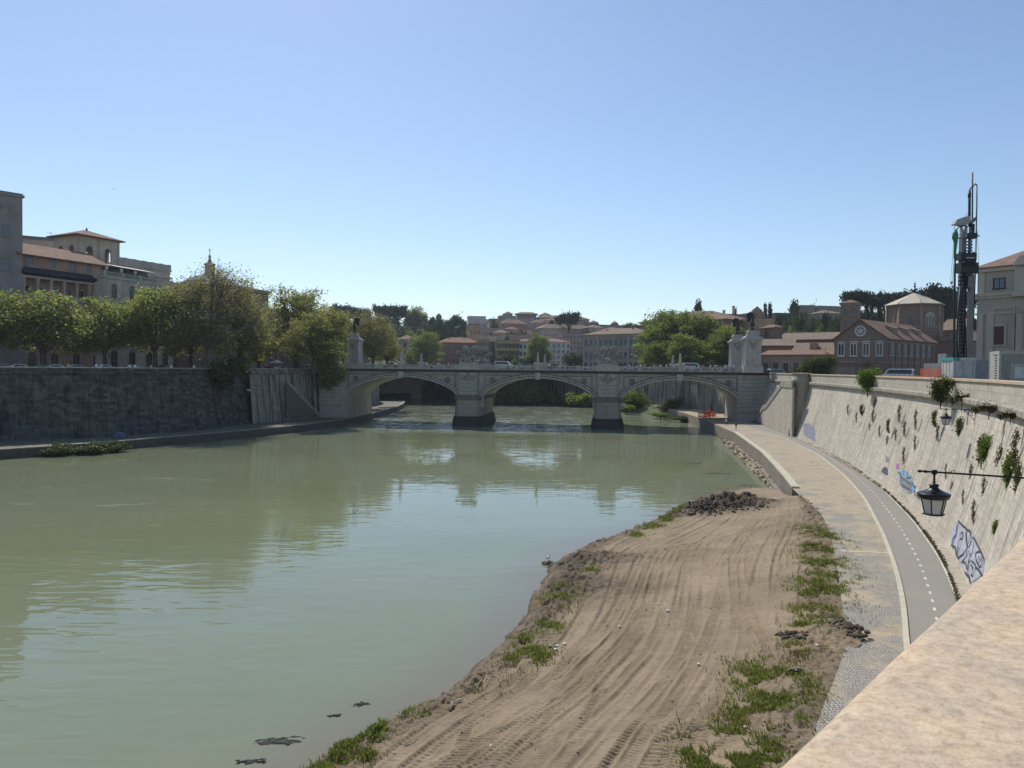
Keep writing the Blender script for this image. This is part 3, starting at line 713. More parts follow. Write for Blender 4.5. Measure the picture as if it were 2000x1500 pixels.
def ringline(c, hsp, off):                     # arch curve moved outwards by off
    pts = []
    for k in range(41):
        u = c - hsp * math.cos(math.pi * k / 40); e = 1e-3
        uu = min(max(u, c - hsp + e), c + hsp - e); z = arch_z(uu)
        du = .02; z1, z0 = arch_z(min(uu + du, c + hsp - e)), arch_z(max(uu - du, c - hsp + e))
        t = Vector((2 * du, z1 - z0)).normalized(); nx, nz = -t.y, t.x
        pts.append((u + nx * off, z + nz * off))
    return pts
for k_, (c, hsp) in enumerate(ARCH):
    for v0, sgn in ((0, -1), (BW, 1)):
        mb = MB()
        for (o0, o1, pr) in ((-.01, .5, .32), (.5, .95, .22), (.95, 1.1, .4)):
            A, B_ = ringline(c, hsp, o0), ringline(c, hsp, o1)
            for i in range(40):
                vs = []
                for vv in (v0 - .02 * sgn, v0 + pr * sgn):
                    vs += [(A[i][0], vv, A[i][1]), (A[i + 1][0], vv, A[i + 1][1]), (B_[i + 1][0], vv, B_[i + 1][1]), (B_[i][0], vv, B_[i][1])]
                fs = [(4, 5, 6, 7), (0, 4, 7, 3)[::-1], (3, 7, 6, 2)[::-1], (0, 1, 5, 4)]
                if sgn > 0: fs = [f[::-1] for f in fs]
                mb.add(vs, fs)
        ar = mb.build('arch_ring', m_arch, bridge)
        for oo in (.5, 1.12):  # dark strips paint the shade of the grooves along the arch ring
            mb = MB(); A, B_ = ringline(c, hsp, oo - .07), ringline(c, hsp, oo + .09); vv = v0 + .42 * sgn
            for i in range(40): mb.add([(A[i][0], vv, A[i][1]), (A[i + 1][0], vv, A[i + 1][1]), (B_[i + 1][0], vv, B_[i + 1][1]), (B_[i][0], vv, B_[i][1])], [(0, 1, 2, 3) if sgn < 0 else (3, 2, 1, 0)])
            mb.build('groove_shade_line', m_dcor, ar)
        mb = MB(); mb.xprism([(c - .55, ZC - .35), (c + .55, ZC - .35), (c + .8, ZT - .003), (c - .8, ZT - .003)], v0 - .75 if sgn < 0 else v0 - .1, v0 + .1 if sgn < 0 else v0 + .75)
        mb.build('keystone', m_arch, ar)
# raised triangular spandrel panels with round emblems, on the near face
for c, hsp in ARCH:
    for s_ in (-1, 1):
        mb = MB(); xs = [c + s_ * hsp * f for f in (.985, .55)]
        zb = [ringline(c, hsp, 1.35)[k][1] for k in ((1, 9) if s_ < 0 else (39, 31))]
        P = [(xs[0], zb[0] + .4), (xs[0], ZT - .75), (xs[1] - s_ * 1.0, ZT - .75)]
        for i in range(3):
            (x0, z0), (x1, z1) = P[i], P[(i + 1) % 3]
            dd = Vector((x1 - x0, z1 - z0)).normalized() * .09; nn = Vector((-dd.y, dd.x))
            mb.xprism([(x0 + nn.x, z0 + nn.y), (x0 - nn.x, z0 - nn.y), (x1 - nn.x, z1 - nn.y), (x1 + nn.x, z1 + nn.y)][::1], -.1, .02)
        cx, cz = xs[0] - s_ * 2.0, ZT - 2.0
        ring = [(cx + .62 * math.cos(t * math.pi / 8), -.13, cz + .62 * math.sin(t * math.pi / 8)) for t in range(17)]
        mb.tube(ring, .14, 5)
        mb.tube([(cx, -.1, cz - .3), (cx, -.1, cz + .3)], .22, 5)
        mb.build('spandrel_panel', m_pan, bridge)
# string course and dark cornice
mb = MB(); mb.box(UL, UR, -.16, .02, ZT - .55, ZT - .4); mb.box(UL, UR, BW - .02, BW + .16, ZT - .55, ZT - .4); mb.build('string_course', m_arch, bridge)
mb = MB()
for v0, sg in ((0, -1), (BW, 1)):
    for (h0, h1, pr) in ((ZT, ZT + .18, .35), (ZT + .18, ZT + .34, .62), (ZT + .34, ZT + .62, .95)):
        y0, y1 = sorted((v0 - .4 * sg, v0 + pr * sg)); mb.box(UL - .2, UR + .2, y0, y1, h0, h1)
mb.build('cornice', m_dcor, bridge)
mb = MB()
for k in range(0, 152):
    u = UL + .4 + k * .745; mb.box(u, u + .3, -.62, -.34, ZT - .02, ZT + .175)
mb.build('brackets', m_dcor, bridge)
mb = MB(); mb.box(UL, UR, .4, BW - .4, ZT + .1, ZT + .85); mb.build('deck', m_street, bridge)
# piers
def pier(u):
    p = MB()
    hw, hl = 2.9, BW / 2 + .2
    yc = BW / 2
    def octo(a, b, ch): return [(u - a + ch, yc - b), (u + a - ch, yc - b), (u + a, yc - b + ch * 1.6), (u + a, yc + b - ch * 1.6), (u + a - ch, yc + b), (u - a + ch, yc + b), (u - a, yc + b - ch * 1.6), (u - a, yc - b + ch * 1.6)]
    for k in range(4):                        # courses of the shaft, with open joints
        z0 = 2.6 + k * 1.05; sh = .06 * k
        p.prism(octo(hw + .55 - sh, hl + 1.3 - sh, .75), z0 + .04, z0 + 1.05)
    o = p.build('pier', m_pier, bridge)
    q = MB(); q.prism(octo(hw + .25, hl + 1.0, .75), 2.5, 6.79); q.build('joints', m_dcor, o)
    q = MB()
    q.prism(octo(hw + 1.25, hl + 2.1, 1.1), -1.5, .9); q.prism(octo(hw + 1.1, hl + 1.95, 1.1), .9, 1.9); q.prism(octo(hw + .85, hl + 1.65, 1.0), 1.9, 2.6)
    q.build('footing', m_wet, o)
    q = MB()
    q.prism(octo(hw + .6, hl + 1.35, .8), 6.8, 7.1); q.prism(octo(hw + .85, hl + 1.6, .85), 7.1, 7.5); q.prism(octo(hw + .5, hl + 1.2, .8), 7.5, 7.85); q.prism(octo(hw - .2, hl + .5, .8), 7.85, 8.3)
    q.build('cap_moulding', stone('pier_cap_stone', (.17, .155, .13), 1.5, .3, .7), o)
    for y0, y1 in ((-.75, .05), (BW - .05, BW + .75)):      # pilaster block above, near and far side
        q = MB(); jq = MB(); jq.box(u - 2.36, u + 2.36, y0 + .09, y1 - .09, 8.1, 14.0)
        for k in range(6):
            z0 = 8.1 + k * .98
            q.box(u - 2.45, u + 2.45, y0, y1, z0, z0 + .93)
        pq = q.build('pilaster', m_br, o); jq.build('joints', m_dcor, pq)
    q = MB()                                  # carved shield and garland on the pilaster
    sh = [(0, -1.15), (.5, -.75), (.62, 0), (.62, .55), (.3, .75), (-.3, .75), (-.62, .55), (-.62, 0), (-.5, -.75)]
    q.xprism([(u + a, 12.7 + b) for a, b in sh], -.98, -.72)
    for s_ in (-1, 1):
        q.tube([(u + s_ * (.6 + .16 * k), -.85, 13.1 - .75 * math.sin(k / 8 * math.pi)) for k in range(9)], [.1, .15, .19, .22, .22, .2, .17, .14, .1], 6)
    q.tube([(u - .3, -.86, 13.5), (u, -.92, 13.75), (u + .3, -.86, 13.5)], .17, 6)
    q.build('carved_shield', m_stat, o)
    return o
pier(-35.6); pier(.2)
# dark water stain pipe head on the left pier, abutments
for (a, b) in ((UL - .0, -68.1), (32.1, UR)):
    mb = MB(); jb = MB(); jb.box(a + .06, b - .06, -.4, -.11, 5.0, 13.99)
    mb.box(a, b, -.1, BW + .1, -1, 4.99); mb.box(a + .01, b - .01, .03, BW - .03, 4.99, 9.0)
    for k in range(9):
        z0 = 5.0 + k * 1.0; 
        mb.box(a, b, -.5, .0, z0, min(z0 + .95, 13.99))
    ab = mb.build('abutment', m_br, bridge); jb.build('joints', m_dcor, ab)
# balustrades: one part for each stretch between two pedestals
peds = [-75.4, -69.5, -64.0, -58.8, -53.4, -48.0, -43.0, -38.9, -32.3, -28.0, -23.0, -17.55, -12.0, -7.2, -3.2, 3.4, 8.0, 13.0, 18.0, 23.0, 28.0, 32.6, 37.6]
prof = [(.10, 0), (.10, .06), (.055, .12), (.12, .34), (.10, .45), (.05, .60), (.08, .68), (.10, .70), (.10, .76)]
bal_cache = {}
for y0 in (-.35, BW + .35):
    for u in peds: mb = MB(); mb.cbox(u, y0, ZT + .6, .9, .62, 1.22); mb.cbox(u, y0, ZT + 1.82, 1.05, .74, .14); mb.build('pedestal', m_arch, bridge)
    for a, b in zip(peds[:-1], peds[1:]):
        L = b - a - .9
        if abs((a + b) / 2 + 35.6) < .3 or abs((a + b) / 2 - .1) < .3: continue
        mb = MB(); mb.box(a + .45, b - .45, y0 - .22, y0 + .22, ZT + .6, ZT + .82); mb.box(a + .45, b - .45, y0 - .26, y0 + .26, ZT + 1.58, ZT + 1.82)
        n = int(L / .36)
        for k in range(n): mb.lathe([(r, h) for r, h in prof], a + .45 + L * (k + .5) / n, y0, ZT + .82, 5, smooth=True, cap=False)
        mb.build('balustrade', m_arch, bridge)

# ------------------------------------------------------------------ figures by skinned skeletons
def skin(joints, edges, root, name, mats, sub=1, xf=None):
    me = bpy.data.meshes.new('skel'); names = list(joints)
    me.from_pydata([joints[n][0] for n in names], [(names.index(a), names.index(b)) for a, b in edges], [])
    o = bpy.data.objects.new('skel', me); C.objects.link(o)
    md = o.modifiers.new('Skin', 'SKIN'); md.use_smooth_shade = True
    if sub: ms = o.modifiers.new('Sub', 'SUBSURF'); ms.levels = sub
    for i, n in enumerate(names):
        r = joints[n][1]; sv_ = me.skin_vertices[0].data[i]
        sv_.radius = (r, r) if not hasattr(r, '__len__') else r; sv_.use_root = (n == root)
    dg = bpy.context.evaluated_depsgraph_get(); dg.update()
    out = bpy.data.meshes.new_from_object(o.evaluated_get(dg)); out.name = name
    bpy.data.objects.remove(o); bpy.data.meshes.remove(me)
    out.materials.clear()
    for m in mats: out.materials.append(m)
    return out
EDG = [('pelvis', 'waist'), ('waist', 'chest'), ('chest', 'neck'), ('neck', 'head'), ('head', 'crown'),
       ('chest', 'ls'), ('ls', 'le'), ('le', 'lw'), ('lw', 'lh'), ('chest', 'rs'), ('rs', 're'), ('re', 'rw'), ('rw', 'rh'),
       ('pelvis', 'lhip'), ('lhip', 'lk'), ('lk', 'la'), ('la', 'lt'), ('pelvis', 'rhip'), ('rhip', 'rk'), ('rk', 'ra'), ('ra', 'rt')]
def body(pose=None, k=1.0):                    # standing adult facing -y, 1.74 m
    J = {'pelvis': ((0, 0, .95), (.155, .115)), 'waist': ((0, 0, 1.12), (.14, .10)), 'chest': ((0, .01, 1.34), (.17, .115)), 'neck': ((0, .01, 1.50), .058),
         'head': ((0, -.01, 1.60), (.078, .095)), 'crown': ((0, 0, 1.70), (.07, .08)),
         'ls': ((.19, .01, 1.41), .062), 'le': ((.25, .02, 1.13), .045), 'lw': ((.26, -.05, .88), .033), 'lh': ((.26, -.08, .78), (.025, .042)),
         'rs': ((-.19, .01, 1.41), .062), 're': ((-.25, .02, 1.13), .045), 'rw': ((-.26, -.05, .88), .033), 'rh': ((-.26, -.08, .78), (.025, .042)),
         'lhip': ((.095, 0, .88), .095), 'lk': ((.10, -.01, .49), .062), 'la': ((.10, .02, .09), .042), 'lt': ((.11, -.15, .035), .035),
         'rhip': ((-.095, 0, .88), .095), 'rk': ((-.10, -.01, .49), .062), 'ra': ((-.10, .02, .09), .042), 'rt': ((-.11, -.15, .035), .035)}
    for n, p in (pose or {}).items(): J[n] = (p, J[n][1])
    return {n: (tuple(c * k for c in p), (tuple(x * k for x in r) if hasattr(r, '__len__') else r * k)) for n, (p, r) in J.items()}
def merge(name, parts, mats):                  # several meshes into one, parts = (mesh, matrix)
    bm = bmesh.new()
    for me, mx in parts:
        t = me.copy(); t.transform(mx); bm.from_mesh(t); bpy.data.meshes.remove(t)
    out = bpy.data.meshes.new(name); bm.to_mesh(out); bm.free()
    for m in mats: out.materials.append(m)
    for p in out.polygons: p.use_smooth = True; p.material_index = 0
    return out
def Tm_(x, y, z, rz=0, rx=0, s=1.0, ry=0): return Matrix.Translation((x, y, z)) @ Matrix.Rotation(rz, 4, 'Z') @ Matrix.Rotation(ry, 4, 'Y') @ Matrix.Rotation(rx, 4, 'X') @ Matrix.Scale(s, 4)
def wing(span, chord, lift):                   # a thick feathered wing in the x-z plane, root at the origin
    mb = MB(); mb.smooth = True; n = 9
    for j in range(n):
        f = j / (n - 1); L = chord * (1.0 - .45 * abs(f - .35)); x = span * f; z = lift * math.sin(f * 1.9)
        tip = (x + .35 * L * f, .06 + .05 * (j % 2), z - L)
        mb.tube([(x, 0, z), (x + .12 * L * f, .05, z - .5 * L), tip], [.10, .17, .05], 5)
    mb.tube([(span * f / 8, 0, lift * math.sin(f / 8 * 1.9)) for f in range(9)], [.2, .2, .19, .18, .16, .14, .12, .1, .07], 6)
    return mb.mesh('wing', [m_bronze])
fig_stand = skin(body(), EDG, 'pelvis', 'f', [m_stat])
fig_seat = skin(body({'lk': (.16, -.42, .92), 'la': (.16, -.45, .48), 'lt': (.17, -.62, .43), 'rk': (-.2, -.38, .86), 'ra': (-.22, -.3, .42), 'rt': (-.23, -.46, .38), 'le': (.36, -.1, 1.2), 'lw': (.3, -.34, 1.1), 'lh': (.28, -.44, 1.1)}), EDG, 'pelvis', 'f', [m_stat])
fig_raise = skin(body({'le': (.42, -.02, 1.62), 'lw': (.5, -.05, 1.9), 'lh': (.52, -.06, 2.0), 'rk': (-.14, -.3, .62), 'ra': (-.16, -.1, .2), 'rt': (-.17, -.28, .14), 're': (-.4, -.1, 1.2), 'rw': (-.42, -.32, 1.24), 'rh': (-.42, -.42, 1.25)}), EDG, 'pelvis', 'f', [m_stat])
fig_lean = skin(body({'neck': (.1, -.12, 1.46), 'head': (.14, -.18, 1.55), 'crown': (.16, -.2, 1.65), 'chest': (.06, -.07, 1.32), 'le': (.4, -.3, 1.2), 'lw': (.52, -.5, 1.3), 'lh': (.56, -.58, 1.34), 'lk': (.2, -.3, .55), 'la': (.26, -.1, .1), 'lt': (.28, -.28, .04), 'rk': (-.22, .1, .5), 'ra': (-.3, .3, .1), 'rt': (-.32, .14, .04)}), EDG, 'pelvis', 'f', [m_stat])
wing_s = wing(1.5, 1.7, .7)
def drape(w, d, h, seed):                      # lumpy rock and drapery that carries a group
    r = random.Random(seed); mb = MB(); mb.smooth = True
    for k in range(9):
        x, y = r.uniform(-w, w), r.uniform(-d, d); hh = h * (1 - .5 * abs(x) / w) * r.uniform(.6, 1.1)
        mb.lathe([(.95, 0), (.9 * r.uniform(.7, 1.1), hh * .45), (.6 * r.uniform(.7, 1.2), hh * .8), (.15, hh)], x, y, 0, 7, r.uniform(0, 3), True)
    return mb.mesh('drape', [m_stat])
def group_mesh(seed):
    r = random.Random(seed)
    P = [(drape(1.7, .8, 2.1, seed), Tm_(0, 0, 0)),
         (fig_raise, Tm_(.1, -.1, 1.35, .3, 0, 1.95)), (fig_seat, Tm_(-1.35, -.45, -.35, -.5, 0, 1.85)), (fig_seat, Tm_(1.35, -.4, -.5, .6, 0, 1.8)),
         (fig_lean, Tm_(-.9, .3, .9, 2.4, 0, 1.75)), (fig_lean, Tm_(.95, .35, .85, 1.0, 0, 1.7)),
         (wing_s, Tm_(.35, .35, 3.9, .5, 0, 1.2)), (wing_s, Tm_(-.1, .3, 3.8, 2.6, 0, 1.15)), (wing_s, Tm_(-1.9, .2, 2.7, 2.9, .1, .8))]
    return merge('statue_group_mesh', P, [m_stat])
gm = group_mesh(5); gm2 = group_mesh(9)
for (u, v, rz, lab, me) in ((-35.6, -.1, 0, 'carved stone warriors group on the left pier, facing upstream', gm), (.2, -.1, 0, 'carved stone group with raised arm on the right pier, facing upstream', gm2),
                        (-35.6, BW + .1, math.pi, 'carved stone group partly hidden behind the left pier group', gm2), (.2, BW + .1, math.pi, 'carved stone group on the far side of the bridge behind the right pier group', gm)):
    o = empty('statue_group', br(u, v, ZT + .6), BANG + rz, lab, 'statue', 'sculpture groups over the bridge piers')
    mb = MB(); mb.box(-3.1, 3.1, -1.1, 1.5, 0.005, 1.1); mb.box(-2.7, 2.7, -.95, 1.4, 1.1, 1.25); mb.frustum(0, .2, 1.25, 2.0, 2.5, 1.1, 2.2, 1.0); mb.build('plinth', m_arch, o)
    s_ = link('figures', me, o, (0, .2, 1.95)); s_.scale = (1.02, 1.0, .88)
# winged victories on tall pylons at both ends
robe = MB(); robe.smooth = True
robe.lathe([(.62, 0), (.55, .3), (.42, .8), (.3, 1.2), (.2, 1.45)], n=9, smooth=True)
robe_m = robe.mesh('robe', [m_bronze])
globe = MB(); globe.lathe([(.02, 0), (.35, .08), (.5, .3), (.5, .5), (.35, .75), (.02, .85)], n=10, smooth=True); globe_m = globe.mesh('globe', [m_bronze])
wing_b = wing(1.0, 1.5, .9)
fig_vic = skin(body({'le': (.3, -.1, 1.66), 'lw': (.34, -.2, 1.95), 'lh': (.34, -.22, 2.06), 're': (-.42, -.1, 1.3), 'rw': (-.6, -.25, 1.42), 'rh': (-.66, -.3, 1.46), 'lk': (.14, .12, .55), 'la': (.16, .4, .25), 'lt': (.16, .4, .1)}), EDG, 'pelvis', 'f', [m_bronze])
vic = merge('victory', [(fig_vic, Tm_(0, 0, .8, 0, .12, 1.75)), (robe_m, Tm_(0, .05, 1.1, 0, .2, 1.1)), (globe_m, Tm_(0, 0, 0)), (wing_b, Tm_(.2, .25, 3.1, .9, 0, 1.15, -.7)), (wing_b, Tm_(-.2, .25, 3.1, 2.2, 0, 1.15, -.7))], [m_bronze])
for (u, v, lab) in ((-73.4, -.5, 'tall stone pylon at the near left end of the bridge, hidden behind hanging foliage'), (35.2, -.5, 'tall stone pylon at the near right corner of the bridge beside the sunlit wall'),
                    (35.2, BW + .2, 'tall stone pylon at the far right end of the bridge, second from the wall'), (-73.4, BW + .2, 'tall stone pylon standing free at the left end of the bridge against brownish trees')):
    o = empty('pylon', br(u, v, ZT + .55), BANG, lab, 'pylon', 'pylons at the bridge ends')
    mb = MB(); mb.box(-2.35, 2.35, -2.1, 2.1, .05, 1.35); mb.box(-2.2, 2.2, -1.95, 1.95, 1.35, 1.6); mb.build('base', m_mon, o)
    mb = MB(); mb.box(-1.6, 1.6, -1.45, 1.45, 1.6, 8.2)
    for sx in (-1.55, 1.55):
        for sy in (-1.4, 1.4):
            mb.lathe([(.62, 0), (.6, .25), (.42, .55), (.40, 5.6), (.46, 5.9), (.56, 6.4)], sx, sy, 1.6, 10, smooth=True)
    mb.build('shaft', m_mon, o)
    mb = MB(); sh = [(0, -.85), (.45, -.45), (.55, .2), (.4, .6), (-.4, .6), (-.55, .2), (-.45, -.45)]
    mb.xprism([(a, 6.6 + b) for a, b in sh], -1.66, -1.44)
    mb.tube([(-.9 + .18 * k, -1.56, 7.4 - .3 * math.sin(k / 10 * math.pi)) for k in range(11)], .13, 6); mb.build('carved_shield', m_stat, o)
    mb = MB(); mb.box(-2.15, 2.15, -2.0, 2.0, 8.0, 8.25); mb.box(-2.35, 2.35, -2.2, 2.2, 8.25, 8.55); mb.build('cap', m_mon, o)
    mb = MB(); mb.frustum(0, 0, 8.55, 9.0, 2.0, 1.8, 1.75, 1.6); mb.frustum(0, 0, 9.0, 10.1, 1.35, 1.3, 1.0, 1.0); mb.box(-1.1, 1.1, -1.05, 1.05, 10.1, 10.4)
    for sx in (-1, 1): mb.tube([(sx * 1.55, -1.2, 9.3), (sx * 1.35, -1.2, 9.6), (sx * 1.05, -1.2, 10.1)], [.38, .26, .16], 7)
    mb.build('scrolled_top', m_mon, o)
    link('winged_figure', vic, o, (0, 0, 10.35), .3 if u > 0 else -.4)
# small stone obelisks with lamps over the crowns
for i, (u, v) in enumerate([(-53.4, -.35), (-17.55, -.35), (18.0, -.35), (-53.4, BW + .35), (-17.55, BW + .35), (18.0, BW + .35)]):
    lab = ['small stone obelisk over the left arch on the near balustrade', 'small stone obelisk at the middle of the bridge on the near balustrade', 'small stone obelisk over the right arch on the near balustrade',
           'small stone obelisk over the left arch on the far balustrade', 'small stone obelisk at the middle of the bridge on the far balustrade', 'small stone obelisk over the right arch on the far balustrade'][i]
    mb = MB(); mb.cbox(0, 0, 0, 1.3, .9, .35); mb.frustum(0, 0, .35, .8, .5, .4, .42, .34); mb.frustum(0, 0, .8, 3.0, .33, .28, .22, .2); mb.frustum(0, 0, 3.0, 3.3, .27, .24, .05, .05)
    for s_ in (-1, 1): mb.tube([(s_ * .35, 0, .5), (s_ * .75, 0, .45), (s_ * 1.2, 0, .15)], [.22, .2, .12], 6)
    o = mb.build('obelisk', m_mon, None, (0, 0, 0)); o.location = br(u, v, ZT + 1.97); o.rotation_euler = (0, 0, BANG)
    tag(o, lab, 'obelisk', 'obelisks on the bridge balustrades')
# the second bridge behind
m_b2 = stone('far_bridge_stone', (.66, .57, .48), .8, .15, .3)
a = Vector((-82, 334, 0)); b = Vector((-24, 376, 0)); d2 = (b - a).normalized(); L2 = (b - a).length
o2 = empty('bridge', a, math.atan2(d2.y, d2.x), 'smaller pale bridge behind, glimpsed through the left arch', 'bridge')
mb = MB(); spans = [(21.5, 19.0), (57.5, 11.5)]
def a2(u):
    for c, hsp in spans:
        if abs(u - c) < hsp: return 4.2 + 7.4 * math.sqrt(max(0, 1 - ((u - c) / hsp) ** 2))
us2 = [0.0]
for c, hsp in spans: us2 += [c - hsp * math.cos(math.pi * k / 24) for k in range(25)]
us2.append(L2)
for v0, f in ((0, (0, 1, 2, 3)), (14, (3, 2, 1, 0))):
    for u0, u1 in zip(us2[:-1], us2[1:]):
        z0, z1 = a2(u0 + 1e-4), a2(u1 - 1e-4)
        if a2((u0 + u1) / 2) is None: z0 = z1 = -1
        mb.add([(u0, v0, z0), (u1, v0, z1), (u1, v0, 14.3), (u0, v0, 14.3)], [f])
mb.build('side_wall', m_b2, o2)
mb = MB()
for c, hsp in spans:
    mb.strip([[(c - hsp * math.cos(math.pi * k / 24), 0, a2(c - hsp * .9999 * math.cos(math.pi * k / 24))), (c - hsp * math.cos(math.pi * k / 24), 14, a2(c - hsp * .9999 * math.cos(math.pi * k / 24)))] for k in range(25)])
mb.build('vault', m_b2, o2)
mb = MB(); mb.box(2.6, 40.4, .5, 13.5, -1, 11.4); mb.build('blind_wall', m_b2, o2)
mb = MB(); mb.box(2.7, 40.3, .2, .51, -1, 2.6); mb.build('plinth', m_wet, o2)
for u in (43.4,):
    mb = MB(); mb.prism([(u - 2.2, -1.5), (u, -3), (u + 2.2, -1.5), (u + 2.2, 15.5), (u, 17), (u - 2.2, 15.5)], -1, 5.0); mb.prism([(u - 2.5, -1.8), (u, -3.4), (u + 2.5, -1.8), (u + 2.5, 15.8), (u, 17.4), (u - 2.5, 15.8)], -1, 1.2); mb.build('pier', m_b2, o2)
mb = MB(); mb.box(0, L2, -.5, 14.5, 14.3, 14.7); mb.box(0, L2, -.3, .1, 14.7, 15.6); mb.box(0, L2, 13.9, 14.3, 14.7, 15.6); mb.build('parapet', m_b2, o2)
# ------------------------------------------------------------------ buildings
_win = {}
def window_mesh(w, h, arch=False, frame=None, pane='glass', fr=.16, shutters=None, sill=True, mull=True):
    key = (round(w, 2), round(h, 2), arch, frame.name if frame else '', pane, fr, shutters)
    if key in _win: return _win[key]
    mb = MB(); mats = [M[pane] if isinstance(pane, str) else pane, frame or M['trim']]
    if shutters: mats.append(M[shutters])
    out = [(-w / 2, 0), (w / 2, 0), (w / 2, h)]
    if arch: out = [(-w / 2, 0), (w / 2, 0)] + [(w / 2 * math.cos(t * math.pi / 8), h - w / 2 + w / 2 * math.sin(t * math.pi / 8)) for t in range(9)]
    else: out += [(-w / 2, h)]
    mb.add([(x, -.03, z) for x, z in out], [tuple(range(len(out)))])
    mb.mi = 1
    n = len(out); cx, cz = 0, h / 2
    ring = [(x + (fr if x > 0 else -fr) * (1 if not arch or abs(x) > w * .2 else abs(x) / (w * .5)), z + (fr if z > h * .5 else 0)) for x, z in out]
    vs = [(x, -.03, z) for x, z in out] + [(x, -.17, z) for x, z in out] + [(x, -.17, z) for x, z in ring] + [(x, 0, z) for x, z in ring]
    fs = []
    for i in range(1 if sill else 0, n):
        j = (i + 1) % n
        fs += [(j, i, n + i, n + j)[::-1], (n + j, n + i, 2 * n + i, 2 * n + j)[::-1], (2 * n + j, 2 * n + i, 3 * n + i, 3 * n + j)[::-1]]
    mb.add(vs, fs)
    if sill: mb.box(-w / 2 - fr - .08, w / 2 + fr + .08, -.26, .0, -.16, 0.0)
    if mull and w > .8: mb.box(-.035, .035, -.07, -.03, 0, h - .01)
    if shutters:
        mb.mi = 2
        for s_ in (-1, 1):
            x0, x1 = sorted((s_ * (w / 2 + fr + .02), s_ * (w / 2 + fr + w * .48))); mb.box(x0, x1, -.1, -.01, 0, h)
    me = mb.mesh('window', mats); _win[key] = me; return me
def hip(mb, x0, x1, y0, y1, z, h, eave):       # hip roof with UVs (u across, v down), thick eaves
    x0 -= eave; x1 += eave; y0 -= eave; y1 += eave
    W, D = x1 - x0, y1 - y0; r = min(W, D) / 2; t = .22
    if W >= D: a, b = (x0 + r, (y0 + y1) / 2, z + h), (x1 - r, (y0 + y1) / 2, z + h)
    else: a, b = ((x0 + x1) / 2, y0 + r, z + h), ((x0 + x1) / 2, y1 - r, z + h)
    c = [(x0, y0, z), (x1, y0, z), (x1, y1, z), (x0, y1, z)]
    if W >= D: F_ = [([c[0], c[1], b, a], 0), ([c[1], c[2], b], 1), ([c[2], c[3], a, b], 0), ([c[3], c[0], a], 1)]
    else: F_ = [([c[0], c[1], a], 0), ([c[1], c[2], b, a], 1), ([c[2], c[3], b], 0), ([c[3], c[0], a, b], 1)]
    for pts, ax in F_:
        pts = [(p[0], p[1], p[2] + t) for p in pts]
        mb.add(pts, [tuple(range(len(pts)))], [(p[ax], (z + h - p[2]) * (r / max(h, .1)) * 1.1) for p in pts])
    lo = [(p[0], p[1], p[2] - .02) for p in c]; hi = [(p[0], p[1], p[2] + t) for p in c]
    mb.add(lo + hi, [(3, 2, 1, 0), (0, 1, 5, 4), (1, 2, 6, 5), (2, 3, 7, 6), (3, 0, 4, 7)], [(0, 0)] * 8)
def gable(mb, x0, x1, y0, y1, z, h, eave, along='x'):
    t = .22
    if along == 'x':
        ym = (y0 + y1) / 2; e = eave; k = h / ((y1 - y0) / 2)
        for (ya, yb) in ((y0 - e, ym), (y1 + e, ym)):
            za = z - e * k; pts = [(x0 - e, ya, za + t), (x1 + e, ya, za + t), (x1 + e, yb, z + h + t), (x0 - e, yb, z + h + t)]
            if ya > yb: pts = [pts[1], pts[0], pts[3], pts[2]]
            mb.add(pts, [(0, 1, 2, 3)], [(p[0], abs(p[1] - ym) * 1.1) for p in pts])
            lo = [(p[0], p[1], p[2] - t) for p in pts]
            mb.add(pts + lo, [(7, 6, 5, 4), (1, 0, 4, 5), (2, 1, 5, 6), (0, 3, 7, 4)], [(0, 0)] * 8)
    else:
        xm = (x0 + x1) / 2; e = eave; k = h / ((x1 - x0) / 2)
        for (xa, xb) in ((x0 - e, xm), (x1 + e, xm)):
            za = z - e * k; pts = [(xa, y1 + e, za + t), (xa, y0 - e, za + t), (xb, y0 - e, z + h + t), (xb, y1 + e, z + h + t)]
            if xa > xb: pts = [pts[1], pts[0], pts[3], pts[2]]
            mb.add(pts, [(0, 1, 2, 3)], [(p[1], abs(p[0] - xm) * 1.1) for p in pts])
            lo = [(p[0], p[1], p[2] - t) for p in pts]
            mb.add(pts + lo, [(7, 6, 5, 4), (1, 0, 4, 5), (2, 1, 5, 6), (0, 3, 7, 4)], [(0, 0)] * 8)
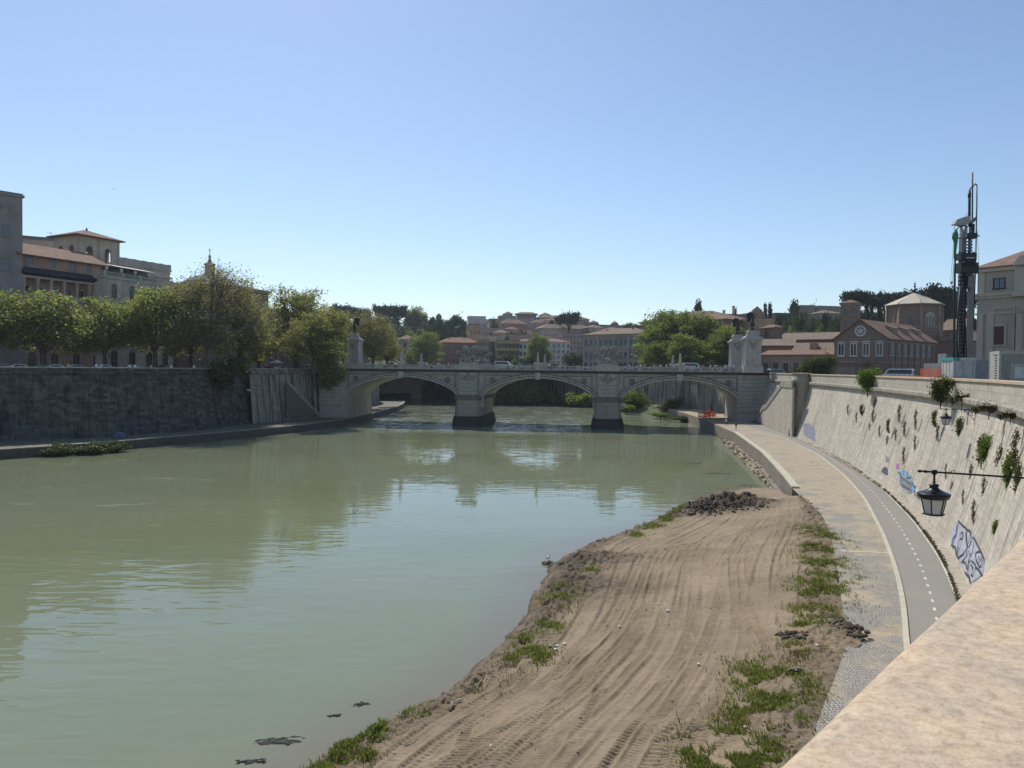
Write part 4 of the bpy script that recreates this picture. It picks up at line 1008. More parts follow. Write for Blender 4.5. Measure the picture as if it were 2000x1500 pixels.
class Bld:
    """root empty at the left end of the front; children: x along the front, y inwards, z up"""
    def __init__(s, name, label, cat, px0, Y0, px1, Y1, pytop, zb=None, depth=12, ztop=None, group=None):
        s.A = dp(px0, 700, Y0); s.B = dp(px1, 700, Y1)
        zt = ztop if ztop is not None else dp(px0, pytop, Y0).z
        if zb is None: zb = min(ground_z(s.A.x, s.A.y), ground_z(s.B.x, s.B.y)) - .5
        d = s.B - s.A; d.z = 0; s.L = d.length; s.ang = math.atan2(d.y, d.x); s.D = depth; s.h = zt - zb; s.zb = zb
        s.o = empty(name, (s.A.x, s.A.y, zb), s.ang, label, cat, group)
    def z(s, py, px=None, Y=None):               # local height of a photograph row at the left end of the front
        return dp(1000 + s.A.x / s.A.y * F if px is None else px, py, Y or s.A.y).z - s.zb
    def wall(s, mat, bands=(), bandmat=None, cornice=None, x0=0, x1=None, y0=0, y1=None, z0=0, z1=None, name='wall', parent=None):
        x1 = s.L if x1 is None else x1; y1 = s.D if y1 is None else y1; z1 = s.h if z1 is None else z1
        mb = MB(); mb.box(x0, x1, y0, y1, z0, z1); w = mb.build(name, mat, parent or s.o)
        if bands or cornice:
            mb = MB()
            for zz, hh, pr in list(bands) + ([(z1 - cornice, cornice + .002, .35)] if cornice else []):
                mb.box(x0 - pr, x1 + pr, y0 - pr, y1 + pr, zz, zz + hh)
            mb.build('moulding', bandmat or M['trim'], w)
        s.w = w; return w
    def wins(s, zs, n, w, h, face='front', m=1.2, xs=None, skip=(), x0=0, x1=None, y=0, parent=None, name='window', **kw):
        me = window_mesh(w, h, **kw); x1 = (s.L if x1 is None else x1) if face == 'front' else (s.D if x1 is None else x1)
        if xs is None: xs = [x0 + m + (x1 - x0 - 2 * m) * (k / (n - 1) if n > 1 else .5) for k in range(n)]
        for r_, zz in enumerate(zs):
            for k, x in enumerate(xs):
                if (r_, k) in skip: continue
                if face == 'front': link(name, me, parent or s.o, (x, y, zz))
                elif face == 'right': link(name, me, parent or s.o, (s.L + y, x, zz), math.pi / 2)
                else: link(name, me, parent or s.o, (-y, x, zz), -math.pi / 2)
    def roof(s, mat, h, kind='hip', eave=.6, along='x', x0=0, x1=None, y0=0, y1=None, z=None, chimneys=()):
        x1 = s.L if x1 is None else x1; y1 = s.D if y1 is None else y1; z = s.h if z is None else z
        mb = MB()
        if kind == 'hip': hip(mb, x0, x1, y0, y1, z, h, eave)
        elif kind == 'gable': gable(mb, x0, x1, y0, y1, z, h, eave, along)
        else: mb.box(x0 - eave, x1 + eave, y0 - eave, y1 + eave, z, z + h)
        r_ = mb.build('roof', mat, s.o)
        for (cx, cy, ch) in chimneys:
            mb = MB(); mb.cbox(cx, cy, z + .05, .7, .6, ch); mb.cbox(cx, cy, z + .05 + ch, .95, .85, .18); mb.build('chimney', M['trim'], r_)
        return r_
P_ = {}
def pl(name, c, **k):
    if name not in P_: P_[name] = plaster(name, c, **k)
    return P_[name]

# ---- left bank: the block at the frame edge, the ochre palace, its belvedere, the terrace palace, the church behind
b = Bld('apartment_building', 'tall plain grey building at the left edge of the picture', 'building', -140, 150, 45, 163, 382, zb=ST, depth=14, ztop=dp(45, 382, 163).z)
b.wall(pl('grey_render', (.27, .24, .235)), cornice=.5, bandmat=pl('grey_trim', (.26, .24, .25)))
for zz in (b.z(528, 15, 160), b.z(595, 15, 160), b.z(662, 15, 160), b.z(462, 15, 160)):
    b.wins([zz + .0], 1, 1.5, 2.7, xs=[b.L - 3.3, b.L - 7.6, b.L - 12], pane='glass_grey', frame=pl('grey_trim', (.26, .24, .25)))
b.roof(M['grey_roof'], .35, 'flat', .1)
for k in range(3):
    mb = MB(); x = b.L - 2.2 - k * 1.9; mb.xprism([(x - .22, b.h - 3.6), (x + .22, b.h - 3.6), (x + .3, b.h - 2.4), (x - .3, b.h - 2.4)], -.25, .01); mb.build('drain_spout', M['grey_roof'], b.o)

b = Bld('palace', 'ochre riverside palace with open loggia and tiled roof behind the left trees', 'building', 44, 163, 203, 181, 492, zb=ST, depth=15, ztop=dp(44, 494, 163).z)
pw = pl('ochre_render', (.42, .27, .20)); pw2 = pl('pale_ochre', (.42, .335, .27))
zl, zs_, za = b.z(577, 45, 163), b.z(537, 45, 163), b.z(527, 45, 163)
b.wall(pw, z0=0, z1=zl, bands=[(zl - .35, .35, .25), (b.h * .42, .3, .18), (5.2, .3, .18)], bandmat=pw2)
# loggia: recessed back wall, columns, lintel
mb = MB(); mb.box(0, b.L, 2.4, b.D, zl, zs_); bk = mb.build('loggia_wall', pw, b.o)
b.wins([zl + .1], 5, 1.7, 2.5, xs=[2.0, 5.6, 8.9, 12.0, 15.2], y=2.4, pane='glass', parent=bk, name='loggia_door', mull=True)
for k in range(7):
    mb = MB(); x = .5 + (b.L - 1.0) * k / 6; mb.box(x - .28, x + .28, .1, .6, zl, zs_ - .45); mb.box(x - .38, x + .38, .02, .68, zs_ - .7, zs_ - .4); mb.build('column', pw2, b.o)
mb = MB(); mb.box(-.1, b.L + .1, -.1, 2.4, zs_ - .4, zs_ + .1); mb.box(-.1, b.L + .1, .05, .3, zl, zl + .75); mb.build('loggia_beam', pw2, b.o)
mb = MB(); mb.add([(-.2, -.9, za - .25), (b.L + .5, -.9, za - .25), (b.L + .5, .9, za + 1.0), (-.2, .9, za + 1.0), (-.2, -.9, za - .45), (b.L + .5, -.9, za - .45), (b.L + .5, .9, zs_ + .1), (-.2, .9, zs_ + .1)], [(0, 1, 2, 3), (7, 6, 5, 4), (4, 5, 1, 0), (5, 6, 2, 1), (0, 3, 7, 4)]); mb.build('awning', plain('dark_awning', (.03, .034, .045), .7), b.o)
b.wall(pw, y0=.8, z0=zs_ + .1, z1=b.h, name='upper_wall', cornice=.3, bandmat=pw2)
b.wins([za + 1.35], 4, 1.35, 2.6, xs=[2.1, 7.4, 12.2, 16.4], y=.8, arch=True, frame=pw2, pane='glass_grey')
b.wins([.9], 4, 1.7, 3.3, m=2, arch=True, frame=pw2); b.wins([b.h * .44], 4, 1.3, 2.4, m=2, frame=pw2)
mb = MB(); gable(mb, -.3, b.L + .2, .2, b.D, b.h, 3.2, .9, 'x'); b_r = mb.build('roof', M['tile'], b.o)
b = Bld('belvedere_tower', 'square belvedere tower with arched openings and hipped roof above the ochre palace', 'tower', 153, 186, 231, 196, 465, zb=ST + 16, depth=9.5, ztop=dp(153, 459, 186).z)
cw = pl('cream_render', (.55, .455, .36)); 
hh = b.h; ow, oh = 1.9, 4.0; z0 = hh - 6.2
pos = [.28 * b.L, .74 * b.L]; posr = [.28 * b.D, .74 * b.D]
mb = MB(); mb.box(0, b.L, 0, b.D, 0, z0)
def pierced(mb, L, xs, T):                      # one wall with open arches; T maps (x, z, depth)
    ed = [0] + [e for x in xs for e in (x - ow / 2, x + ow / 2)] + [L]
    for i in range(0, len(ed), 2): 
        T(mb, ed[i], ed[i + 1], z0, hh)
    for x in xs:
        N_ = 8
        for k in range(N_):
            t0, t1 = math.pi * k / N_, math.pi * (k + 1) / N_
            xa, xb = x - ow / 2 * math.cos(t0), x - ow / 2 * math.cos(t1)
            zm = z0 + oh - ow / 2 + ow / 2 * min(math.sin(t0), math.sin(t1)) if k not in () else 0
            T(mb, xa, xb, zm, hh)
pierced(mb, b.L, pos, lambda m, x0, x1, za_, zb_: m.box(x0, x1, 0, .5, za_, zb_))
pierced(mb, b.L, pos, lambda m, x0, x1, za_, zb_: m.box(x0, x1, b.D - .5, b.D, za_, zb_))
pierced(mb, b.D - 1.0, [p - .5 for p in posr], lambda m, y0, y1, za_, zb_: m.box(0, .5, y0 + .5, y1 + .5, za_, zb_))
pierced(mb, b.D - 1.0, [p - .5 for p in posr], lambda m, y0, y1, za_, zb_: m.box(b.L - .5, b.L, y0 + .5, y1 + .5, za_, zb_))
mb.build('wall', cw, b.o)
mb = MB(); mb.box(.5, b.L - .5, .5, b.D - .5, z0 - .1, z0 + .05); mb.box(.9, b.L * .45, b.D * .5, b.D * .5 + .3, z0 + .05, hh - .1); mb.build('floor', cw, b.o)
mb = MB()
for x in (0, b.L / 2, b.L):
    mb.box(x - .35, x + .35, -.12, .02, z0 - 1.5, hh)
mb.box(-.2, b.L + .2, -.2, b.D + .2, z0 - .5, z0 - .2); mb.build('pilasters', pw2, b.o)
mb = MB(); hip(mb, 0, b.L, 0, b.D, hh, 2.2, 1.3); b.rf = mb.build('roof', M['tile'], b.o)
mb = MB(); mb.lathe([(.25, 2.2), (.3, 2.6), (.05, 3.2)], b.L / 2, b.D / 2, hh, 8); mb.build('finial', M['tile'], b.rf)
# left lower wing of the belvedere block
b = Bld('palace_wing', 'flat-roofed cream house behind the ochre palace roof, with aerials', 'building', 40, 200, 122, 205, 457, zb=ST, depth=12, ztop=dp(44, 462, 200).z)
b.wall(cw, cornice=.5, bandmat=pl('grey_trim', (.26, .24, .25))); b.wins([b.h - 5.2], 4, 1.2, 2.2, m=3, frame=pw2); b.roof(M['grey_roof'], .3, 'flat', .7)
mb = MB(); mb.tube([(b.L * .72, 4, b.h), (b.L * .72, 4, b.h + 2.6)], .05, 4); mb.tube([(b.L * .72 - 1, 4, b.h + 2.3), (b.L * .72 + 1, 4, b.h + 2.3)], .04, 4); mb.build('aerial', M['dark_iron'], b.o)

b = Bld('palace', 'pale stone palace with balustraded roof terrace and awning, right of the belvedere', 'building', 203, 178, 338, 200, 560, zb=ST, depth=14, ztop=dp(203, 538, 178).z)
sw = pl('pale_stone_render', (.55, .455, .36))
b.wall(sw, bands=[(b.h - 6.2, .4, .25), (6.2, .35, .2), (12.5, .35, .2)], bandmat=M['trim'], cornice=.5)
b.wins([b.h - 5.4], 4, 1.6, 3.8, m=3.0, arch=True); b.wins([1.0], 4, 2.0, 4.0, m=3.0, arch=True); b.wins([7.6], 4, 1.5, 2.8, m=3.0)
for k in range(5):
    mb = MB(); x = .6 + (b.L - 1.2) * k / 4; mb.box(x - .3, x + .3, -.14, .02, b.h - 5.8, b.h - .5); mb.build('pilaster', M['trim'], b.o)
mb = MB(); mb.box(0, b.L, 0, .3, b.h, b.h + .2); mb.box(0, b.L, -.02, .32, b.h + .95, b.h + 1.15)
for k in range(40): mb.cbox(.3 + (b.L - .6) * k / 39, .15, b.h + .2, .16, .16, .75)
for k in range(5): mb.cbox(.3 + (b.L - .6) * k / 4, .15, b.h + .2, .6, .5, 1.1)
mb.build('terrace_balustrade', M['trim'], b.o)
for k in range(4):
    mb = MB(); x = 1.0 + (b.L - 5) * k / 4; mb.lathe([(.2, 0), (.12, .2), (.4, .7), (.3, .9), (.45, 1.0)], x, .15, b.h + 1.3, 8, smooth=True); mb.build('stone_urn', M['trim_white'], b.o)
mb = MB(); mb.box(1, b.L * .8, 4.0, 12, b.h, b.h + 3.2); ph = mb.build('penthouse', plain('dark_glazing', (.03, .04, .055), .3), b.o)
mb = MB(); mb.add([(4.0, 1.0, b.h + 2.9), (b.L * .78, 1.0, b.h + 2.9), (b.L * .78, 5, b.h + 3.7), (4.0, 5, b.h + 3.7), (4.0, 1.0, b.h + 2.8), (b.L * .78, 1.0, b.h + 2.8), (b.L * .78, 5, b.h + 3.6), (4.0, 5, b.h + 3.6)], [(0, 1, 2, 3), (7, 6, 5, 4), (0, 4, 5, 1), (1, 5, 6, 2)])
mb.build('awning', plain('cream_awning', (.5, .46, .38)), ph)
b = Bld('palace', 'long pale palace with parapet roof behind the terrace, stepping down to the right', 'building', 228, 205, 332, 222, 500, zb=ST, depth=16, ztop=dp(228, 512, 205).z)
b.wall(sw, bands=[(b.h - 2.6, .5, .5), (b.h - 1.2, .4, .2)], bandmat=M['trim'], cornice=.5)
mb = MB(); mb.box(0, b.L, .1, .5, b.h, b.h + 1.6)
for k in range(7): mb.cbox(b.L * k / 6, .3, b.h + .0, .9, .62, 1.68)
mb.build('roof_parapet', M['trim'], b.o)
b = Bld('palace', 'grey-brown block with small roof turret left of the tall bare tree', 'building', 300, 215, 372, 228, 545, zb=ST, depth=14, ztop=dp(300, 548, 215).z)
b.wall(pl('brown_grey', (.30, .25, .22)), bands=[(b.h - 2.0, .4, .4)], cornice=.4, bandmat=M['trim'])
mb = MB(); mb.cbox(b.L * .48, 4, b.h, 1.8, 1.8, 2.2); mb.lathe([(1.1, 2.2), (1.0, 2.5), (.1, 3.2)], b.L * .48, 4, b.h, 8); mb.build('turret', M['trim'], b.o)
b.wins([8, 13], 4, 1.3, 2.4); b.roof(M['grey_roof'], .3, 'flat', .3)
# church behind the bare tree: dome shoulder, lantern and cross
b = Bld('church', 'domed church behind the bare tree, only its lantern and cross showing', 'church', 340, 230, 480, 236, 555, zb=ST, depth=20, ztop=dp(340, 556, 230).z)
b.wall(pl('church_brown', (.25, .19, .155)), cornice=.8, bandmat=M['trim'])
cx = dp(408, 530, 240); cz = cx.z - b.zb
lx = (cx.x - b.A.x) * math.cos(b.ang) + (240 - b.A.y) * math.sin(b.ang); ly = 10
mb = MB(); mb.lathe([(9.5, b.h), (9.2, b.h + 1.2), (6.5, b.h + 3.2), (2.4, cz - .8), (1.9, cz - .6)], lx, ly, 0, 20, smooth=True); dm_ = mb.build('dome', M['grey_roof'], b.o)
mb = MB(); mb.lathe([(1.9, 0), (1.55, .3), (1.5, 3.0), (1.9, 3.2), (1.9, 3.5), (.9, 4.0), (.55, 4.6), (.3, 5.4), (.5, 5.9), (.3, 6.3), (.08, 6.7)], lx, ly, cz - .8, 8); ln = mb.build('lantern', pl('lantern_stone', (.34, .27, .23)), dm_)
mb = MB(); mb.tube([(lx, ly, cz + 5.8), (lx, ly, cz + 7.9)], .09, 5); mb.tube([(lx - .5, ly, cz + 7.2), (lx + .5, ly, cz + 7.2)], .08, 5); mb.build('cross', M['dark_iron'], dm_)
b = Bld('house', 'brown block with a sloping roof edge showing between the bare trees', 'building', 425, 215, 524, 236, 553, zb=ST, depth=16, ztop=dp(425, 556, 215).z)
b.wall(pl('church_brown', (.25, .19, .155)), cornice=.4, bandmat=M['trim']); b.wins([5, 9.5, 14], 5, 1.3, 2.2); b.roof(M['tile'], 2.0, 'hip', .8)
b = Bld('house', 'dark brown house with a white roof box between the left trees', 'building', 500, 255, 660, 280, 606, zb=ST, depth=14, ztop=dp(500, 606, 255).z)
b.wall(pl('dusky_brown', (.20, .13, .11)), cornice=.4); b.wins([4, 8, 12], 6, 1.3, 2.2); b.roof(M['grey_roof'], .3, 'flat', .2)
mb = MB(); mb.cbox(b.L * .19, 4, b.h + .3, 6, 4, 1.0); mb.build('roof_box', M['trim_white'], b.o)

# ---- far bank in the middle: riverside row
def simple(label, px0, Y0, px1, Y1, pt, c, rows, n, w=1.3, h=2.3, roof='hip', rh=2.6, tile='tile_red', name='house', zb=None, depth=13, group=None, bands=True, side=None, zfrac=None, chim=(), eave=.6, **kw):
    b = Bld(name, label, 'building', px0, Y0, px1, Y1, pt, zb=zb, depth=depth, group=group)
    nm = 'render_%d_%d_%d' % tuple(int(x * 100) for x in c)
    fl = b.h / (rows + .15) if rows else 3
    b.wall(pl(nm, c), bands=[(fl * k - .1, .22, .1) for k in range(1, rows)] if bands and rows > 1 else (), bandmat=pl(nm + '_trim', mul(c, 1.2)), cornice=.35)
    if rows:
        zs = [fl * k + .75 for k in range(rows)]
        b.wins(zs, n, w, h, m=max(1.3, b.L / n * .42), frame=pl(nm + '_trim', mul(c, 1.2)), **kw)
        if side: b.wins(zs, side[1], w, h, face=side[0], m=1.6, frame=pl(nm + '_trim', mul(c, 1.2)), **kw)
    if roof == 'flat': b.roof(M['grey_roof'] if tile == 'grey_roof' else M[tile], rh if rh < 1 else .4, 'flat', .25)
    else: b.roof(M[tile], rh, roof, eave, chimneys=chim)
    return b
S = simple
S('pink house with a faded red roof at the left of the far riverside row', 775, 415, 818, 418, 663, (.38, .25, .22), 4, 4, tile='tile', zb=ST)
S('long red-ochre house with terracotta roof behind the left pier statues', 860, 418, 937, 424, 669, (.31, .155, .11), 4, 10, tile='tile_red', zb=ST, rh=3.2, chim=[(6, 5, 3), (15, 6, 3.2)], pane='glass')
S('narrow orange house end between the tree and the red-ochre house', 850, 424, 862, 426, 672, (.45, .17, .08), 4, 2, w=1.0, zb=ST, roof='flat', tile='tile_red')
S('dull yellow house with grey roof terrace right of the statue group', 932, 420, 956, 421, 664, (.40, .30, .16), 5, 4, w=1.1, h=1.9, roof='flat', tile='grey_roof', zb=ST, shutters='shutter_blue')
S('blue-grey recessed house front between two yellow houses', 955, 428, 973, 429, 668, (.22, .23, .26), 5, 3, w=1.2, roof='flat', tile='grey_roof', zb=ST, pane='glass_grey')
S('golden yellow house with dark shutters in the far riverside row', 970, 420, 1014, 423, 665, (.47, .34, .15), 4, 6, w=1.3, h=2.5, roof='flat', tile='tile', zb=ST, shutters='shutter_green')
S('white house with terracotta roof left of the tall riverside tree', 1013, 424, 1045, 426, 667, (.60, .56, .48), 4, 4, zb=ST, tile='tile_red', rh=1.6, w=1.4)
S('white corner house with terracotta roof right of the tall riverside tree', 1068, 420, 1113, 426, 668, (.66, .61, .52), 5, 5, zb=ST, tile='tile_red', rh=2.2, w=1.3, h=2.0, side=('right', 4))
# terraces and houses climbing the hill
S('tall orange house with rows of windows below the white hill house', 917, 520, 938, 522, 634, (.46, .27, .15), 5, 3, w=1.3, roof='flat', tile='tile')
S('white hill house with roof pergola left of the skyline row', 915, 560, 948, 562, 618, (.50, .47, .44), 5, 4, roof='flat', tile='grey_roof', w=1.4)
S('pale house with a long green roof garden on the hill', 937, 540, 983, 543, 641, (.47, .39, .34), 3, 6, roof='flat', tile='grey_roof', w=2.0)
S('pink penthouse above the green roof garden', 957, 575, 979, 577, 623, (.50, .33, .27), 4, 3, roof='flat', tile='tile')
S('grey-roofed skyline house left of the pavilion', 975, 640, 1006, 642, 617, (.30, .27, .26), 3, 5, roof='flat', tile='grey_roof')
S('rosy hillside block with small windows below the pavilion', 1004, 560, 1050, 566, 638, (.40, .23, .20), 4, 6, roof='flat', tile='tile', w=1.0, h=1.6)
S('low red-roofed house left of the rosy hillside block', 990, 545, 1012, 547, 643, (.42, .28, .23), 3, 3, tile='tile', rh=2)
S('salmon house with planted roof terrace above the yellow house', 1000, 490, 1057, 495, 654, (.40, .27, .23), 4, 7, roof='flat', tile='tile')
S('brown tile-roofed house on the slope left of the pavilion', 980, 600, 1030, 606, 632, (.34, .24, .19), 3, 5, tile='tile', rh=4)
S('brown tile-roofed house on the slope right of the pavilion', 1045, 600, 1092, 606, 632, (.36, .25, .20), 3, 5, tile='tile', rh=4)
S('long ochre skyline wall building right of the pavilion', 1052, 650, 1145, 660, 620, (.38, .29, .22), 3, 14, tile='tile', rh=2.5, w=1.0, h=1.5)
S('broad pale pink seminary with a low tiled roof on the slope', 1058, 540, 1160, 556, 641, (.47, .35, .30), 3, 14, tile='tile_pale', rh=3.6, w=1.0, h=1.7)
S('huge pinkish hillside building with small square windows left of the tan palace', 1098, 470, 1152, 480, 650, (.42, .30, .255), 7, 8, roof='flat', tile='tile_pale', w=1.0, h=1.5, bands=False)
S('pale house with a white upper terrace left of the huge pinkish building', 1063, 500, 1102, 503, 656, (.50, .46, .42), 3, 6, roof='flat', tile='grey_roof', w=1.6)
for i, (px0, Y0, px1, Y1, pt, c, rows, n, rf, tl, lab) in enumerate([
    (938, 600, 958, 602, 627, (.42, .32, .26), 3, 4, 'hip', 'tile', 'dusty pink house between the white hill house and the pink penthouse'), (962, 530, 1000, 533, 650, (.44, .34, .26), 3, 6, 'hip', 'tile', 'sandy house with tiled roof above the golden yellow house'), (1012, 530, 1040, 532, 645, (.50, .40, .30), 3, 5, 'flat', 'tile', 'pale ochre house over the roof of the left white house'),
    (1040, 580, 1062, 582, 630, (.45, .33, .27), 3, 4, 'hip', 'tile', 'pale rose house below the right end of the pavilion'), (1066, 600, 1090, 602, 626, (.48, .38, .30), 3, 5, 'hip', 'tile_pale', 'cream house on the slope left of the dark round-headed pine'), (1128, 600, 1150, 602, 624, (.40, .29, .23), 3, 4, 'hip', 'tile', 'brown-pink house right of the dark round-headed pine'),
    (1086, 520, 1100, 521, 648, (.52, .45, .38), 3, 3, 'flat', 'grey_roof', 'small cream house left of the huge pinkish building'), (1150, 540, 1178, 543, 640, (.43, .34, .28), 3, 5, 'hip', 'tile_pale', 'beige house below the two small ridge domes'), (1180, 520, 1220, 523, 645, (.36, .28, .23), 3, 7, 'hip', 'tile', 'brownish house below the right ridge dome'),
    (984, 660, 1000, 661, 613, (.38, .30, .25), 2, 3, 'hip', 'tile', 'tiny house at the left foot of the skyline pavilion'), (1056, 660, 1074, 661, 615, (.42, .34, .27), 2, 3, 'hip', 'tile', 'tiny ochre house at the right foot of the skyline pavilion'), (940, 470, 968, 472, 655, (.46, .37, .28), 2, 5, 'flat', 'tile', 'low sandy terrace house above the dull yellow house'),
    (1020, 470, 1066, 474, 660, (.40, .31, .25), 2, 8, 'flat', 'tile', 'long low terrace house above the white houses'), (888, 560, 916, 562, 640, (.36, .27, .22), 3, 4, 'hip', 'tile', 'brown house half hidden by dark trees left of the orange hill house')]):
    simple(lab, px0, Y0, px1, Y1, pt, c, rows, n, w=1.3, h=2.0, roof=rf, rh=2.4 if rf == 'hip' else .4, tile=tl, bands=False)
# round pavilion on the skyline
c = dp(1028, 622, 660); o = empty('roof_pavilion', (c.x, c.y, c.z), 0, 'open columned pavilion with a low roof on the skyline', 'pavilion')
mb = MB(); mb.box(-10, 10, -4, 6, -12, 0); mb.build('base', pl('pale_ochre', (.42, .335, .27)), o)
for k in range(9):
    mb = MB(); mb.box(-9.6 + 2.4 * k - .3, -9.6 + 2.4 * k + .3, -3.6, -3.0, 0, 3.6); mb.build('column', M['trim'], o)
mb = MB(); mb.box(-9, 9, 2, 5, 0, 3.6); mb.build('core', pl('rosy', (.36, .26, .22)), o)
mb = MB(); hip(mb, -10, 10, -4, 6, 3.6, 2.0, .5); mb.build('roof', M['tile'], o)
# domed grey building on the ridge
b = S('long grey-ochre ridge building with two small domes left of the sky gap', 1144, 600, 1217, 610, 634, (.33, .27, .22), 3, 10, roof='flat', tile='tile', w=1.2, h=3.0, bands=False)
for (f, rr) in ((.27, 4.6), (.84, 3.4)):
    mb = MB(); mb.lathe([(rr, .3), (rr, 1.4), (rr * .85, 2.4), (rr * .4, 3.4), (.2, 4.0), (.1, 5.0)], b.L * f, 6, b.h, 16, smooth=True); mb.build('dome', M['grey_roof'], b.o)
# small lantern dome among the trees
c = dp(857, 640, 560); o = empty('bell_turret', (c.x, c.y, ground_z(c.x, c.y) - 1), 0, 'small domed turret standing among dark hillside trees', 'tower'); hz = dp(857, 621, 560).z - o.location.z
mb = MB(); mb.cbox(0, 0, 0, 4, 4, hz); mb.build('shaft', pl('church_brown', (.25, .19, .155)), o)
mb = MB(); mb.lathe([(2.3, hz), (2.4, hz + .5), (2.1, hz + 1.6), (1.2, hz + 2.8), (.2, hz + 3.4), (.15, hz + 4.2)], n=12, smooth=True); mb.build('dome', M['grey_roof'], o)
# tan three-storey palace beyond the bridge
b = Bld('palace', 'long tan three-storey palace with pilasters behind the right pier statues', 'building', 1140, 318, 1258, 300, 655, zb=ST, depth=18)
tw = pl('tan_render', (.35, .27, .225)); tt_ = pl('tan_trim', (.43, .36, .31))
fl = b.h / 3.1
b.wall(tw, bands=[(fl * 1.0, .35, .16), (fl * 2.0, .3, .12)], bandmat=tt_, cornice=.6)
xs = [b.L * (k + .5) / 12 for k in range(12)]
b.wins([fl * 1.22, fl * 2.25], 12, 1.25, 2.5, xs=xs, frame=tt_, pane='glass_grey'); b.wins([.9], 12, 1.7, 3.6, xs=xs, arch=True, frame=tt_)
for f in (0.0, .24, .745, 1.0):
    mb = MB(); mb.box(b.L * f - .4, b.L * f + .4, -.2, .02, 0, b.h - .6); mb.build('pilaster', tt_, b.o)
b.wins([fl * 1.22, fl * 2.25, .9], 4, 1.25, 2.5, face='left', m=2, frame=tt_)
b.roof(M['tile_pale'], 3.0, 'hip', .9, chimneys=[(8, 6, 2.5), (20, 7, 2.8)])
# big roofed block behind the right-hand trees
b = S('large brown block with a broad tiled roof above the right-hand plane trees', 1250, 330, 1415, 300, 631, (.27, .185, .14), 4, 14, tile='tile', rh=5.0, zb=ST, depth=30, w=1.3, chim=[(9, 6, 3.5), (22, 8, 5), (30, 10, 4)], name='apartment_building', eave=1.0)
b = S('red-brown villa with roof terrace and chimneys on the right skyline', 1412, 395, 1474, 400, 614, (.34, .20, .15), 5, 7, roof='flat', tile='tile', w=1.2, chim=())
for (f, ch) in ((.1, 2.0), (.4, 4.5)):
    mb = MB(); mb.cbox(b.L * f, 3, b.h + .3, 1.1, .9, ch); mb.cbox(b.L * f, 3, b.h + .3 + ch, 1.4, 1.2, .25); mb.build('chimney', M['trim'], b.o)
b = S('ochre church front with a curved crest on the right skyline', 1462, 420, 1492, 421, 612, (.36, .24, .16), 0, 0, roof='flat', tile='tile')
mb = MB(); mb.xprism([(0, b.h), (b.L, b.h), (b.L, b.h + .8), (b.L * .86, b.h + 1), (b.L * .78, b.h + 2.2), (b.L * .62, b.h + 3.2), (b.L * .5, b.h + 4.2), (b.L * .38, b.h + 3.2), (b.L * .22, b.h + 2.2), (b.L * .14, b.h + 1), (0, b.h + .8)], -.3, .5); mb.build('crest', P_['render_36_24_16'], b.o)
S('ochre house in two stepped blocks behind the right bridge pylons', 1472, 300, 1511, 302, 622, (.42, .29, .17), 4, 3, roof='flat', tile='tile', w=1.2, zb=ST, depth=10)
S('lower ochre house with a few windows behind the right bridge pylons', 1468, 285, 1513, 287, 645, (.44, .31, .19), 4, 4, roof='flat', tile='tile', w=1.1, zb=ST, depth=9)
S('brown square turret house right of the ochre houses', 1512, 280, 1527, 281, 640, (.25, .15, .11), 4, 2, tile='tile', rh=1.2, zb=ST, depth=8)
# the old hospital: long low tile-roofed wings
def wing_(label, px0, Y0, px1, Y1, pt, c, rh, n, w=1.3, h=2.0, depth=9, tile='tile_pale', z=None):
    b = Bld('hospital_wing', label, 'building', px0, Y0, px1, Y1, pt, zb=ST - .3, depth=depth)
    nm = 'render_%d_%d_%d' % tuple(int(x * 100) for x in c); b.wall(pl(nm, c), cornice=.3, bandmat=pl(nm + '_trim', mul(c, 1.25)))
    b.wins([z if z is not None else b.h - 3.2], n, w, h, m=2.0, frame=pl(nm + '_trim', mul(c, 1.25)))
    mb = MB(); x0, x1 = -.4, b.L + .4
    pts = [(x0, -.6, b.h), (x1, -.6, b.h), (x1, b.D, b.h + rh), (x0, b.D, b.h + rh)]; lo = [(p[0], p[1], p[2] - .25) for p in pts]
    mb.add(pts, [(0, 1, 2, 3)], [(p[0], -p[1]) for p in pts]); mb.add(pts + lo, [(7, 6, 5, 4), (1, 0, 4, 5), (2, 1, 5, 6), (3, 2, 6, 7), (0, 3, 7, 4)], [(0, 0)] * 8)
    mb.build('roof', M[tile], b.o); return b
wing_('long brown building with a sunlit tile roof left of the campanile', 1514, 285, 1645, 270, 664, (.27, .16, .13), 3.2, 9, depth=12)
wing_('rust-red house with hipped tile roof left of the dormer roof', 1484, 250, 1552, 246, 675, (.33, .17, .11), 2.6, 3)
b = wing_('low wing with mossy tile roof and a dormer, beside the brick church', 1546, 240, 1642, 232, 688, (.38, .22, .15), 3.4, 6)
mb = MB(); mb.box(b.L * .36, b.L * .36 + 2.0, 1.2, 5, b.h + .6, b.h + 3.0); dz = mb.build('dormer', P_['render_38_22_15'], b.o)
b = wing_('long low salmon wall building with dark doors behind the embankment', 1484, 232, 1632, 216, 693, (.37, .245, .175), 1.6, 7, w=1.5, h=3.4, z=1.0, depth=7, tile='tile')
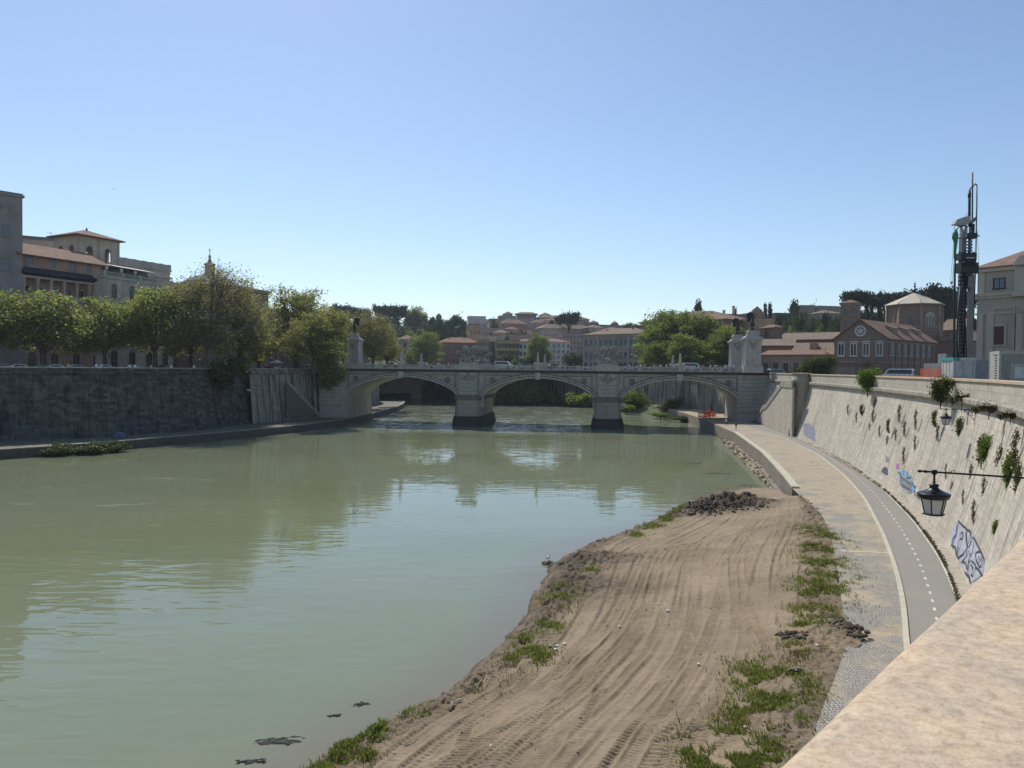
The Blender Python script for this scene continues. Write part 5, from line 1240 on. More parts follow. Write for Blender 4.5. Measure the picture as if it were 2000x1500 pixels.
# ---- right bank: brick church with octagonal drum, campanile, classical palace
bk = masonry('church_brick', (.28, .19, .135), (.24, .16, .115), (.2, .15, .12), .6, .2, streak=.3); bk_t = pl('brick_trim', (.33, .24, .18))
b = Bld('church', 'brick church with gabled front, rose window and octagonal drum under a pale roof', 'church', 1629, 211, 1734, 200, 662, zb=ST - .2, depth=46, ztop=dp(1734, 660, 200).z)
W, hh = b.L, b.h; gh = dp(1682, 623, 202).z - b.zb - hh
b.D = 36
mb = MB(); mb.xprism([(0, 0), (W, 0), (W, hh), (W / 2, hh + gh), (0, hh)], 0, b.D); wl = mb.build('wall', bk, b.o)
mb = MB(); gable(mb, 0, W, 0, b.D, hh, gh, .7, 'y'); rf = mb.build('roof', M['tile'], b.o)
for k in range(3):
    mb = MB(); y = 9 + 9 * k; mb.xprism([(W * .72 - .2, hh + gh * .56), (W * .72 + 2.4, hh + gh * .3), (W * .72 + 2.4, hh + gh * .3 + 1.7), (W * .72 - .2, hh + gh * .56 + 1.2)], y, y + 2.2); mb.build('roof_dormer', bk_t, rf)
mb = MB(); mb.box(-.25, W + .25, -.25, b.D + .2, hh - 1.2, hh - .8); mb.box(-.3, W + .3, -.3, b.D + .25, hh - .25, hh + .05); mb.box(-.2, W + .2, -.2, b.D + .2, hh * .38, hh * .38 + .35); mb.build('moulding', bk_t, wl)
def bifora(z, x, face, w=1.55, h=3.2):
    key = ('bif', w, h)
    if key not in _win:
        mb = MB(); mb.box(-w * .62, w * .62, -.2, 0, -.3, h + .5); mb.box(-w * .72, w * .72, -.28, 0, h + .5, h + .75); mb.box(-w * .72, w * .72, -.28, 0, -.45, -.3)
        mb.mi = 1
        for s_ in (-1, 1):
            ow_ = w * .4; cx = s_ * w * .26
            pts = [(cx - ow_ / 2, 0), (cx + ow_ / 2, 0)] + [(cx + ow_ / 2 * math.cos(t * math.pi / 8), h - ow_ / 2 + ow_ / 2 * math.sin(t * math.pi / 8)) for t in range(9)]
            mb.add([(x_, -.215, z_) for x_, z_ in pts], [tuple(range(len(pts)))])
        _win[key] = mb.mesh('window', [M['trim_white'], M['glass']])
    me = _win[key]
    return link('window', me, b.o, (x, 0, z) if face == 'front' else (W, x, z), 0 if face == 'front' else math.pi / 2)
zb_ = b.z(693, 1660, 204)
for f in (.14, .375, .61, .85): bifora(zb_, W * f, 'front')
side_w = window_mesh(1.0, 3.2, arch=True, frame=M['trim_white'])
for k in range(7): link('window', side_w, b.o, (W, 3.0 + 4.6 * k, zb_ - .1), math.pi / 2)
for k in range(8): 
    mb = MB(); mb.box(W - .02, W + .3, .4 + 4.6 * k, 1.1 + 4.6 * k, 0, hh - 1.2); mb.build('buttress', bk, wl)
rz = b.z(645.6, 1681, 203); rr = 1.55
rose = MB(); rose.lathe([(0.01, 0), (rr, 0), (rr, .22), (.01, .22)], n=28); 
rose.mi = 1
for k in range(8):
    a_ = k * math.pi / 4; pts = []
    for t in range(10):
        th = t * 2 * math.pi / 10; x_ = .68 + .30 * math.cos(th); y_ = .17 * math.sin(th) * (1.0 + .55 * math.cos(th)); pts.append((x_ * math.cos(a_) - y_ * math.sin(a_), x_ * math.sin(a_) + y_ * math.cos(a_), .235))
    rose.add([(x_ * 1.25, y_ * 1.25, z_) for x_, y_, z_ in pts], [tuple(range(10))])
ro = rose.build('rose_window', [M['trim_white'], M['glass']], b.o); ro.location = (W / 2, -.005, rz); ro.rotation_euler = (math.pi / 2, 0, 0)
mb = MB(); mb.box(W * .14, W * .62, -5, .0, 0, 4.2); po = mb.build('porch', bk, b.o); mb = MB(); mb.box(W * .12, W * .64, -5.3, .0, 4.2, 4.8); mb.box(W * .2, W * .56, -5.02, -4.9, 0, 3.0); mb.build('moulding', bk_t, po)
# drum
oc = dp(1786, 600, 243); R8 = (1834 - 1738) / 2 / F * 243 / math.cos(R(10)); zt = dp(1786, 597, 243).z; zd = dp(1786, 640, 243).z; zap = dp(1786, 572, 243).z
def loc(p): 
    dx, dy = p.x - b.A.x, p.y - b.A.y; c_, s_ = math.cos(-b.ang), math.sin(-b.ang); return (dx * c_ - dy * s_, dx * s_ + dy * c_)
ox, oy = loc(oc); rot8 = R(22.5) - b.ang + R(7)
mb = MB(); mb.lathe([(R8, 0), (R8, zd - b.zb), (R8 * .985, zd - b.zb), (R8 * .985, zt - b.zb - .6), (R8 * 1.02, zt - b.zb - .5), (R8 * 1.04, zt - b.zb)], ox, oy, 0, 8, rot8); dr = mb.build('drum', bk, b.o)
mb = MB()
for k in range(8):
    th = rot8 + k * math.pi / 4; mb.tube([(ox + R8 * math.cos(th), oy + R8 * math.sin(th), zd - b.zb - 6), (ox + R8 * math.cos(th), oy + R8 * math.sin(th), zt - b.zb - .6)], .42, 4)
mb.build('corner_pilasters', bk_t, dr)
mb = MB(); mb.lathe([(R8 * 1.03, zd - b.zb - .5), (R8 * 1.03, zd - b.zb)], ox, oy, 0, 8, rot8); mb.lathe([(R8 * 1.02, zt - b.zb - 8.7), (R8 * 1.02, zt - b.zb - 8.3)], ox, oy, 0, 8, rot8); mb.build('moulding', bk_t, dr)
mb = MB(); mb.lathe([(R8 * 1.1, zt - b.zb - .05), (R8 * 1.1, zt - b.zb + .15), (.35, zap - b.zb)], ox, oy, 0, 8, rot8)
for k in range(8):
    th = rot8 + k * math.pi / 4; mb.tube([(ox + R8 * 1.1 * math.cos(th), oy + R8 * 1.1 * math.sin(th), zt - b.zb + .15), (ox, oy, zap - b.zb)], [.16, .08], 4)
dfr = mb.build('drum_roof', stone('pale_lead_roof', (.52, .46, .35), .8, .12, .2), b.o)
mb = MB(); mb.lathe([(.5, 0), (.35, .7), (.6, 1.0), (.25, 1.3), (.15, 1.9), (.45, 2.3), (.15, 2.7), (.3, 3.2), (.05, 3.6), (.03, 4.3)], ox, oy, zap - b.zb - .2, 8, smooth=True); mb.build('finial', M['dark_iron'], dfr)
apo = R8 * math.cos(math.pi / 8)
trif = MB(); trif.box(-1.55, 1.55, -.2, 0, -.2, 2.9); trif.xprism([(-1.55, 2.9), (1.55, 2.9), (1.2, 3.7), (0, 4.2), (-1.2, 3.7)], -.2, 0); trif.mi = 1
for cx, ww, h0 in ((-1.0, .72, 2.7), (0, .72, 3.0), (1.0, .72, 2.7)):
    pts = [(cx - ww / 2, 0), (cx + ww / 2, 0)] + [(cx + ww / 2 * math.cos(t * math.pi / 8), h0 - ww / 2 + ww / 2 * math.sin(t * math.pi / 8)) for t in range(9)]
    trif.add([(x_, -.22, z_) for x_, z_ in pts], [tuple(range(len(pts)))])
for cx in (-.55, .55):
    trif.add([(cx + .25 * math.cos(t * math.pi / 4), -.22, 3.25 + .25 * math.sin(t * math.pi / 4)) for t in range(8)], [tuple(range(8))])
tri_m = trif.mesh('window', [M['trim'], M['glass']])
for k in range(8):
    th = rot8 + (k + .5) * math.pi / 4; wdir = th + b.ang
    if math.sin(wdir) > .45: continue
    link('window', tri_m if abs(wdir % (2 * math.pi) - 1.5 * math.pi) < .5 else window_mesh(1.5, 3.2, arch=True, frame=bk_t), b.o, (ox + apo * .985 * math.cos(th), oy + apo * .985 * math.sin(th), zt - b.zb - 6.8), th + math.pi / 2)
# apse roofs to the right
b2 = Bld('church_annex', 'low tiled annex right of the brick church drum', 'building', 1826, 232, 1884, 222, 668, zb=ST, depth=16); b2.wall(bk); b2.wins([3], 4, 1.2, 2.0, frame=bk_t); b2.roof(M['tile'], 3.0, 'hip', .5)
b2 = Bld('house', 'brick house with pale pitched roof behind the church annex', 'building', 1832, 262, 1880, 255, 645, zb=ST, depth=14); b2.wall(bk); b2.wins([b2.h - 3.5], 4, 1.2, 1.8, frame=bk_t); b2.roof(M['tile_pale'], 4.0, 'gable', .5)
# campanile
b = Bld('campanile', 'square brick bell tower with paired arched openings left of the church gable', 'tower', 1640, 258, 1674, 255, 593, zb=ST, depth=6.0, ztop=dp(1640, 593, 258).z)
b.wall(bk, bands=[(b.h - .5, .5, .35)] + [(b.h - 4.6 - 4.3 * k, .3, .18) for k in range(4)], bandmat=bk_t)
for k in range(4):
    for f in (.28, .72):
        link('window', window_mesh(1.5, 2.5, arch=True, frame=bk_t, fr=.2), b.o, (b.L * f, 0, b.h - 4.0 - 4.3 * k)); link('window', window_mesh(1.3, 2.5, arch=True, frame=bk_t, fr=.2), b.o, (0, b.D * f, b.h - 4.0 - 4.3 * k), -math.pi / 2)
b.roof(M['tile'], 1.3, 'hip', .5)
# hill houses behind
S('plain grey tower-like house on the right hillside', 1563, 430, 1590, 431, 597, (.33, .26, .22), 4, 4, w=1.0, roof='flat', tile='grey_roof')
S('long grey-brown villa on the right hilltop left of the campanile', 1597, 440, 1642, 444, 598, (.30, .25, .20), 2, 7, roof='flat', tile='grey_roof')
S('pale villa with tiled roof below the hilltop villa', 1600, 415, 1645, 418, 612, (.40, .32, .25), 3, 5, tile='tile_pale', rh=2.2)
S('low brown wall-like house on the right ridge', 1512, 440, 1545, 442, 612, (.28, .22, .17), 2, 5, roof='flat', tile='tile')
S('grey terrace building on the hillside left of the campanile', 1540, 345, 1600, 350, 648, (.22, .22, .18), 2, 6, roof='flat', tile='grey_roof')
S('pale hillside house between the pines and the octagonal drum', 1700, 400, 1740, 402, 612, (.34, .31, .29), 3, 4, roof='flat', tile='grey_roof')
S('pale house glimpsed right of the octagonal drum below the pines', 1835, 380, 1880, 382, 624, (.38, .34, .32), 3, 4, roof='flat', tile='tile')
# classical palace at the right edge
b = Bld('palace', 'beige classical palace with giant columns at the right edge of the picture', 'building', 1906, 112, 2130, 100, 540, zb=ST, depth=30, ztop=dp(1906, 527, 112).z)
cw2 = pl('beige_stone', (.42, .35, .285), var=.12, streak=.2); ct = pl('beige_trim', (.47, .395, .325), var=.1, streak=.2)
b.wall(cw2)
zent = b.z(575, 1910, 112); zat = b.z(600, 1910, 112)
mb = MB()
for (z0, h_, pr) in ((b.h - .5, .5, .5), (zent - .4, .45, .5), (zent - .8, .4, .3), (zat - 1.2, .25, .2), (0.0, 1.6, .2)): mb.box(-pr, b.L + pr, -pr, b.D + pr, z0, z0 + h_)
mb.build('entablature', ct, b.o)
def pil(x, w, z0, z1, d, name='pilaster'):
    mb = MB(); mb.box(x - w / 2, x + w / 2, -d, .01, z0, z1); mb.build(name, ct, b.o)
for x in (.55, 1.9): pil(x, .9, 1.6, zat - 1.2, .22)
for x in (.55, 5.6): pil(x, 1.0, zent + .05, b.h - .5, .15)
mb = MB(); x = 6.1; mb.lathe([(.75, 0), (.72, .3), (.56, .5), (.54, 4), (.47, zat - 3.3), (.6, zat - 3.0), (.72, zat - 2.7), (.75, zat - 2.7)], x, -.55, 1.6, 20, smooth=True); mb.build('column', ct, b.o)
mb = MB(); mb.box(5.2, 7.0, -1.35, .01, zent - .81, zent + .06); mb.box(5.35, 6.85, -.9, .01, zent + .06, b.h - .5); mb.frustum(6.1, -.45, b.h - .002, b.h + 1.4, .95, .7, .25, .4); mb.build('projecting_bay', ct, b.o)
mb = MB(); x = 9.6; mb.lathe([(.75, 0), (.72, .3), (.56, .5), (.54, 4), (.47, zat - 3.3), (.6, zat - 3.0), (.72, zat - 2.7), (.75, zat - 2.7)], x, -.55, 1.6, 20, smooth=True); mb.build('column', ct, b.o)
# blind arched recess with red-shuttered window
mb = MB(); zr0, zr1 = 1.6, b.z(606, 1910, 112)
for (x0, x1, z0, z1) in ((2.2, 2.45, zr0, zr1), (4.95, 5.2, zr0, zr1), (2.2, 5.2, zr1, zr1 + .25)): mb.box(x0, x1, -.18, .01, z0, z1)
mb.build('recess_frame', ct, b.o)
link('window', window_mesh(1.5, 2.75, frame=ct, pane='wine', fr=.28, mull=False), b.o, (3.1, 0, b.z(674, 1930, 111)))
link('window', window_mesh(1.45, 1.45, frame=M['dark_iron'], pane='glass_grey', fr=.08), b.o, (3.0, 0, b.z(565, 1930, 111)))
mb = MB(); hip(mb, 0, b.L, 0, b.D, b.h, 4.0, .6); mb.build('roof', tiles('ribbed_clay_tiles', (.36, .22, .15), (.26, .16, .11), .4), b.o)
# ------------------------------------------------------------------ trees and plants
def leaf_cloud(cent, spread, n, size, r, flat=.8, tilt=1.0):
    """n leaf quads scattered round clump centres (array k x 3, spread per clump)"""
    k = r.integers(0, len(cent), n)
    p = cent[k] + r.normal(0, 1, (n, 3)) * spread[k][:, None] * np.array([1, 1, flat])
    a = r.normal(0, 1, (n, 3)); a /= np.linalg.norm(a, axis=1)[:, None]
    b = r.normal(0, 1, (n, 3)); b -= a * (a * b).sum(1)[:, None]; b /= np.linalg.norm(b, axis=1)[:, None]
    sz = size * r.uniform(.6, 1.35, n)[:, None]
    a *= sz * .5; b *= sz * .36
    v = np.stack([p - a, p - b + a * .1, p + a, p + b + a * .1], 1).reshape(-1, 3)
    return v, np.arange(n * 4).reshape(-1, 4)
def make_tree(kind, lobes, per, spread, leaves, size, fol, bark, trunk, seed, limbs=1.0, shell=.55, twigs=0, flat=.8, root=-.4):
    """lobes: (x,y,z,rx,ry,rz); trunk: (height of the fork, radius). Returns (trunk mesh, crown mesh) of a tree with its foot at 0"""
    r = np.random.default_rng(seed); rr = random.Random(seed)
    cs, sp = [], []
    mb = MB(); th, tr_ = trunk
    lean = rr.uniform(-.3, .3)
    mb.tube([(0, 0, root), (0, 0, .25), (lean * .3, 0, th * .5), (lean, 0, th)], [tr_ * 1.5, tr_ * 1.08, tr_ * .92, tr_ * .8], 8)
    for (x, y, z, rx, ry, rz) in lobes:
        base = Vector((lean, 0, th * rr.uniform(.75, 1.0))); tip = Vector((x, y, z))
        d = tip - base; midp = base + d * .5 + Vector((-d.x * .12, -d.y * .12, d.z * .12))
        mb.tube([base, base + d * .22 + Vector((0, 0, d.length * .07)), midp, tip], [tr_ * .55, tr_ * .42, tr_ * .3, tr_ * .12], 6)
        for k in range(per):
            u = r.normal(0, 1, 3); u /= np.linalg.norm(u); rad = shell + (1 - shell) * r.random() ** .6
            c = np.array([x, y, z]) + u * rad * np.array([rx, ry, rz]); cs.append(c); sp.append(spread * r.uniform(.65, 1.3))
            if rr.random() < limbs:
                s0 = base.lerp(tip, rr.uniform(.45, .95)); c_ = Vector(c); m_ = s0.lerp(c_, .5) + Vector((rr.uniform(-.2, .2), rr.uniform(-.2, .2), rr.uniform(0, .3)))
                mb.tube([s0, m_, c_], [tr_ * .14, tr_ * .09, tr_ * .03], 4, cap=False)
                for t in range(twigs):
                    e = c_ + Vector((rr.gauss(0, 1), rr.gauss(0, 1), rr.gauss(.5, .8))) * spread * 1.2
                    mb.tube([m_.lerp(c_, rr.uniform(.2, 1)), e], [tr_ * .05, tr_ * .015], 3, cap=False)
    v, q = leaf_cloud(np.array(cs), np.array(sp), leaves, size, r, flat)
    return mb.mesh(kind + '_trunk', [bark]), np_mesh(kind + '_crown', v, q, [fol], smooth=False)
def tree_obj(name, meshes, loc, label, group=None, s=(1, 1, 1), rz=0.0, cat='tree'):
    o = empty(name, loc, rz, label, cat, group); o.scale = s
    if meshes[0]: link('trunk', meshes[0], o)
    link('crown', meshes[1], o); return o
f_plane = foliage('plane_leaves', (.135, .15, .06), (.235, .25, .105), (.35, .355, .18), .6)
f_young = foliage('young_leaves', (.145, .155, .055), (.245, .245, .095), (.34, .33, .15), .58)
f_brown = foliage('budding_twigs', (.17, .155, .075), (.245, .22, .105), (.32, .28, .14), .55)
f_green = foliage('full_green_leaves', (.095, .13, .035), (.175, .21, .06), (.27, .295, .10), .55)
f_dark = foliage('dark_evergreen', (.018, .03, .015), (.034, .052, .024), (.055, .078, .034), .25)
f_pine = foliage('pine_needles', (.012, .02, .010), (.025, .036, .017), (.045, .055, .026), .2)
f_mid = foliage('hill_foliage', (.035, .055, .018), (.07, .095, .03), (.12, .14, .045), .4)
f_bush = foliage('bush_leaves', (.06, .095, .02), (.12, .17, .035), (.2, .25, .06), .5)
f_fern = foliage('wall_plant', (.04, .055, .014), (.085, .105, .025), (.15, .15, .035), .4)
f_dry = foliage('dry_wall_plant', (.05, .04, .02), (.085, .07, .03), (.12, .11, .04), .3)
def lob(n, R_, h0, h1, rr_, seed, up=1.0):
    r = random.Random(seed); L_ = []
    for k in range(n):
        a_ = k * 2.4 + r.uniform(-.4, .4); f = (k + .5) / n; rad = R_ * math.sin(math.pi * (.22 + .66 * f)) * r.uniform(.55, 1.0); z = h0 + (h1 - h0) * f
        q = rr_ * r.uniform(.8, 1.25); L_.append((rad * math.cos(a_), rad * math.sin(a_), z, q, q, q * up))
    return L_
# unit trees are built 12 m tall or so, then scaled to the width and height seen
T_plane = [make_tree('plane', lob(11, 3.4, 4.2, 10.2, 1.75, 20 + k), 14, .52, 12500, .30, f_plane, M['bark'], (3.2, .30), 40 + k, .8, .5) for k in range(3)]
T_bare = make_tree('bare_plane', lob(16, 4.6, 5.0, 15.5, 2.3, 7, 1.15), 16, .7, 12500, .22, f_brown, M['bark_pale'], (4.2, .55), 51, 1.0, .35, 5)
T_young = [make_tree('young_plane', lob(14, 3.8, 4.0, 13.0, 1.95, 60 + k, 1.1), 15, .5, 12500, .26, f_young, M['bark'], (3.6, .38), 70 + k, 1.0, .4, 3) for k in range(2)]
T_brown = make_tree('budding_plane', lob(12, 3.4, 3.5, 11.5, 1.9, 81, 1.1), 14, .55, 11500, .25, f_brown, M['bark'], (3.0, .32), 82, 1.0, .4, 3)
T_green = [make_tree('green_plane', lob(13, 3.7, 3.6, 12.6, 2.0, 90 + k, 1.05), 16, .5, 15000, .36, f_green, M['bark'], (3.0, .36), 95 + k, .4, .6) for k in range(2)]
T_round = [make_tree('round_tree', lob(9, 3.2, 3.0, 8.6, 2.0, 110 + k), 13, .6, 7000, .55, f, M['bark'], (2.2, .28), 115 + k, .15, .6) for k, f in enumerate((f_mid, f_dark, f_green))]
def pine_lobes(seed):
    r = random.Random(seed); return [(4.4 * math.sqrt(k / 10) * math.cos(k * 2.4), 4.4 * math.sqrt(k / 10) * math.sin(k * 2.4), 10.4 + r.uniform(-.3, .3) - .035 * k, 1.9, 1.9, 1.0) for k in range(11)]
T_pine = [make_tree('stone_pine', pine_lobes(130 + k), 12, .55, 7000, .5, f_pine, M['bark'], (7.4, .34), 135 + k, .25, .5, flat=.8, root=-32) for k in range(2)]
T_cyp = make_tree('cypress', [(0, 0, 1.2 + .95 * k, 1.0 * (1 - abs(k - 3.5) / 9), 1.0 * (1 - abs(k - 3.5) / 9), .7) for k in range(11)], 7, .25, 4500, .36, f_dark, M['bark'], (.9, .2), 141, .1, .6)
T_bush = [make_tree('bush', [(r_ * math.cos(k * 2.4), r_ * math.sin(k * 2.4), .7 + .35 * (k % 3), .6, .6, .5) for k, r_ in enumerate([0, .5, .7, .8, .6, .9, .3])], 9, .22, 3200, .17, f, M['bark'], (.3, .05), 150 + k2, .3, .5) for k2, f in enumerate((f_bush, f_mid, f_fern))]
T_lush = make_tree('lush_shrub', [(x_, .4 * (k_ % 2), 2.2 + .9 * ((k_ * 5) % 3), 1.7, 1.7, 1.5) for k_, x_ in enumerate([-3.2, -1.9, -.6, .6, 1.8, 3.1])], 14, .5, 9000, .5, foliage('lush_bank_leaves', (.12, .17, .045), (.22, .28, .08), (.33, .37, .13), .6), M['bark'], (1.0, .2), 175, .2, .4)
T_strag = make_tree('straggler', [(-.9 + .36 * k, .1 * (k % 2), .45 + .25 * ((k * 7) % 3) / 2, .34, .28, .3) for k in range(6)], 9, .13, 1000, .15, f_dry, M['bark'], (.2, .03), 170, .9, .4, 3)
T_ever = make_tree('dark_evergreen', [(0, 0, 2 + 1.5 * k, 2.3 * (1 - .09 * k), 2.3 * (1 - .09 * k), 1.0) for k in range(6)] + [(1.6, .5, 4, 1.2, 1.2, 1), (-1.7, -.3, 5.5, 1.2, 1.2, 1)], 10, .5, 6000, .5, f_dark, M['bark'], (1.6, .3), 160, .2, .5)
def extent(me):
    n = len(me.vertices); co = np.empty(n * 3, np.float32); me.vertices.foreach_get('co', co); co = co.reshape(-1, 3)
    return np.percentile(np.abs(co[:, :2]), 97) , np.percentile(co[:, 2], 99.3)
_ext = {}
def ptree(name, kind, px, pyt, wpx, Y, label, group=None, zb=None, rz=None, cat='tree', deep=None, uni=0):
    """tree whose crown top and width are read off the photograph, standing at distance Y"""
    top = dp(px, pyt, Y); z0 = ground_z(top.x, top.y) if zb is None else zb
    key = kind[1].name
    if key not in _ext: _ext[key] = extent(kind[1])
    ew, eh = _ext[key]; w = wpx / F * Y / 2
    sx = w / ew; sz = (top.z - z0) / eh
    if uni: sz = sx * uni; z0 = top.z - eh * sz
    return tree_obj(name, kind, (top.x, top.y, z0), label, group, (sx, sx if deep is None else deep, sz), rz if rz is not None else random.uniform(0, 6.3), cat)
G1 = 'plane trees along the left embankment'
ptree('plane_tree', T_plane[0], -40, 566, 120, 142, 'green plane tree cut by the left edge of the picture', G1, ST)
ptree('plane_tree', T_plane[1], 85, 573, 150, 146, 'full green plane tree in front of the loggia palace, second from the left edge', G1, ST)
ptree('plane_tree', T_plane[2], 205, 585, 120, 155, 'green plane tree between the loggia palace and the terrace palace', G1, ST)
ptree('plane_tree', T_plane[0], 303, 567, 120, 160, 'green plane tree immediately left of the tall bare tree', G1, ST)
ptree('plane_tree', T_bare, 408, 522, 190, 166, 'tallest tree on the left bank, nearly bare with olive-brown twigs', G1, ST)
ptree('plane_tree', T_brown, 372, 560, 110, 182, 'half-bare tree standing just behind the tallest bare tree', G1, ST)
ptree('plane_tree', T_young[0], 468, 568, 120, 178, 'olive leafing plane tree right of the tallest bare tree', G1, ST)
ptree('plane_tree', T_young[1], 505, 640, 70, 187, 'low yellow-green tree behind the yellow sign', G1, ST)
ptree('plane_tree', T_young[1], 580, 567, 128, 207, 'broad spring-green plane tree standing alone above the streaked wall', G1, ST)
ptree('plane_tree', T_brown, 642, 602, 90, 226, 'budding brownish tree behind the spring-green plane tree', G1, ST)
ptree('plane_tree', T_young[0], 612, 612, 108, 187.5, 'broad bushy tree behind the parapet at the left end of the bridge', G1, ST)
T_hang = make_tree('hanging_tree', [(.9 * math.sin(k_ * 2.1), .7 * math.cos(k_ * 2.1), 1.0 + .85 * k_, 1.5, 1.3, 1.0) for k_ in range(11)], 14, .45, 9000, .28, f_young, M['bark'], (2.0, .2), 176, .5, .4, 2)
ptree('hanging_shrub', T_hang, 644, 612, 58, 191.5, 'tall leafy growth hanging over the left corner of the bridge in front of a pylon', None, 9.6, cat='shrub')
ptree('plane_tree', T_brown, 728, 610, 86, 246, 'brownish budding tree right of the left bridge pylon', G1, ST)
ptree('plane_tree', T_brown, 672, 612, 60, 240, 'brownish budding tree left of the left bridge pylon', G1, ST)
ptree('plane_tree', T_young[0], 755, 640, 54, 262, 'low olive tree at the far left street corner beyond the bridge', G1, ST)
o = ptree('hanging_shrub', T_bush[1], 437, 696, 74, 161, 'dark shrub hanging over the left embankment parapet below the bare tree', None, 9.6, cat='shrub')
G2 = 'plane trees beyond the right end of the bridge'
for (k, px, pt, w, Y, lab) in [(0, 1300, 608, 100, 262, 'tall lit plane tree at the left front of the right-hand cluster'), (1, 1372, 612, 110, 258, 'tall lit plane tree in the middle of the right-hand cluster'),
                               (0, 1415, 640, 66, 240, 'green plane tree nearest the far right bridge pylon'), (1, 1282, 668, 56, 244, 'lower green tree at the left edge of the right-hand cluster'),
                               (0, 1345, 655, 84, 236, 'bushy lower tree in front of the right-hand cluster'), (1, 1332, 618, 90, 280, 'plane tree at the back of the right-hand cluster'), (0, 1453, 642, 34, 236, 'small bright tree between the two right pylons')]:
    ptree('plane_tree', T_green[k], px, pt, w, Y, lab, G2, ST)
G3 = 'trees along the far riverside row'
for (k, px, pt, w, Y, lab) in [(0, 830, 651, 58, 385, 'rounded green tree left of the red-ochre house'), (1, 1053, 655, 48, 395, 'tall green tree between the two white houses'), (0, 808, 680, 36, 395, 'low green tree left of the rounded green tree')]:
    ptree('riverside_tree', T_green[k], px, pt, w, Y, lab, G3, ST)
for (k, px, pt, w, Y, lab) in [(0, 994, 692, 26, 392, 'small dark round tree before the golden yellow house'), (0, 1122, 690, 34, 385, 'dark olive tree right of the white corner house'), (0, 1030, 698, 22, 390, 'small shrub-like tree left of the tall riverside tree'), (2, 1005, 702, 14, 380, 'tiny bright tree beside the small dark round tree')]:
    ptree('riverside_tree', T_round[k], px, pt, w, Y, lab, G3, ST)
G4 = 'stone pines on the skyline'
for (k, px, pt, w, Y, lab) in [(0, 671, 597, 48, 640, 'wide stone pine on the skyline behind the left trees'), (1, 706, 604, 34, 660, 'smaller dark pine right of the first skyline pine'), (0, 752, 597, 40, 640, 'flat-topped stone pine left in the skyline pair'), (1, 776, 598, 38, 645, 'flat-topped stone pine right in the skyline pair'),
                               (1, 1111, 611, 38, 545, 'dark round-headed pine above the pale pink seminary'), (0, 1670, 569, 42, 330, 'stone pine directly above the campanile'), (1, 1703, 575, 36, 345, 'stone pine between campanile and drum, left'), (0, 1732, 573, 42, 350, 'stone pine between campanile and drum, middle'), (1, 1758, 571, 40, 345, 'stone pine touching the drum roof on its left'),
                               (0, 1832, 562, 72, 335, 'largest dark pine right of the drum roof'), (1, 1868, 571, 46, 350, 'dark pine behind the drilling mast'), (0, 1808, 575, 40, 360, 'pine peeping out just right of the drum roof')]:
    ptree('stone_pine', T_pine[k], px, pt, w * (1.25 if px > 1600 else 1.1), Y, lab, G4, uni=1.5)
G5 = 'cypresses on the hill'
for (px, pt, w, Y, lab) in [(1495, 595, 8, 430, 'left one of the two dark cypresses on the right skyline'), (1504, 595, 10, 430, 'right one of the two dark cypresses on the right skyline'), (1719, 572, 9, 340, 'slim cypress between the pines near the drum'), (1693, 590, 9, 335, 'short cypress right of the campanile'), (1437, 605, 6, 420, 'tiny cypress on the villa roofline'), (720, 606, 8, 620, 'slim cypress beside the skyline pine pair')]:
    ptree('cypress', T_cyp, px, pt, w, Y, lab, G5)
ptree('evergreen_tree', T_ever, 1365, 592, 20, 400, 'dark evergreen alone on the skyline above the tiled block')
ptree('evergreen_tree', T_ever, 1551, 592, 24, 430, 'dark round evergreen on the right ridge above the hospital roofs')
G6 = 'dense trees on the hillside'
hill_t = [(0, 812, 602, 44, 640, 2), (0, 700, 626, 50, 600, 0), (0, 744, 622, 50, 610, 1), (0, 785, 640, 40, 560, 0), (0, 845, 622, 30, 600, 1), (0, 872, 628, 34, 560, 1), (0, 890, 618, 30, 590, 1), (0, 906, 630, 26, 560, 1), (0, 858, 645, 36, 540, 1), (0, 884, 648, 34, 535, 1), (0, 910, 650, 20, 535, 0), (0, 830, 640, 36, 560, 0), (0, 857, 627, 30, 545, 1), (0, 800, 650, 34, 540, 2), (0, 770, 618, 30, 640, 1), (0, 662, 620, 40, 610, 1),
          (0, 1000, 650, 22, 500, 0), (0, 1020, 646, 18, 500, 0), (0, 1078, 628, 14, 560, 1), (0, 1232, 632, 34, 620, 0), (0, 1248, 636, 26, 620, 1), (0, 966, 626, 16, 560, 0), (0, 1180, 652, 26, 520, 1), (0, 1150, 648, 20, 520, 0),
          (0, 1525, 618, 26, 400, 1), (0, 1540, 628, 24, 380, 0), (0, 1563, 612, 30, 395, 0), (0, 1590, 622, 26, 370, 0), (0, 1612, 616, 30, 380, 1), (0, 1632, 622, 26, 370, 0), (0, 1520, 640, 24, 350, 1), (0, 1545, 644, 26, 345, 2), (0, 1575, 638, 24, 350, 0), (0, 1600, 640, 24, 345, 2), (0, 1625, 642, 26, 345, 0), (0, 1690, 610, 30, 360, 1), (0, 1715, 604, 30, 360, 0), (0, 1744, 598, 30, 360, 1), (0, 1850, 600, 40, 345, 1), (0, 1880, 606, 30, 345, 1), (0, 1820, 606, 30, 350, 1), (0, 1585, 600, 16, 440, 1), (0, 1650, 604, 18, 390, 1)]
side = ['olive green', 'dark green', 'bright green']
for i, (_, px, pt, w, Y, k) in enumerate(hill_t):
    reg = 'left hill behind the bridge trees' if px < 800 else 'slope left of the orange hill house' if px < 930 else 'terraced slope of hill houses' if px < 1260 else 'slope above the hospital roofs' if px < 1660 else 'slope around the brick church drum'
    ptree('hillside_tree', T_round[k], px, pt, w, Y, '%s bushy tree on the %s' % (side[k], reg), G6)
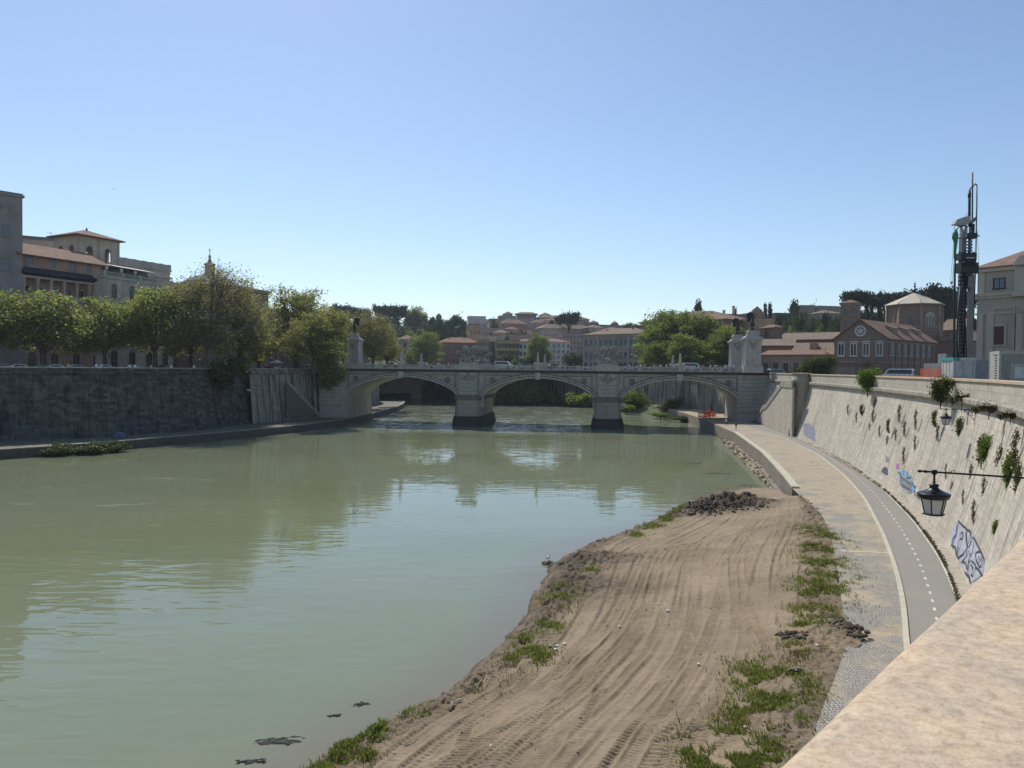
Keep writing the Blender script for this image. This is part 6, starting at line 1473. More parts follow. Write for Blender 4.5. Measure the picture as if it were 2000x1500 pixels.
# shrubs on the green bank behind the right arches, and by the hospital wall
for (k, px, pt, w, Y, zb, lab) in [(0, 1236, 762, 58, 262, .9, 'large bright green shrub on the bank seen through the right arch'), (2, 1312, 778, 42, 240, 1.2, 'yellow-green feathery shrub on the bank in the middle of the right arch'), (0, 1222, 790, 34, 248, .4, 'low shrub at the water edge right of the right pier'), (2, 1330, 812, 44, 212, .5, 'low leafy shrub at the water edge by the orange barriers'), (0, 1290, 806, 40, 226, .3, 'low grassy shrub at the water edge below the feathery shrub'),
                                   (0, 1010, 746, 66, 306, .0, 'leafy tree-like shrub left in the central arch'), (1, 1050, 747, 64, 308, .0, 'tall leafy shrub in the middle of the central arch'), (2, 1085, 768, 40, 306, .3, 'yellowish shrub at the bank right in the central arch'), (2, 1120, 768, 64, 296, .2, 'low green shrubs lining the bank right in the central arch'), (0, 868, 751, 40, 366, .0, 'leafy shrub beside the water deep in the left arch'), (1, 1152, 770, 40, 288, .2, 'low shrub beside the right pier in the central arch'),
                                   (1, 982, 757, 46, 308, .0, 'rounded shrub beside the left pier in the central arch')]:
    ptree('bank_shrub', T_bush[k] if w < 38 or px > 1225 else T_lush, px, pt, w, Y, lab, 'shrubs on the river bank beyond the bridge', zb, cat='shrub')
for (k, px, pt, w, Y, lab) in [(2, 1582, 697, 44, 190, 'feathery grey-green small tree left of the brick church porch'), (2, 1612, 693, 34, 188, 'feathery small tree touching the brick church porch')]:
    ptree('small_tree', T_bush[k], px, pt, w, Y, lab, 'small trees before the hospital wall', ST)
# dark shrubs at the foot of the left wall
for (k, px, pt, w, Y, zb, lab) in [(1, 110, 868, 56, 119.5, -.1, 'leafy shrub on the water edge, left of three below the dark wall'), (1, 175, 865, 66, 122.5, -.1, 'leafy shrub on the water edge, middle of three below the dark wall'), (1, 226, 862, 46, 125.5, -.1, 'leafy shrub on the water edge, right of three below the dark wall')]:
    ptree('bank_shrub', T_bush[k], px, pt, w, Y, lab, 'shrubs on the left water edge', zb, cat='shrub')
# plants rooted in the sunlit wall
wl_pts = wall_r[:, :2]
def on_wall(px, py):                           # where the line of sight meets the battered wall face
    d = ray(px, py); best = None
    for k in range(12):
        f = k / 12.0
    lo = None
    for z in np.linspace(2.5, 12.9, 60):
        t = (z - CAM_Z) / d.z if abs(d.z) > 1e-6 else 0
        if t <= 0: continue
        x, y = d.x * t, d.y * t
        f = min(1, (z - Q + .1) / 9.95); q = offset(wall_r, BATTER * f ** .92)
        i = int(np.argmin((q[:, 0] - x) ** 2 + (q[:, 1] - y) ** 2)); n2 = normals2(wall_r)[i]; s_ = (x - q[i, 0]) * n2[0] + (y - q[i, 1]) * n2[1]
        if lo is not None and lo[0] * s_ <= 0:
            return Vector((x, y, z)), Vector((n2[0], n2[1], 0))
        lo = (s_, z)
    return None, None
def tuft(name, seed, w, h, n, size, fol):      # hanging tuft: leaves spilling down from its root
    r = np.random.default_rng(seed); m = 26
    t = r.random(m); c = np.stack([r.normal(0, .3, m) * w * (1 - .5 * t), -.10 - .22 * np.sin(np.pi * t) * w, -t * h], 1)
    v, q = leaf_cloud(c, np.full(m, .10 * w + .03), n, size, r, 1.4); return np_mesh(name, v, q, [fol], smooth=False)
TF = [tuft('tuft_green', 1, .8, 1.9, 900, .13, f_fern), tuft('tuft_thin', 2, .5, 2.2, 500, .11, f_dry), tuft('tuft_bushy', 3, 1.3, 1.7, 1300, .15, f_bush)]
for (px, py, k, s_, h_) in [(1926, 850, 0, 1.0, 1.5), (1960, 870, 1, 1.1, 1.5), (1992, 838, 1, 1.0, 1.3), (1978, 892, 2, .62, 1.3), (1880, 815, 0, .9, 1.0), (1830, 802, 0, .8, .9), (1760, 790, 1, .9, 1.1), (1738, 818, 0, .7, 1.0), (1712, 775, 1, 1.0, 1.6), (1708, 800, 1, .9, .9), (1686, 790, 0, .9, .9), (1792, 800, 1, .8, 1.1), (1770, 822, 1, .8, .9), (1768, 872, 1, .7, 1.0), (1835, 830, 1, .7, .8), (1906, 975, 1, .6, .9), (1926, 930, 1, .6, .9), (1900, 905, 1, .55, .9), (1862, 940, 1, .5, .9), (1884, 955, 1, .4, .7), (1948, 1020, 2, .3, .6), (1920, 885, 1, .4, .6), (1720, 830, 1, .6, .8), (1700, 826, 1, .5, .7), (1735, 850, 1, .6, .8), (1932, 858, 2, .8, 1.1), (1905, 1000, 1, .35, .5), (1790, 850, 1, .6, .9), (1752, 838, 1, .6, .7), (1995, 905, 0, .6, 1.2), (1850, 905, 1, .4, .7), (1675, 805, 1, .7, .8), (1658, 790, 1, .7, .8)]:
    p, n2 = on_wall(px, py)
    if p is None: continue
    o = link('wall_plant', TF[k], None, p - n2 * .02, math.atan2(n2.y, n2.x) - math.pi / 2); o.scale = (s_, s_, h_ * .8)
    tag(o, ['tuft of green fern hanging from a joint of the sunlit wall', 'thin dry weed streak hanging from a joint of the sunlit wall', 'leafy green plant growing out of the sunlit wall'][k], 'plant', 'plants rooted in the sunlit embankment wall')
# bushes on its cornice
for (px, py, w, h, k, lab) in [(1700, 752, 40, 36, 0, 'round leafy bush growing on the sunlit wall cornice, farthest of the larger two'), (1846, 768, 40, 40, 2, 'leafy bush growing on the sunlit wall cornice left of the site cabins'), (1888, 774, 40, 22, 3, 'straggly brownish bush on the cornice right of the leafy cornice bush'), (1944, 786, 56, 18, 3, 'low straggly weeds on the cornice near the picture edge'), (1988, 798, 44, 16, 3, 'straggly weeds on the cornice at the right picture edge')]:
    p, n2 = on_wall(px, py + 24)
    if p is None: p, n2 = on_wall(px, py + 45)
    if p is None: continue
    Y = p.y; p.z = 12.35; h *= 1.15
    ew = extent((T_bush + [T_strag])[k][1]); sx = w / F * Y / 2 / ew[0]; sz = h / F * Y / ew[1] * 1.15
    tree_obj('cornice_bush', (T_bush + [T_strag])[k], p - n2 * .35, lab, 'bushes on the wall cornice', (sx, sx * .7, sz), 0, 'bush')
# grass along the bank (stuff): blades in clumps
def grass(name, spots, seed, fol, blade=.3, per=900):
    r = np.random.default_rng(seed); V = []; 
    for (px, py, rx, ry, dens) in spots:
        c = gp(px, py, 2.3 if px > 1420 else .9); n = int(per * dens)
        x = c.x + r.normal(0, rx * .8, n); y = c.y + r.normal(0, ry * .95, n); keep = fbm(x * 1.3, y * 1.3, 4) > .40 + .3 * r.random(n); x, y = x[keep], y[keep]
        dd = None; z = np.empty(len(x))
        for i in range(0, len(x), 200):
            k = ((bank_v[::13, 0][None, :] - x[i:i + 200, None]) ** 2 + (bank_v[::13, 1][None, :] - y[i:i + 200, None]) ** 2).argmin(1); z[i:i + 200] = bank_v[::13, 2][k]
        h = blade * r.uniform(.4, 1.4, len(x)); th = r.uniform(0, 6.3, len(x)); ln = r.uniform(.1, .8, len(x)) * h; w = .016 * r.uniform(.7, 1.8, len(x))
        ox, oy = np.cos(th), np.sin(th)
        b0 = np.stack([x - oy * w, y + ox * w, z - .03], 1); b1 = np.stack([x + oy * w, y - ox * w, z - .03], 1)
        m1 = np.stack([x + oy * w * .8 + ox * ln * .4, y - ox * w * .8 + oy * ln * .4, z + h * .65], 1); t1 = np.stack([x + ox * ln, y + oy * ln, z + h], 1)
        V.append(np.stack([b0, b1, m1, t1], 1).reshape(-1, 3))
    v = np.concatenate(V); return link(name, np_mesh(name, v, np.arange(len(v)).reshape(-1, 4), [fol], smooth=False))
f_grass = foliage('grass_blades', (.10, .125, .035), (.17, .20, .06), (.29, .27, .12), .5)
f_straw = foliage('dry_grass', (.14, .11, .05), (.2, .16, .08), (.28, .22, .11), .3)
tag(grass('grass', [(1605, 1045, .8, 2.0, 1.6), (1612, 1110, .9, 1.8, 1.7), (1608, 1078, .7, 1.6, 1.0), (1606, 1136, .8, 1.4, 1.0), (1592, 1190, .7, 1.0, .7), (1600, 1160, .9, 1.5, 1.3), (1580, 1215, .7, .8, .5), (1510, 1320, .9, 1.3, 2.2), (1500, 1385, .8, 1.0, 1.8), (1440, 1475, .9, .8, 2.4), (1405, 1520, .9, .8, 1.6), (1570, 1260, .5, .5, .3)], 5, f_grass, .16, 3600), 'green grass patches along the cobbled edge of the mud bank', 'grass', None, 'stuff')
tag(grass('grass', [(1095, 1165, .8, 1.1, 1.0), (1060, 1225, .7, .7, .9), (1035, 1282, .7, .6, 1.2), (1015, 1250, .5, .8, .6), (645, 1468, .5, .5, 1.2), (610, 1492, .4, .4, 1.0), (730, 1420, .4, .4, .6), (815, 1385, .4, .3, .5), (1268, 1028, .9, .8, .9), (1300, 1014, .8, .8, .7), (1328, 1002, .8, .8, .7), (1240, 1046, .5, .6, .5), (1150, 1120, .6, .8, .3), (690, 1445, .5, .3, .5), (715, 1475, .3, .3, .5)], 6, f_grass, .18, 2200), 'green weeds along the water edge of the mud bank', 'grass', None, 'stuff')
tag(grass('dry_grass', [(1030, 1290, .9, .7, .6), (940, 1335, .7, .5, .6), (1080, 1190, .8, .9, .5), (660, 1455, .6, .5, .5), (1600, 1180, 1.1, 1.8, 1.0), (1555, 1270, 1.0, 1.0, .7), (1450, 1400, .9, .9, .6), (1610, 1080, 1.0, 2.5, .9)], 8, f_straw, .15, 1500), 'dry straw-coloured grass scattered on the mud bank', 'grass', None, 'stuff')
# low weeds of the verge
r = np.random.default_rng(77); V = []
ii = r.integers(0, 258, 9000); ff = r.random(9000); ff = np.clip(ff, .08, .92)
px_ = pr2[ii] * (1 - ff[:, None]) + lw2[ii] * ff[:, None]; keep = fbm(px_[:, 0] * .8, px_[:, 1] * .8, 3) > .38; px_ = px_[keep]
v, q = leaf_cloud(np.c_[px_, np.full(len(px_), Q + .16)], np.full(len(px_), .06), 26000, .085, r, .6)
tag(link('verge_weeds', np_mesh('verge_weeds', v, q, [foliage('verge_leaves', (.075, .066, .036), (.12, .102, .058), (.17, .145, .085), .2)], smooth=False)), 'low dark weeds on the verge between bicycle path and sunlit wall', 'weeds', None, 'stuff')
# ------------------------------------------------------------------ wall lamps
m_metal = plain('worn_black_iron', (.02, .02, .024), .38, .6); m_frost = NT('frosted_pane').done((.52, .50, .50), .5)
def spiral(cx, cz, r0, r1, a0, a1, n=16): return [(cx + (r0 + (r1 - r0) * k / n) * math.cos(a0 + (a1 - a0) * k / n), 0, cz + (r0 + (r1 - r0) * k / n) * math.sin(a0 + (a1 - a0) * k / n)) for k in range(n + 1)]
def lamp(px, py, z, label):
    d = ray(px, py); t = (z - CAM_Z) / d.z; P = Vector((d.x * t, d.y * t, z))
    f = (z - Q + .1) / 9.95; q = offset(wall_r, BATTER * min(f, 1) ** .92); i = int(np.argmin((q[:, 0] - P.x) ** 2 + (q[:, 1] - P.y) ** 2)); n2 = normals2(wall_r)[i]
    L = abs((P.x - q[i, 0]) * n2[0] + (P.y - q[i, 1]) * n2[1])
    o = empty('wall_lamp', P, math.atan2(n2[1], n2[0]), label, 'lamp', 'lanterns on brackets along the sunlit wall')
    mb = MB(); mb.tube([(-.42, 0, 0), (-.40, 0, 0), (-.36, 0, 0), (-.28, 0, 0), (-.25, 0, 0), (-.2, 0, 0), (-.17, 0, 0), (L - .9, 0, 0)], [.008, .03, .045, .02, .035, .045, .026, .026], 10)
    mb.tube([(L - .95, 0, 0), (L + .05, 0, 0)], .042, 10); mb.lathe([(.07, -.06), (.075, 0), (.07, .06)], 0, 0, 0, 10, smooth=True); mb.tube([(.38, 0, .02), (.42, 0, .07), (.48, 0, .07), (.5, 0, .04)], .012, 5); mb.build('arm', m_metal, o)
    mb = MB()
    mb.tube(spiral(L - .75, -.13, .11, .02, 1.6, 9.5), .02, 6); mb.tube(spiral(L - .38, -.28, .2, .03, 1.6, 10.5), .022, 6); mb.tube(spiral(L - .16, -.72, .14, .02, 1.9, -6.5), .02, 6)
    mb.tube([(L - .12, 0, .1), (L - .10, 0, -1.0)], .025, 6); mb.tube([(L - .9, 0, -.03), (L - .62, 0, -.28), (L - .35, 0, -.5), (L - .15, 0, -.85)], .018, 6); mb.build('scroll_bracket', m_metal, o)
    mb = MB(); mb.lathe([(.03, -.06), (.03, -.14), (.022, -.16), (.035, -.2), (.02, -.24), (.05, -.27), (.02, -.31), (.03, -.33)][::-1], n=8, smooth=True); mb.build('hanger', m_metal, o)
    mb = MB(); mb.lathe([(.40, -.68), (.42, -.60), (.40, -.585), (.36, -.575), (.20, -.50), (.135, -.46), (.10, -.42), (.13, -.36), (.125, -.345), (.04, -.32)], n=24, smooth=True); mb.lathe([(.355, -.735), (.40, -.68)], n=24, cap=False); mb.build('cap', m_metal, o)
    mb = MB(); mb.lathe([(.225, -1.165), (.315, -.735)], n=6, rot=.3, cap=False); mb.build('glass', m_frost, o)
    mb = MB()
    for k in range(6):
        a_ = .3 + k * math.pi / 3; c_, s_ = math.cos(a_), math.sin(a_); mb.tube([(.23 * c_, .23 * s_, -1.17), (.325 * c_, .325 * s_, -.72)], .017, 5)
    mb.lathe([(.25, -1.19), (.26, -1.165), (.23, -1.15)], n=12); 
    for k in range(6):
        a_ = .3 + k * math.pi / 3; mb.tube([(.24 * math.cos(a_), .24 * math.sin(a_), -1.165), (.30 * math.cos(a_), .30 * math.sin(a_), -1.165)], .014, 4)
    mb.build('frame', m_metal, o)
lamp(1825, 922, 12.25, 'large black lantern on a long iron arm, nearest to the camera')
lamp(1848, 799, 12.25, 'black bracket lantern under the leafy cornice bush, second from the camera')
lamp(1745, 768, 12.25, 'small bracket lantern midway along the sunlit wall, third from the camera')
lamp(1646, 754, 12.25, 'tiny bracket lantern far along the sunlit wall near the round cornice bush')

# ------------------------------------------------------------------ works site: drilling rig, cabins, fence, vans
RY = 90.0; base = dp(1886, 740, RY); base.z = ST
rig = empty('drilling_rig', base, 0, 'tall black and grey drilling rig mast rising behind the site cabins', 'drilling rig')
def rx(px, py): p = dp(px, py, RY); return p.x - base.x, p.z - ST
def rbox(mb, p0, p1, q0, q1, y0, y1):
    a0, c0 = rx(p0, q1); a1, c1 = rx(p1, q0); mb.box(a0, a1, y0, y1, c0, c1)
def rt(mb, pts, r, y=0.0, n=7): mb.tube([(rx(a, b)[0], y, rx(a, b)[1]) for a, b in pts], r, n)
m_gun = plain('gunmetal', (.16, .16, .17), .5, .4); m_rust = plain('rusty_steel', (.10, .07, .055), .6, .3); m_blk = plain('black_steel', (.018, .018, .022), .5, .3); m_lg = plain('light_grey_paint', (.33, .34, .35), .5); m_gr = plain('green_sleeve', (.03, .16, .08), .6)
mb = MB(); rbox(mb, 1874, 1889, 462, 735, .1, .75); mb.build('mast', m_gun, rig)
mb = MB(); rbox(mb, 1889, 1901, 535, 720, -.25, .3); rbox(mb, 1887, 1902, 538, 562, -.35, .4); mb.build('feed_column', m_gun, rig)
mb = MB(); rbox(mb, 1871.5, 1876, 538, 730, -.2, .1); rbox(mb, 1880, 1885, 538, 735, -.3, -.05)
for k in range(26): rbox(mb, 1872, 1885, 540 + k * 7.4, 542 + k * 7.4, -.1, .12)
mb.build('ladder_rails', m_blk, rig)
mb = MB(); rt(mb, [(1899.5, 337), (1899, 440)], .09); mb.build('drill_rod', m_rust, rig)
mb = MB(); rt(mb, [(1893.5, 372), (1893.5, 442)], .15); rt(mb, [(1893.5, 376), (1893.5, 386)], .18); mb.build('upper_tube', m_blk, rig)
mb = MB(); rt(mb, [(1894, 372), (1896, 367), (1901, 363), (1905, 359), (1908, 362)], .085); mb.build('hose_sleeve', m_gr, rig)
mb = MB(); rt(mb, [(1908, 362), (1908, 400), (1907, 440), (1906, 500), (1905, 540), (1903.5, 575), (1901, 640)], .07); mb.build('hose', m_blk, rig)
mb = MB()
a = [rx(*p) for p in [(1862, 438), (1866, 430), (1876, 426), (1892, 422), (1893, 434), (1885, 441), (1874, 441), (1870, 439), (1863, 440)]]
mb.xprism(a[::-1], -.35, .45); rt(mb, [(1886, 424), (1887, 417), (1890, 416), (1890, 424)], .03, 0, 5); mb.build('crown_head', m_lg, rig)
mb = MB(); a = [rx(*p) for p in [(1893, 432), (1905, 423), (1905, 431), (1895, 439)]]; mb.xprism(a[::-1], -.2, .2); rbox(mb, 1897, 1902, 440, 456, -.2, .25); mb.build('head_arm', m_gun, rig)
mb = MB()
rbox(mb, 1876, 1879, 442, 466, -.2, .2); rbox(mb, 1885, 1888, 442, 466, -.2, .2); rt(mb, [(1877, 443), (1887, 464)], .1); rt(mb, [(1887, 445), (1878, 464)], .1)
for (x, y) in ((1877, 463), (1884, 461), (1881, 452)):
    c_ = rx(x, y); mb.tube([(c_[0], -.3, c_[1]), (c_[0], .25, c_[1])], .22, 12)
mb.build('pulley_frame', m_lg, rig)
mb = MB(); rbox(mb, 1888, 1905, 456, 466, -.4, .4); rbox(mb, 1904, 1913, 459.5, 461.5, -.05, .05); rbox(mb, 1895, 1901, 438, 457, -.3, .3); mb.build('rotary_drive', m_blk, rig)
mb = MB(); rbox(mb, 1892, 1896, 466, 497, -.25, .2)
for k in range(5): rbox(mb, 1888, 1898, 471 + k * 6, 473 + k * 6, -.2, .15)
mb.build('rack', m_gun, rig)
mb = MB(); rbox(mb, 1872, 1903, 495, 508, -.5, .5); rbox(mb, 1871, 1906, 514, 533, -.6, .5); rbox(mb, 1882, 1893, 506, 540, -.55, .3); rbox(mb, 1876, 1902, 508, 514, -.35, .4)
for k in range(4): rt(mb, [(1874 + k * 9, 492), (1874 + k * 9 + 2, 498)], .14)
for k in range(5): rt(mb, [(1873 + k * 5, 512), (1873 + k * 5 + 3, 520)], .08, -.62)
mb.build('clamp_carriage', m_blk, rig)
mb = MB(); 
for k in range(4): rbox(mb, 1877 + k * 5, 1880 + k * 5, 511.5, 513.5, -.5, -.36)
rbox(mb, 1882, 1898, 504, 505.5, -.54, -.5); mb.build('clamp_bolts', M['trim_white'], rig)
mb = MB(); rt(mb, [(1890, 443), (1880, 442), (1870, 444), (1865, 450)], .06, -.3); mb.build('hose', m_blk, rig)
mb = MB(); rt(mb, [(1864.5, 449), (1863, 456), (1862.5, 465), (1864, 475), (1862.5, 490), (1862, 505)], [.1, .3, .36, .2, .16, .14], -.3); mb.build('hose_sleeve', m_gr, rig)
mb = MB(); rt(mb, [(1862, 505), (1861.5, 600), (1860.5, 680), (1859, 725)], .13, -.3); rt(mb, [(1864, 460), (1876, 459)], .05, -.2); mb.build('hose', m_blk, rig)
mb = MB(); rt(mb, [(1862, 440), (1859, 500), (1852, 580)], .02, -.2, 4); rt(mb, [(1863, 440), (1862, 500), (1855, 585)], .02, -.2, 4); rt(mb, [(1909, 448), (1911, 500), (1910, 640)], .02, 0, 4); mb.build('stay_cables', m_blk, rig)
mb = MB(); rt(mb, [(1873, 560), (1868, 620), (1866, 660), (1868, 720)], .09, -.3); rt(mb, [(1884, 540), (1881, 620), (1884, 700)], .07, -.4); rt(mb, [(1877, 545), (1874, 600), (1877, 690)], .06, -.4); mb.build('hose', m_blk, rig)
mb = MB(); mb.box(-2.6, 2.2, .6, 4.6, .9, 2.7); mb.box(-2.2, -.6, .4, 2.2, 2.7, 3.9)
mb.build('engine_housing', plain('rig_body_paint', (.25, .25, .24), .5), rig)
for s_ in (.2, 4.0):
    mb = MB(); mb.xprism([(-2.6, .1), (-2.2, 0), (2.2, 0), (2.6, .1), (2.8, .45), (2.6, .85), (2.2, .95), (-2.2, .95), (-2.6, .85), (-2.8, .45)], s_, s_ + .7); mb.build('crawler_track', m_blk, rig)
# cabins
m_cab = plain('white_cabin_panel', (.50, .485, .445), .5); m_teal = plain('teal_trim', (.05, .30, .29), .5); m_gcab = plain('grey_cabin_panel', (.27, .255, .225), .5); m_gcab2 = plain('pale_cabin_frame', (.40, .38, .335), .5)
c = dp(1862, 737, 76.0); c.z = ST
cab = empty('site_cabin', c, R(-10), 'white site cabin with teal roof trim at the foot of the drilling rig', 'cabin')
hc = dp(1862, 698, 76).z - ST
mb = MB(); mb.box(.05, 2.0, .05, 3.2, .1, hc - .3)
for k in range(4): mb.box(.02, .05, .3 + k * .8, .36 + k * .8, .1, hc - .32)
mb.build('panels', m_cab, cab)
mb = MB(); mb.box(-.06, 0.6, -.06, 3.3, hc - .31, hc); mb.build('roof_trim', m_teal, cab)
mb = MB(); mb.box(.61, 2.08, -.06, 3.3, hc - .31, hc - .01); mb.box(-.05, 2.08, -.04, 3.28, 0, .11)
for x in (.02, 1.05, 1.98): mb.box(x - .07, x + .07, -.05, .1, .11, hc - .32)
mb.build('frame', m_cab, cab)
c = dp(1904, 737, 78); c.z = ST
pn = empty('hoarding', c, 0, 'plain grey metal hoarding panel between the white and the grey cabins', 'hoarding')
mb = MB(); mb.box(-.05, 1.9, 0, .05, .1, hc - .2)
for k in range(9): mb.box(.05 + k * .22, .12 + k * .22, -.03, .0, .1, hc - .2)
mb.build('panel', plain('hoarding_grey', (.30, .31, .31), .5), pn)
mb = MB(); mb.box(-.08, 2.0, -.03, .07, hc - .2, hc - .12); mb.build('top_rail', m_gcab2, pn)
c = dp(1952, 741, 58); c.z = ST; hg = dp(1952, 685, 58).z - ST
cb = empty('site_cabin', c, R(-24), 'grey site cabin with a white notice at the right edge of the picture', 'cabin')
mb = MB(); mb.box(.05, 6.0, .02, 4.0, .1, hg - .25); mb.build('panels', m_gcab, cb)
mb = MB(); mb.box(-.05, 6.1, -.05, 4.1, hg - .26, hg); mb.box(-.05, 6.1, -.05, 4.1, 0, .12); mb.box(-.06, .12, -.06, .1, .12, hg - .27); mb.box(-.06, .1, 3.9, 4.1, .12, hg - .27); mb.box(-.03, .02, .1, 3.9, .12, hg - .27); mb.build('frame', m_gcab2, cb)
mb = MB()
for k in range(14): mb.box(-.06, -.03, .9, 1.2, .3 + k * .2, .38 + k * .2)
for k in range(14): mb.box(-.06, -.03, 1.5, 1.75, .3 + k * .2, .38 + k * .2)
mb.build('vent_slots', m_blk, cb)
mb = MB(); mb.box(.7, 3.0, -.03, .03, .12, hg - 1.0); dr_ = mb.build('door', plain('cabin_door_grey', (.36, .355, .33), .5), cb)
mb = MB(); mb.box(1.0, 2.55, -.06, -.03, 1.15, 2.0); nt_ = mb.build('notice', M['trim_white'], dr_)
mb = MB(); r3 = random.Random(4)
for row, (z_, x0, x1) in enumerate([(1.82, 1.35, 2.2), (1.62, 1.5, 2.1), (1.52, 1.45, 2.15)]):
    x = x0
    while x < x1:
        w_ = r3.uniform(.04, .12); mb.box(x, x + w_, -.065, -.06, z_, z_ + .05); x += w_ + .03
mb.build('lettering', plain('grey_ink', (.2, .2, .22)), nt_)
# orange net fence and low barrier
m_or = plain('orange_net', (.75, .16, .05), .6)
def net(label, pa, pb, ya, yb, h, zoff=0.0):
    A, B_ = dp(pa, 730, ya), dp(pb, 730, yb); A.z = B_.z = ST + zoff; d = (B_ - A); L = d.length
    o = empty('net_fence', A, math.atan2(d.y, d.x), label, 'fence'); mb = MB()
    k = 0.0
    while k < L: mb.box(k, k + .04, -.008, .008, .1, h); k += .14
    for j in range(int(h / .12)): mb.box(0, L, -.011, -.009, .1 + j * .12, .145 + j * .12)
    mb.build('net', m_or, o)
    for j in range(int(L / 1.8) + 2):
        mb = MB(); x = min(L, j * 1.8); mb.box(x - .025, x + .025, .012, .06, 0, h + .1); mb.build('post', m_metal, o)
net('tall orange plastic net fence left of the white site cabin', 1797, 1838, 84, 80, 2.0)
net('low orange plastic net along the embankment parapet left of the tall net', 1716, 1796, 104, 88, 1.15)

# ------------------------------------------------------------------ cars and vans
M['tyre'] = plain('tyre', (.012, .012, .013), .8); M['car_glass'] = glassy('car_glass', (.015, .02, .026), .08)
def car_mesh(name, paint, van=False):
    mb = MB(); W = .88
    if van: P = [(-2.4, .35), (2.4, .35), (2.45, .9), (2.3, 1.15), (1.75, 1.25), (1.25, 2.0), (1.0, 2.1), (-2.25, 2.1), (-2.42, 1.9)]; G = [(-2.2, 1.3), (1.45, 1.3), (1.05, 1.92), (-2.2, 1.92)]
    else: P = [(-2.05, .35), (2.05, .35), (2.1, .62), (1.95, .82), (1.05, .95), (.35, 1.42), (-.9, 1.46), (-1.6, 1.05), (-2.02, .98), (-2.1, .7)]; G = [(-1.4, 1.0), (.85, 1.0), (.28, 1.36), (-.85, 1.39)]
    n = len(P); v = [(x, -W * (1 - .12 * max(0, z - .9)), z) for x, z in P] + [(x, W * (1 - .12 * max(0, z - .9)), z) for x, z in P]
    mb.add(v, [tuple(range(n)), tuple(range(2 * n - 1, n - 1, -1))] + [(i, n + i, n + (i + 1) % n, (i + 1) % n) for i in range(n)])
    mb.mi = 1
    for s_ in (-1, 1):
        g = [(x, s_ * (W * (1 - .12 * max(0, z - .9)) + .012), z) for x, z in G]; mb.add(g if s_ < 0 else g[::-1], [(0, 1, 2, 3)])
    fr, bk = ((1.72, 1.3, 1.28, 1.95) if van else (1.04, 1.0, .38, 1.39)), ((-2.44, 1.3, -2.44, 1.85) if van else (-1.62, 1.06, -.93, 1.43))
    mb.add([(fr[0] + .02, -.7, fr[1]), (fr[0] + .02, .7, fr[1]), (fr[2] + .02, .62, fr[3]), (fr[2] + .02, -.62, fr[3])], [(0, 1, 2, 3)]); mb.add([(bk[0] - .02, .7, bk[1]), (bk[0] - .02, -.7, bk[1]), (bk[2] - .02, -.62, bk[3]), (bk[2] - .02, .62, bk[3])], [(0, 1, 2, 3)])
    mb.mi = 2
    for x in (-1.3, 1.3):
        for s_ in (-1, 1): mb.tube([(x, s_ * (W - .2), .32), (x, s_ * (W + .02), .32)], .32, 12)
    return mb.mesh(name, [paint, M['car_glass'], M['tyre']])
paints = {k: plain('car_paint_' + k, c, .25) for k, c in {'white': (.72, .72, .70), 'silver': (.42, .43, .44), 'black': (.015, .015, .018), 'red': (.35, .03, .025), 'blue': (.04, .08, .2)}.items()}
cars = {k: car_mesh('car_' + k, p) for k, p in paints.items()}; vans = {k: car_mesh('van_' + k, paints[k], True) for k in ('white', 'silver')}
def put_car(kind, col, x, y, z, rz, label, group):
    o = link('van' if kind == 'van' else 'car', (vans if kind == 'van' else cars)[col], None, (x, y, z), rz); tag(o, label, kind, group)
lt = offset(wall_l, -6.5); lang = [math.atan2(*(lt[min(i + 1, len(lt) - 1), :2] - lt[max(i - 1, 0), :2])[::-1]) for i in range(len(lt))]
def on_left(px):                                # street point above the left wall on this column of the photograph
    k = int(np.argmin([abs(1000 + F * q[0] / q[1] - px) for q in lt])); return lt[k], lang[k]
for (px, kind, col, lab) in [(12, 'car', 'silver', 'silver car behind the left parapet at the left picture edge'), (44, 'car', 'white', 'white car behind the left parapet under the first full tree'), (80, 'car', 'black', 'dark car behind the left parapet below the loggia palace'), (108, 'car', 'white', 'white car behind the left parapet below the loggia palace'), (150, 'car', 'silver', 'silver car behind the left parapet below the belvedere'), (203, 'car', 'white', 'white car behind the left parapet below the gap between two trees'),
                             (262, 'car', 'white', 'white car behind the left parapet below the terrace palace'), (328, 'car', 'black', 'dark car behind the left parapet left of the tall bare tree'), (430, 'van', 'white', 'white van parked right of the tall bare tree'), (500, 'car', 'white', 'white car parked under the yellow sign')]:
    p, a_ = on_left(px); put_car(kind, col, p[0], p[1], ST + .02, a_, lab, 'vehicles along the left embankment street')
for (px, Y, kind, col, lab) in [(522, 188, 'car', 'red', 'red car behind the parapet right of the yellow sign'), (548, 197, 'car', 'white', 'white car behind the parapet beside the grey parasol'), (610, 213, 'van', 'silver', 'silver van behind the parapet right of the spring-green tree')]:
    p = dp(px, 712, Y); put_car(kind, col, p.x, p.y, ST + .02, 1.2, lab, 'vehicles along the left embankment street')
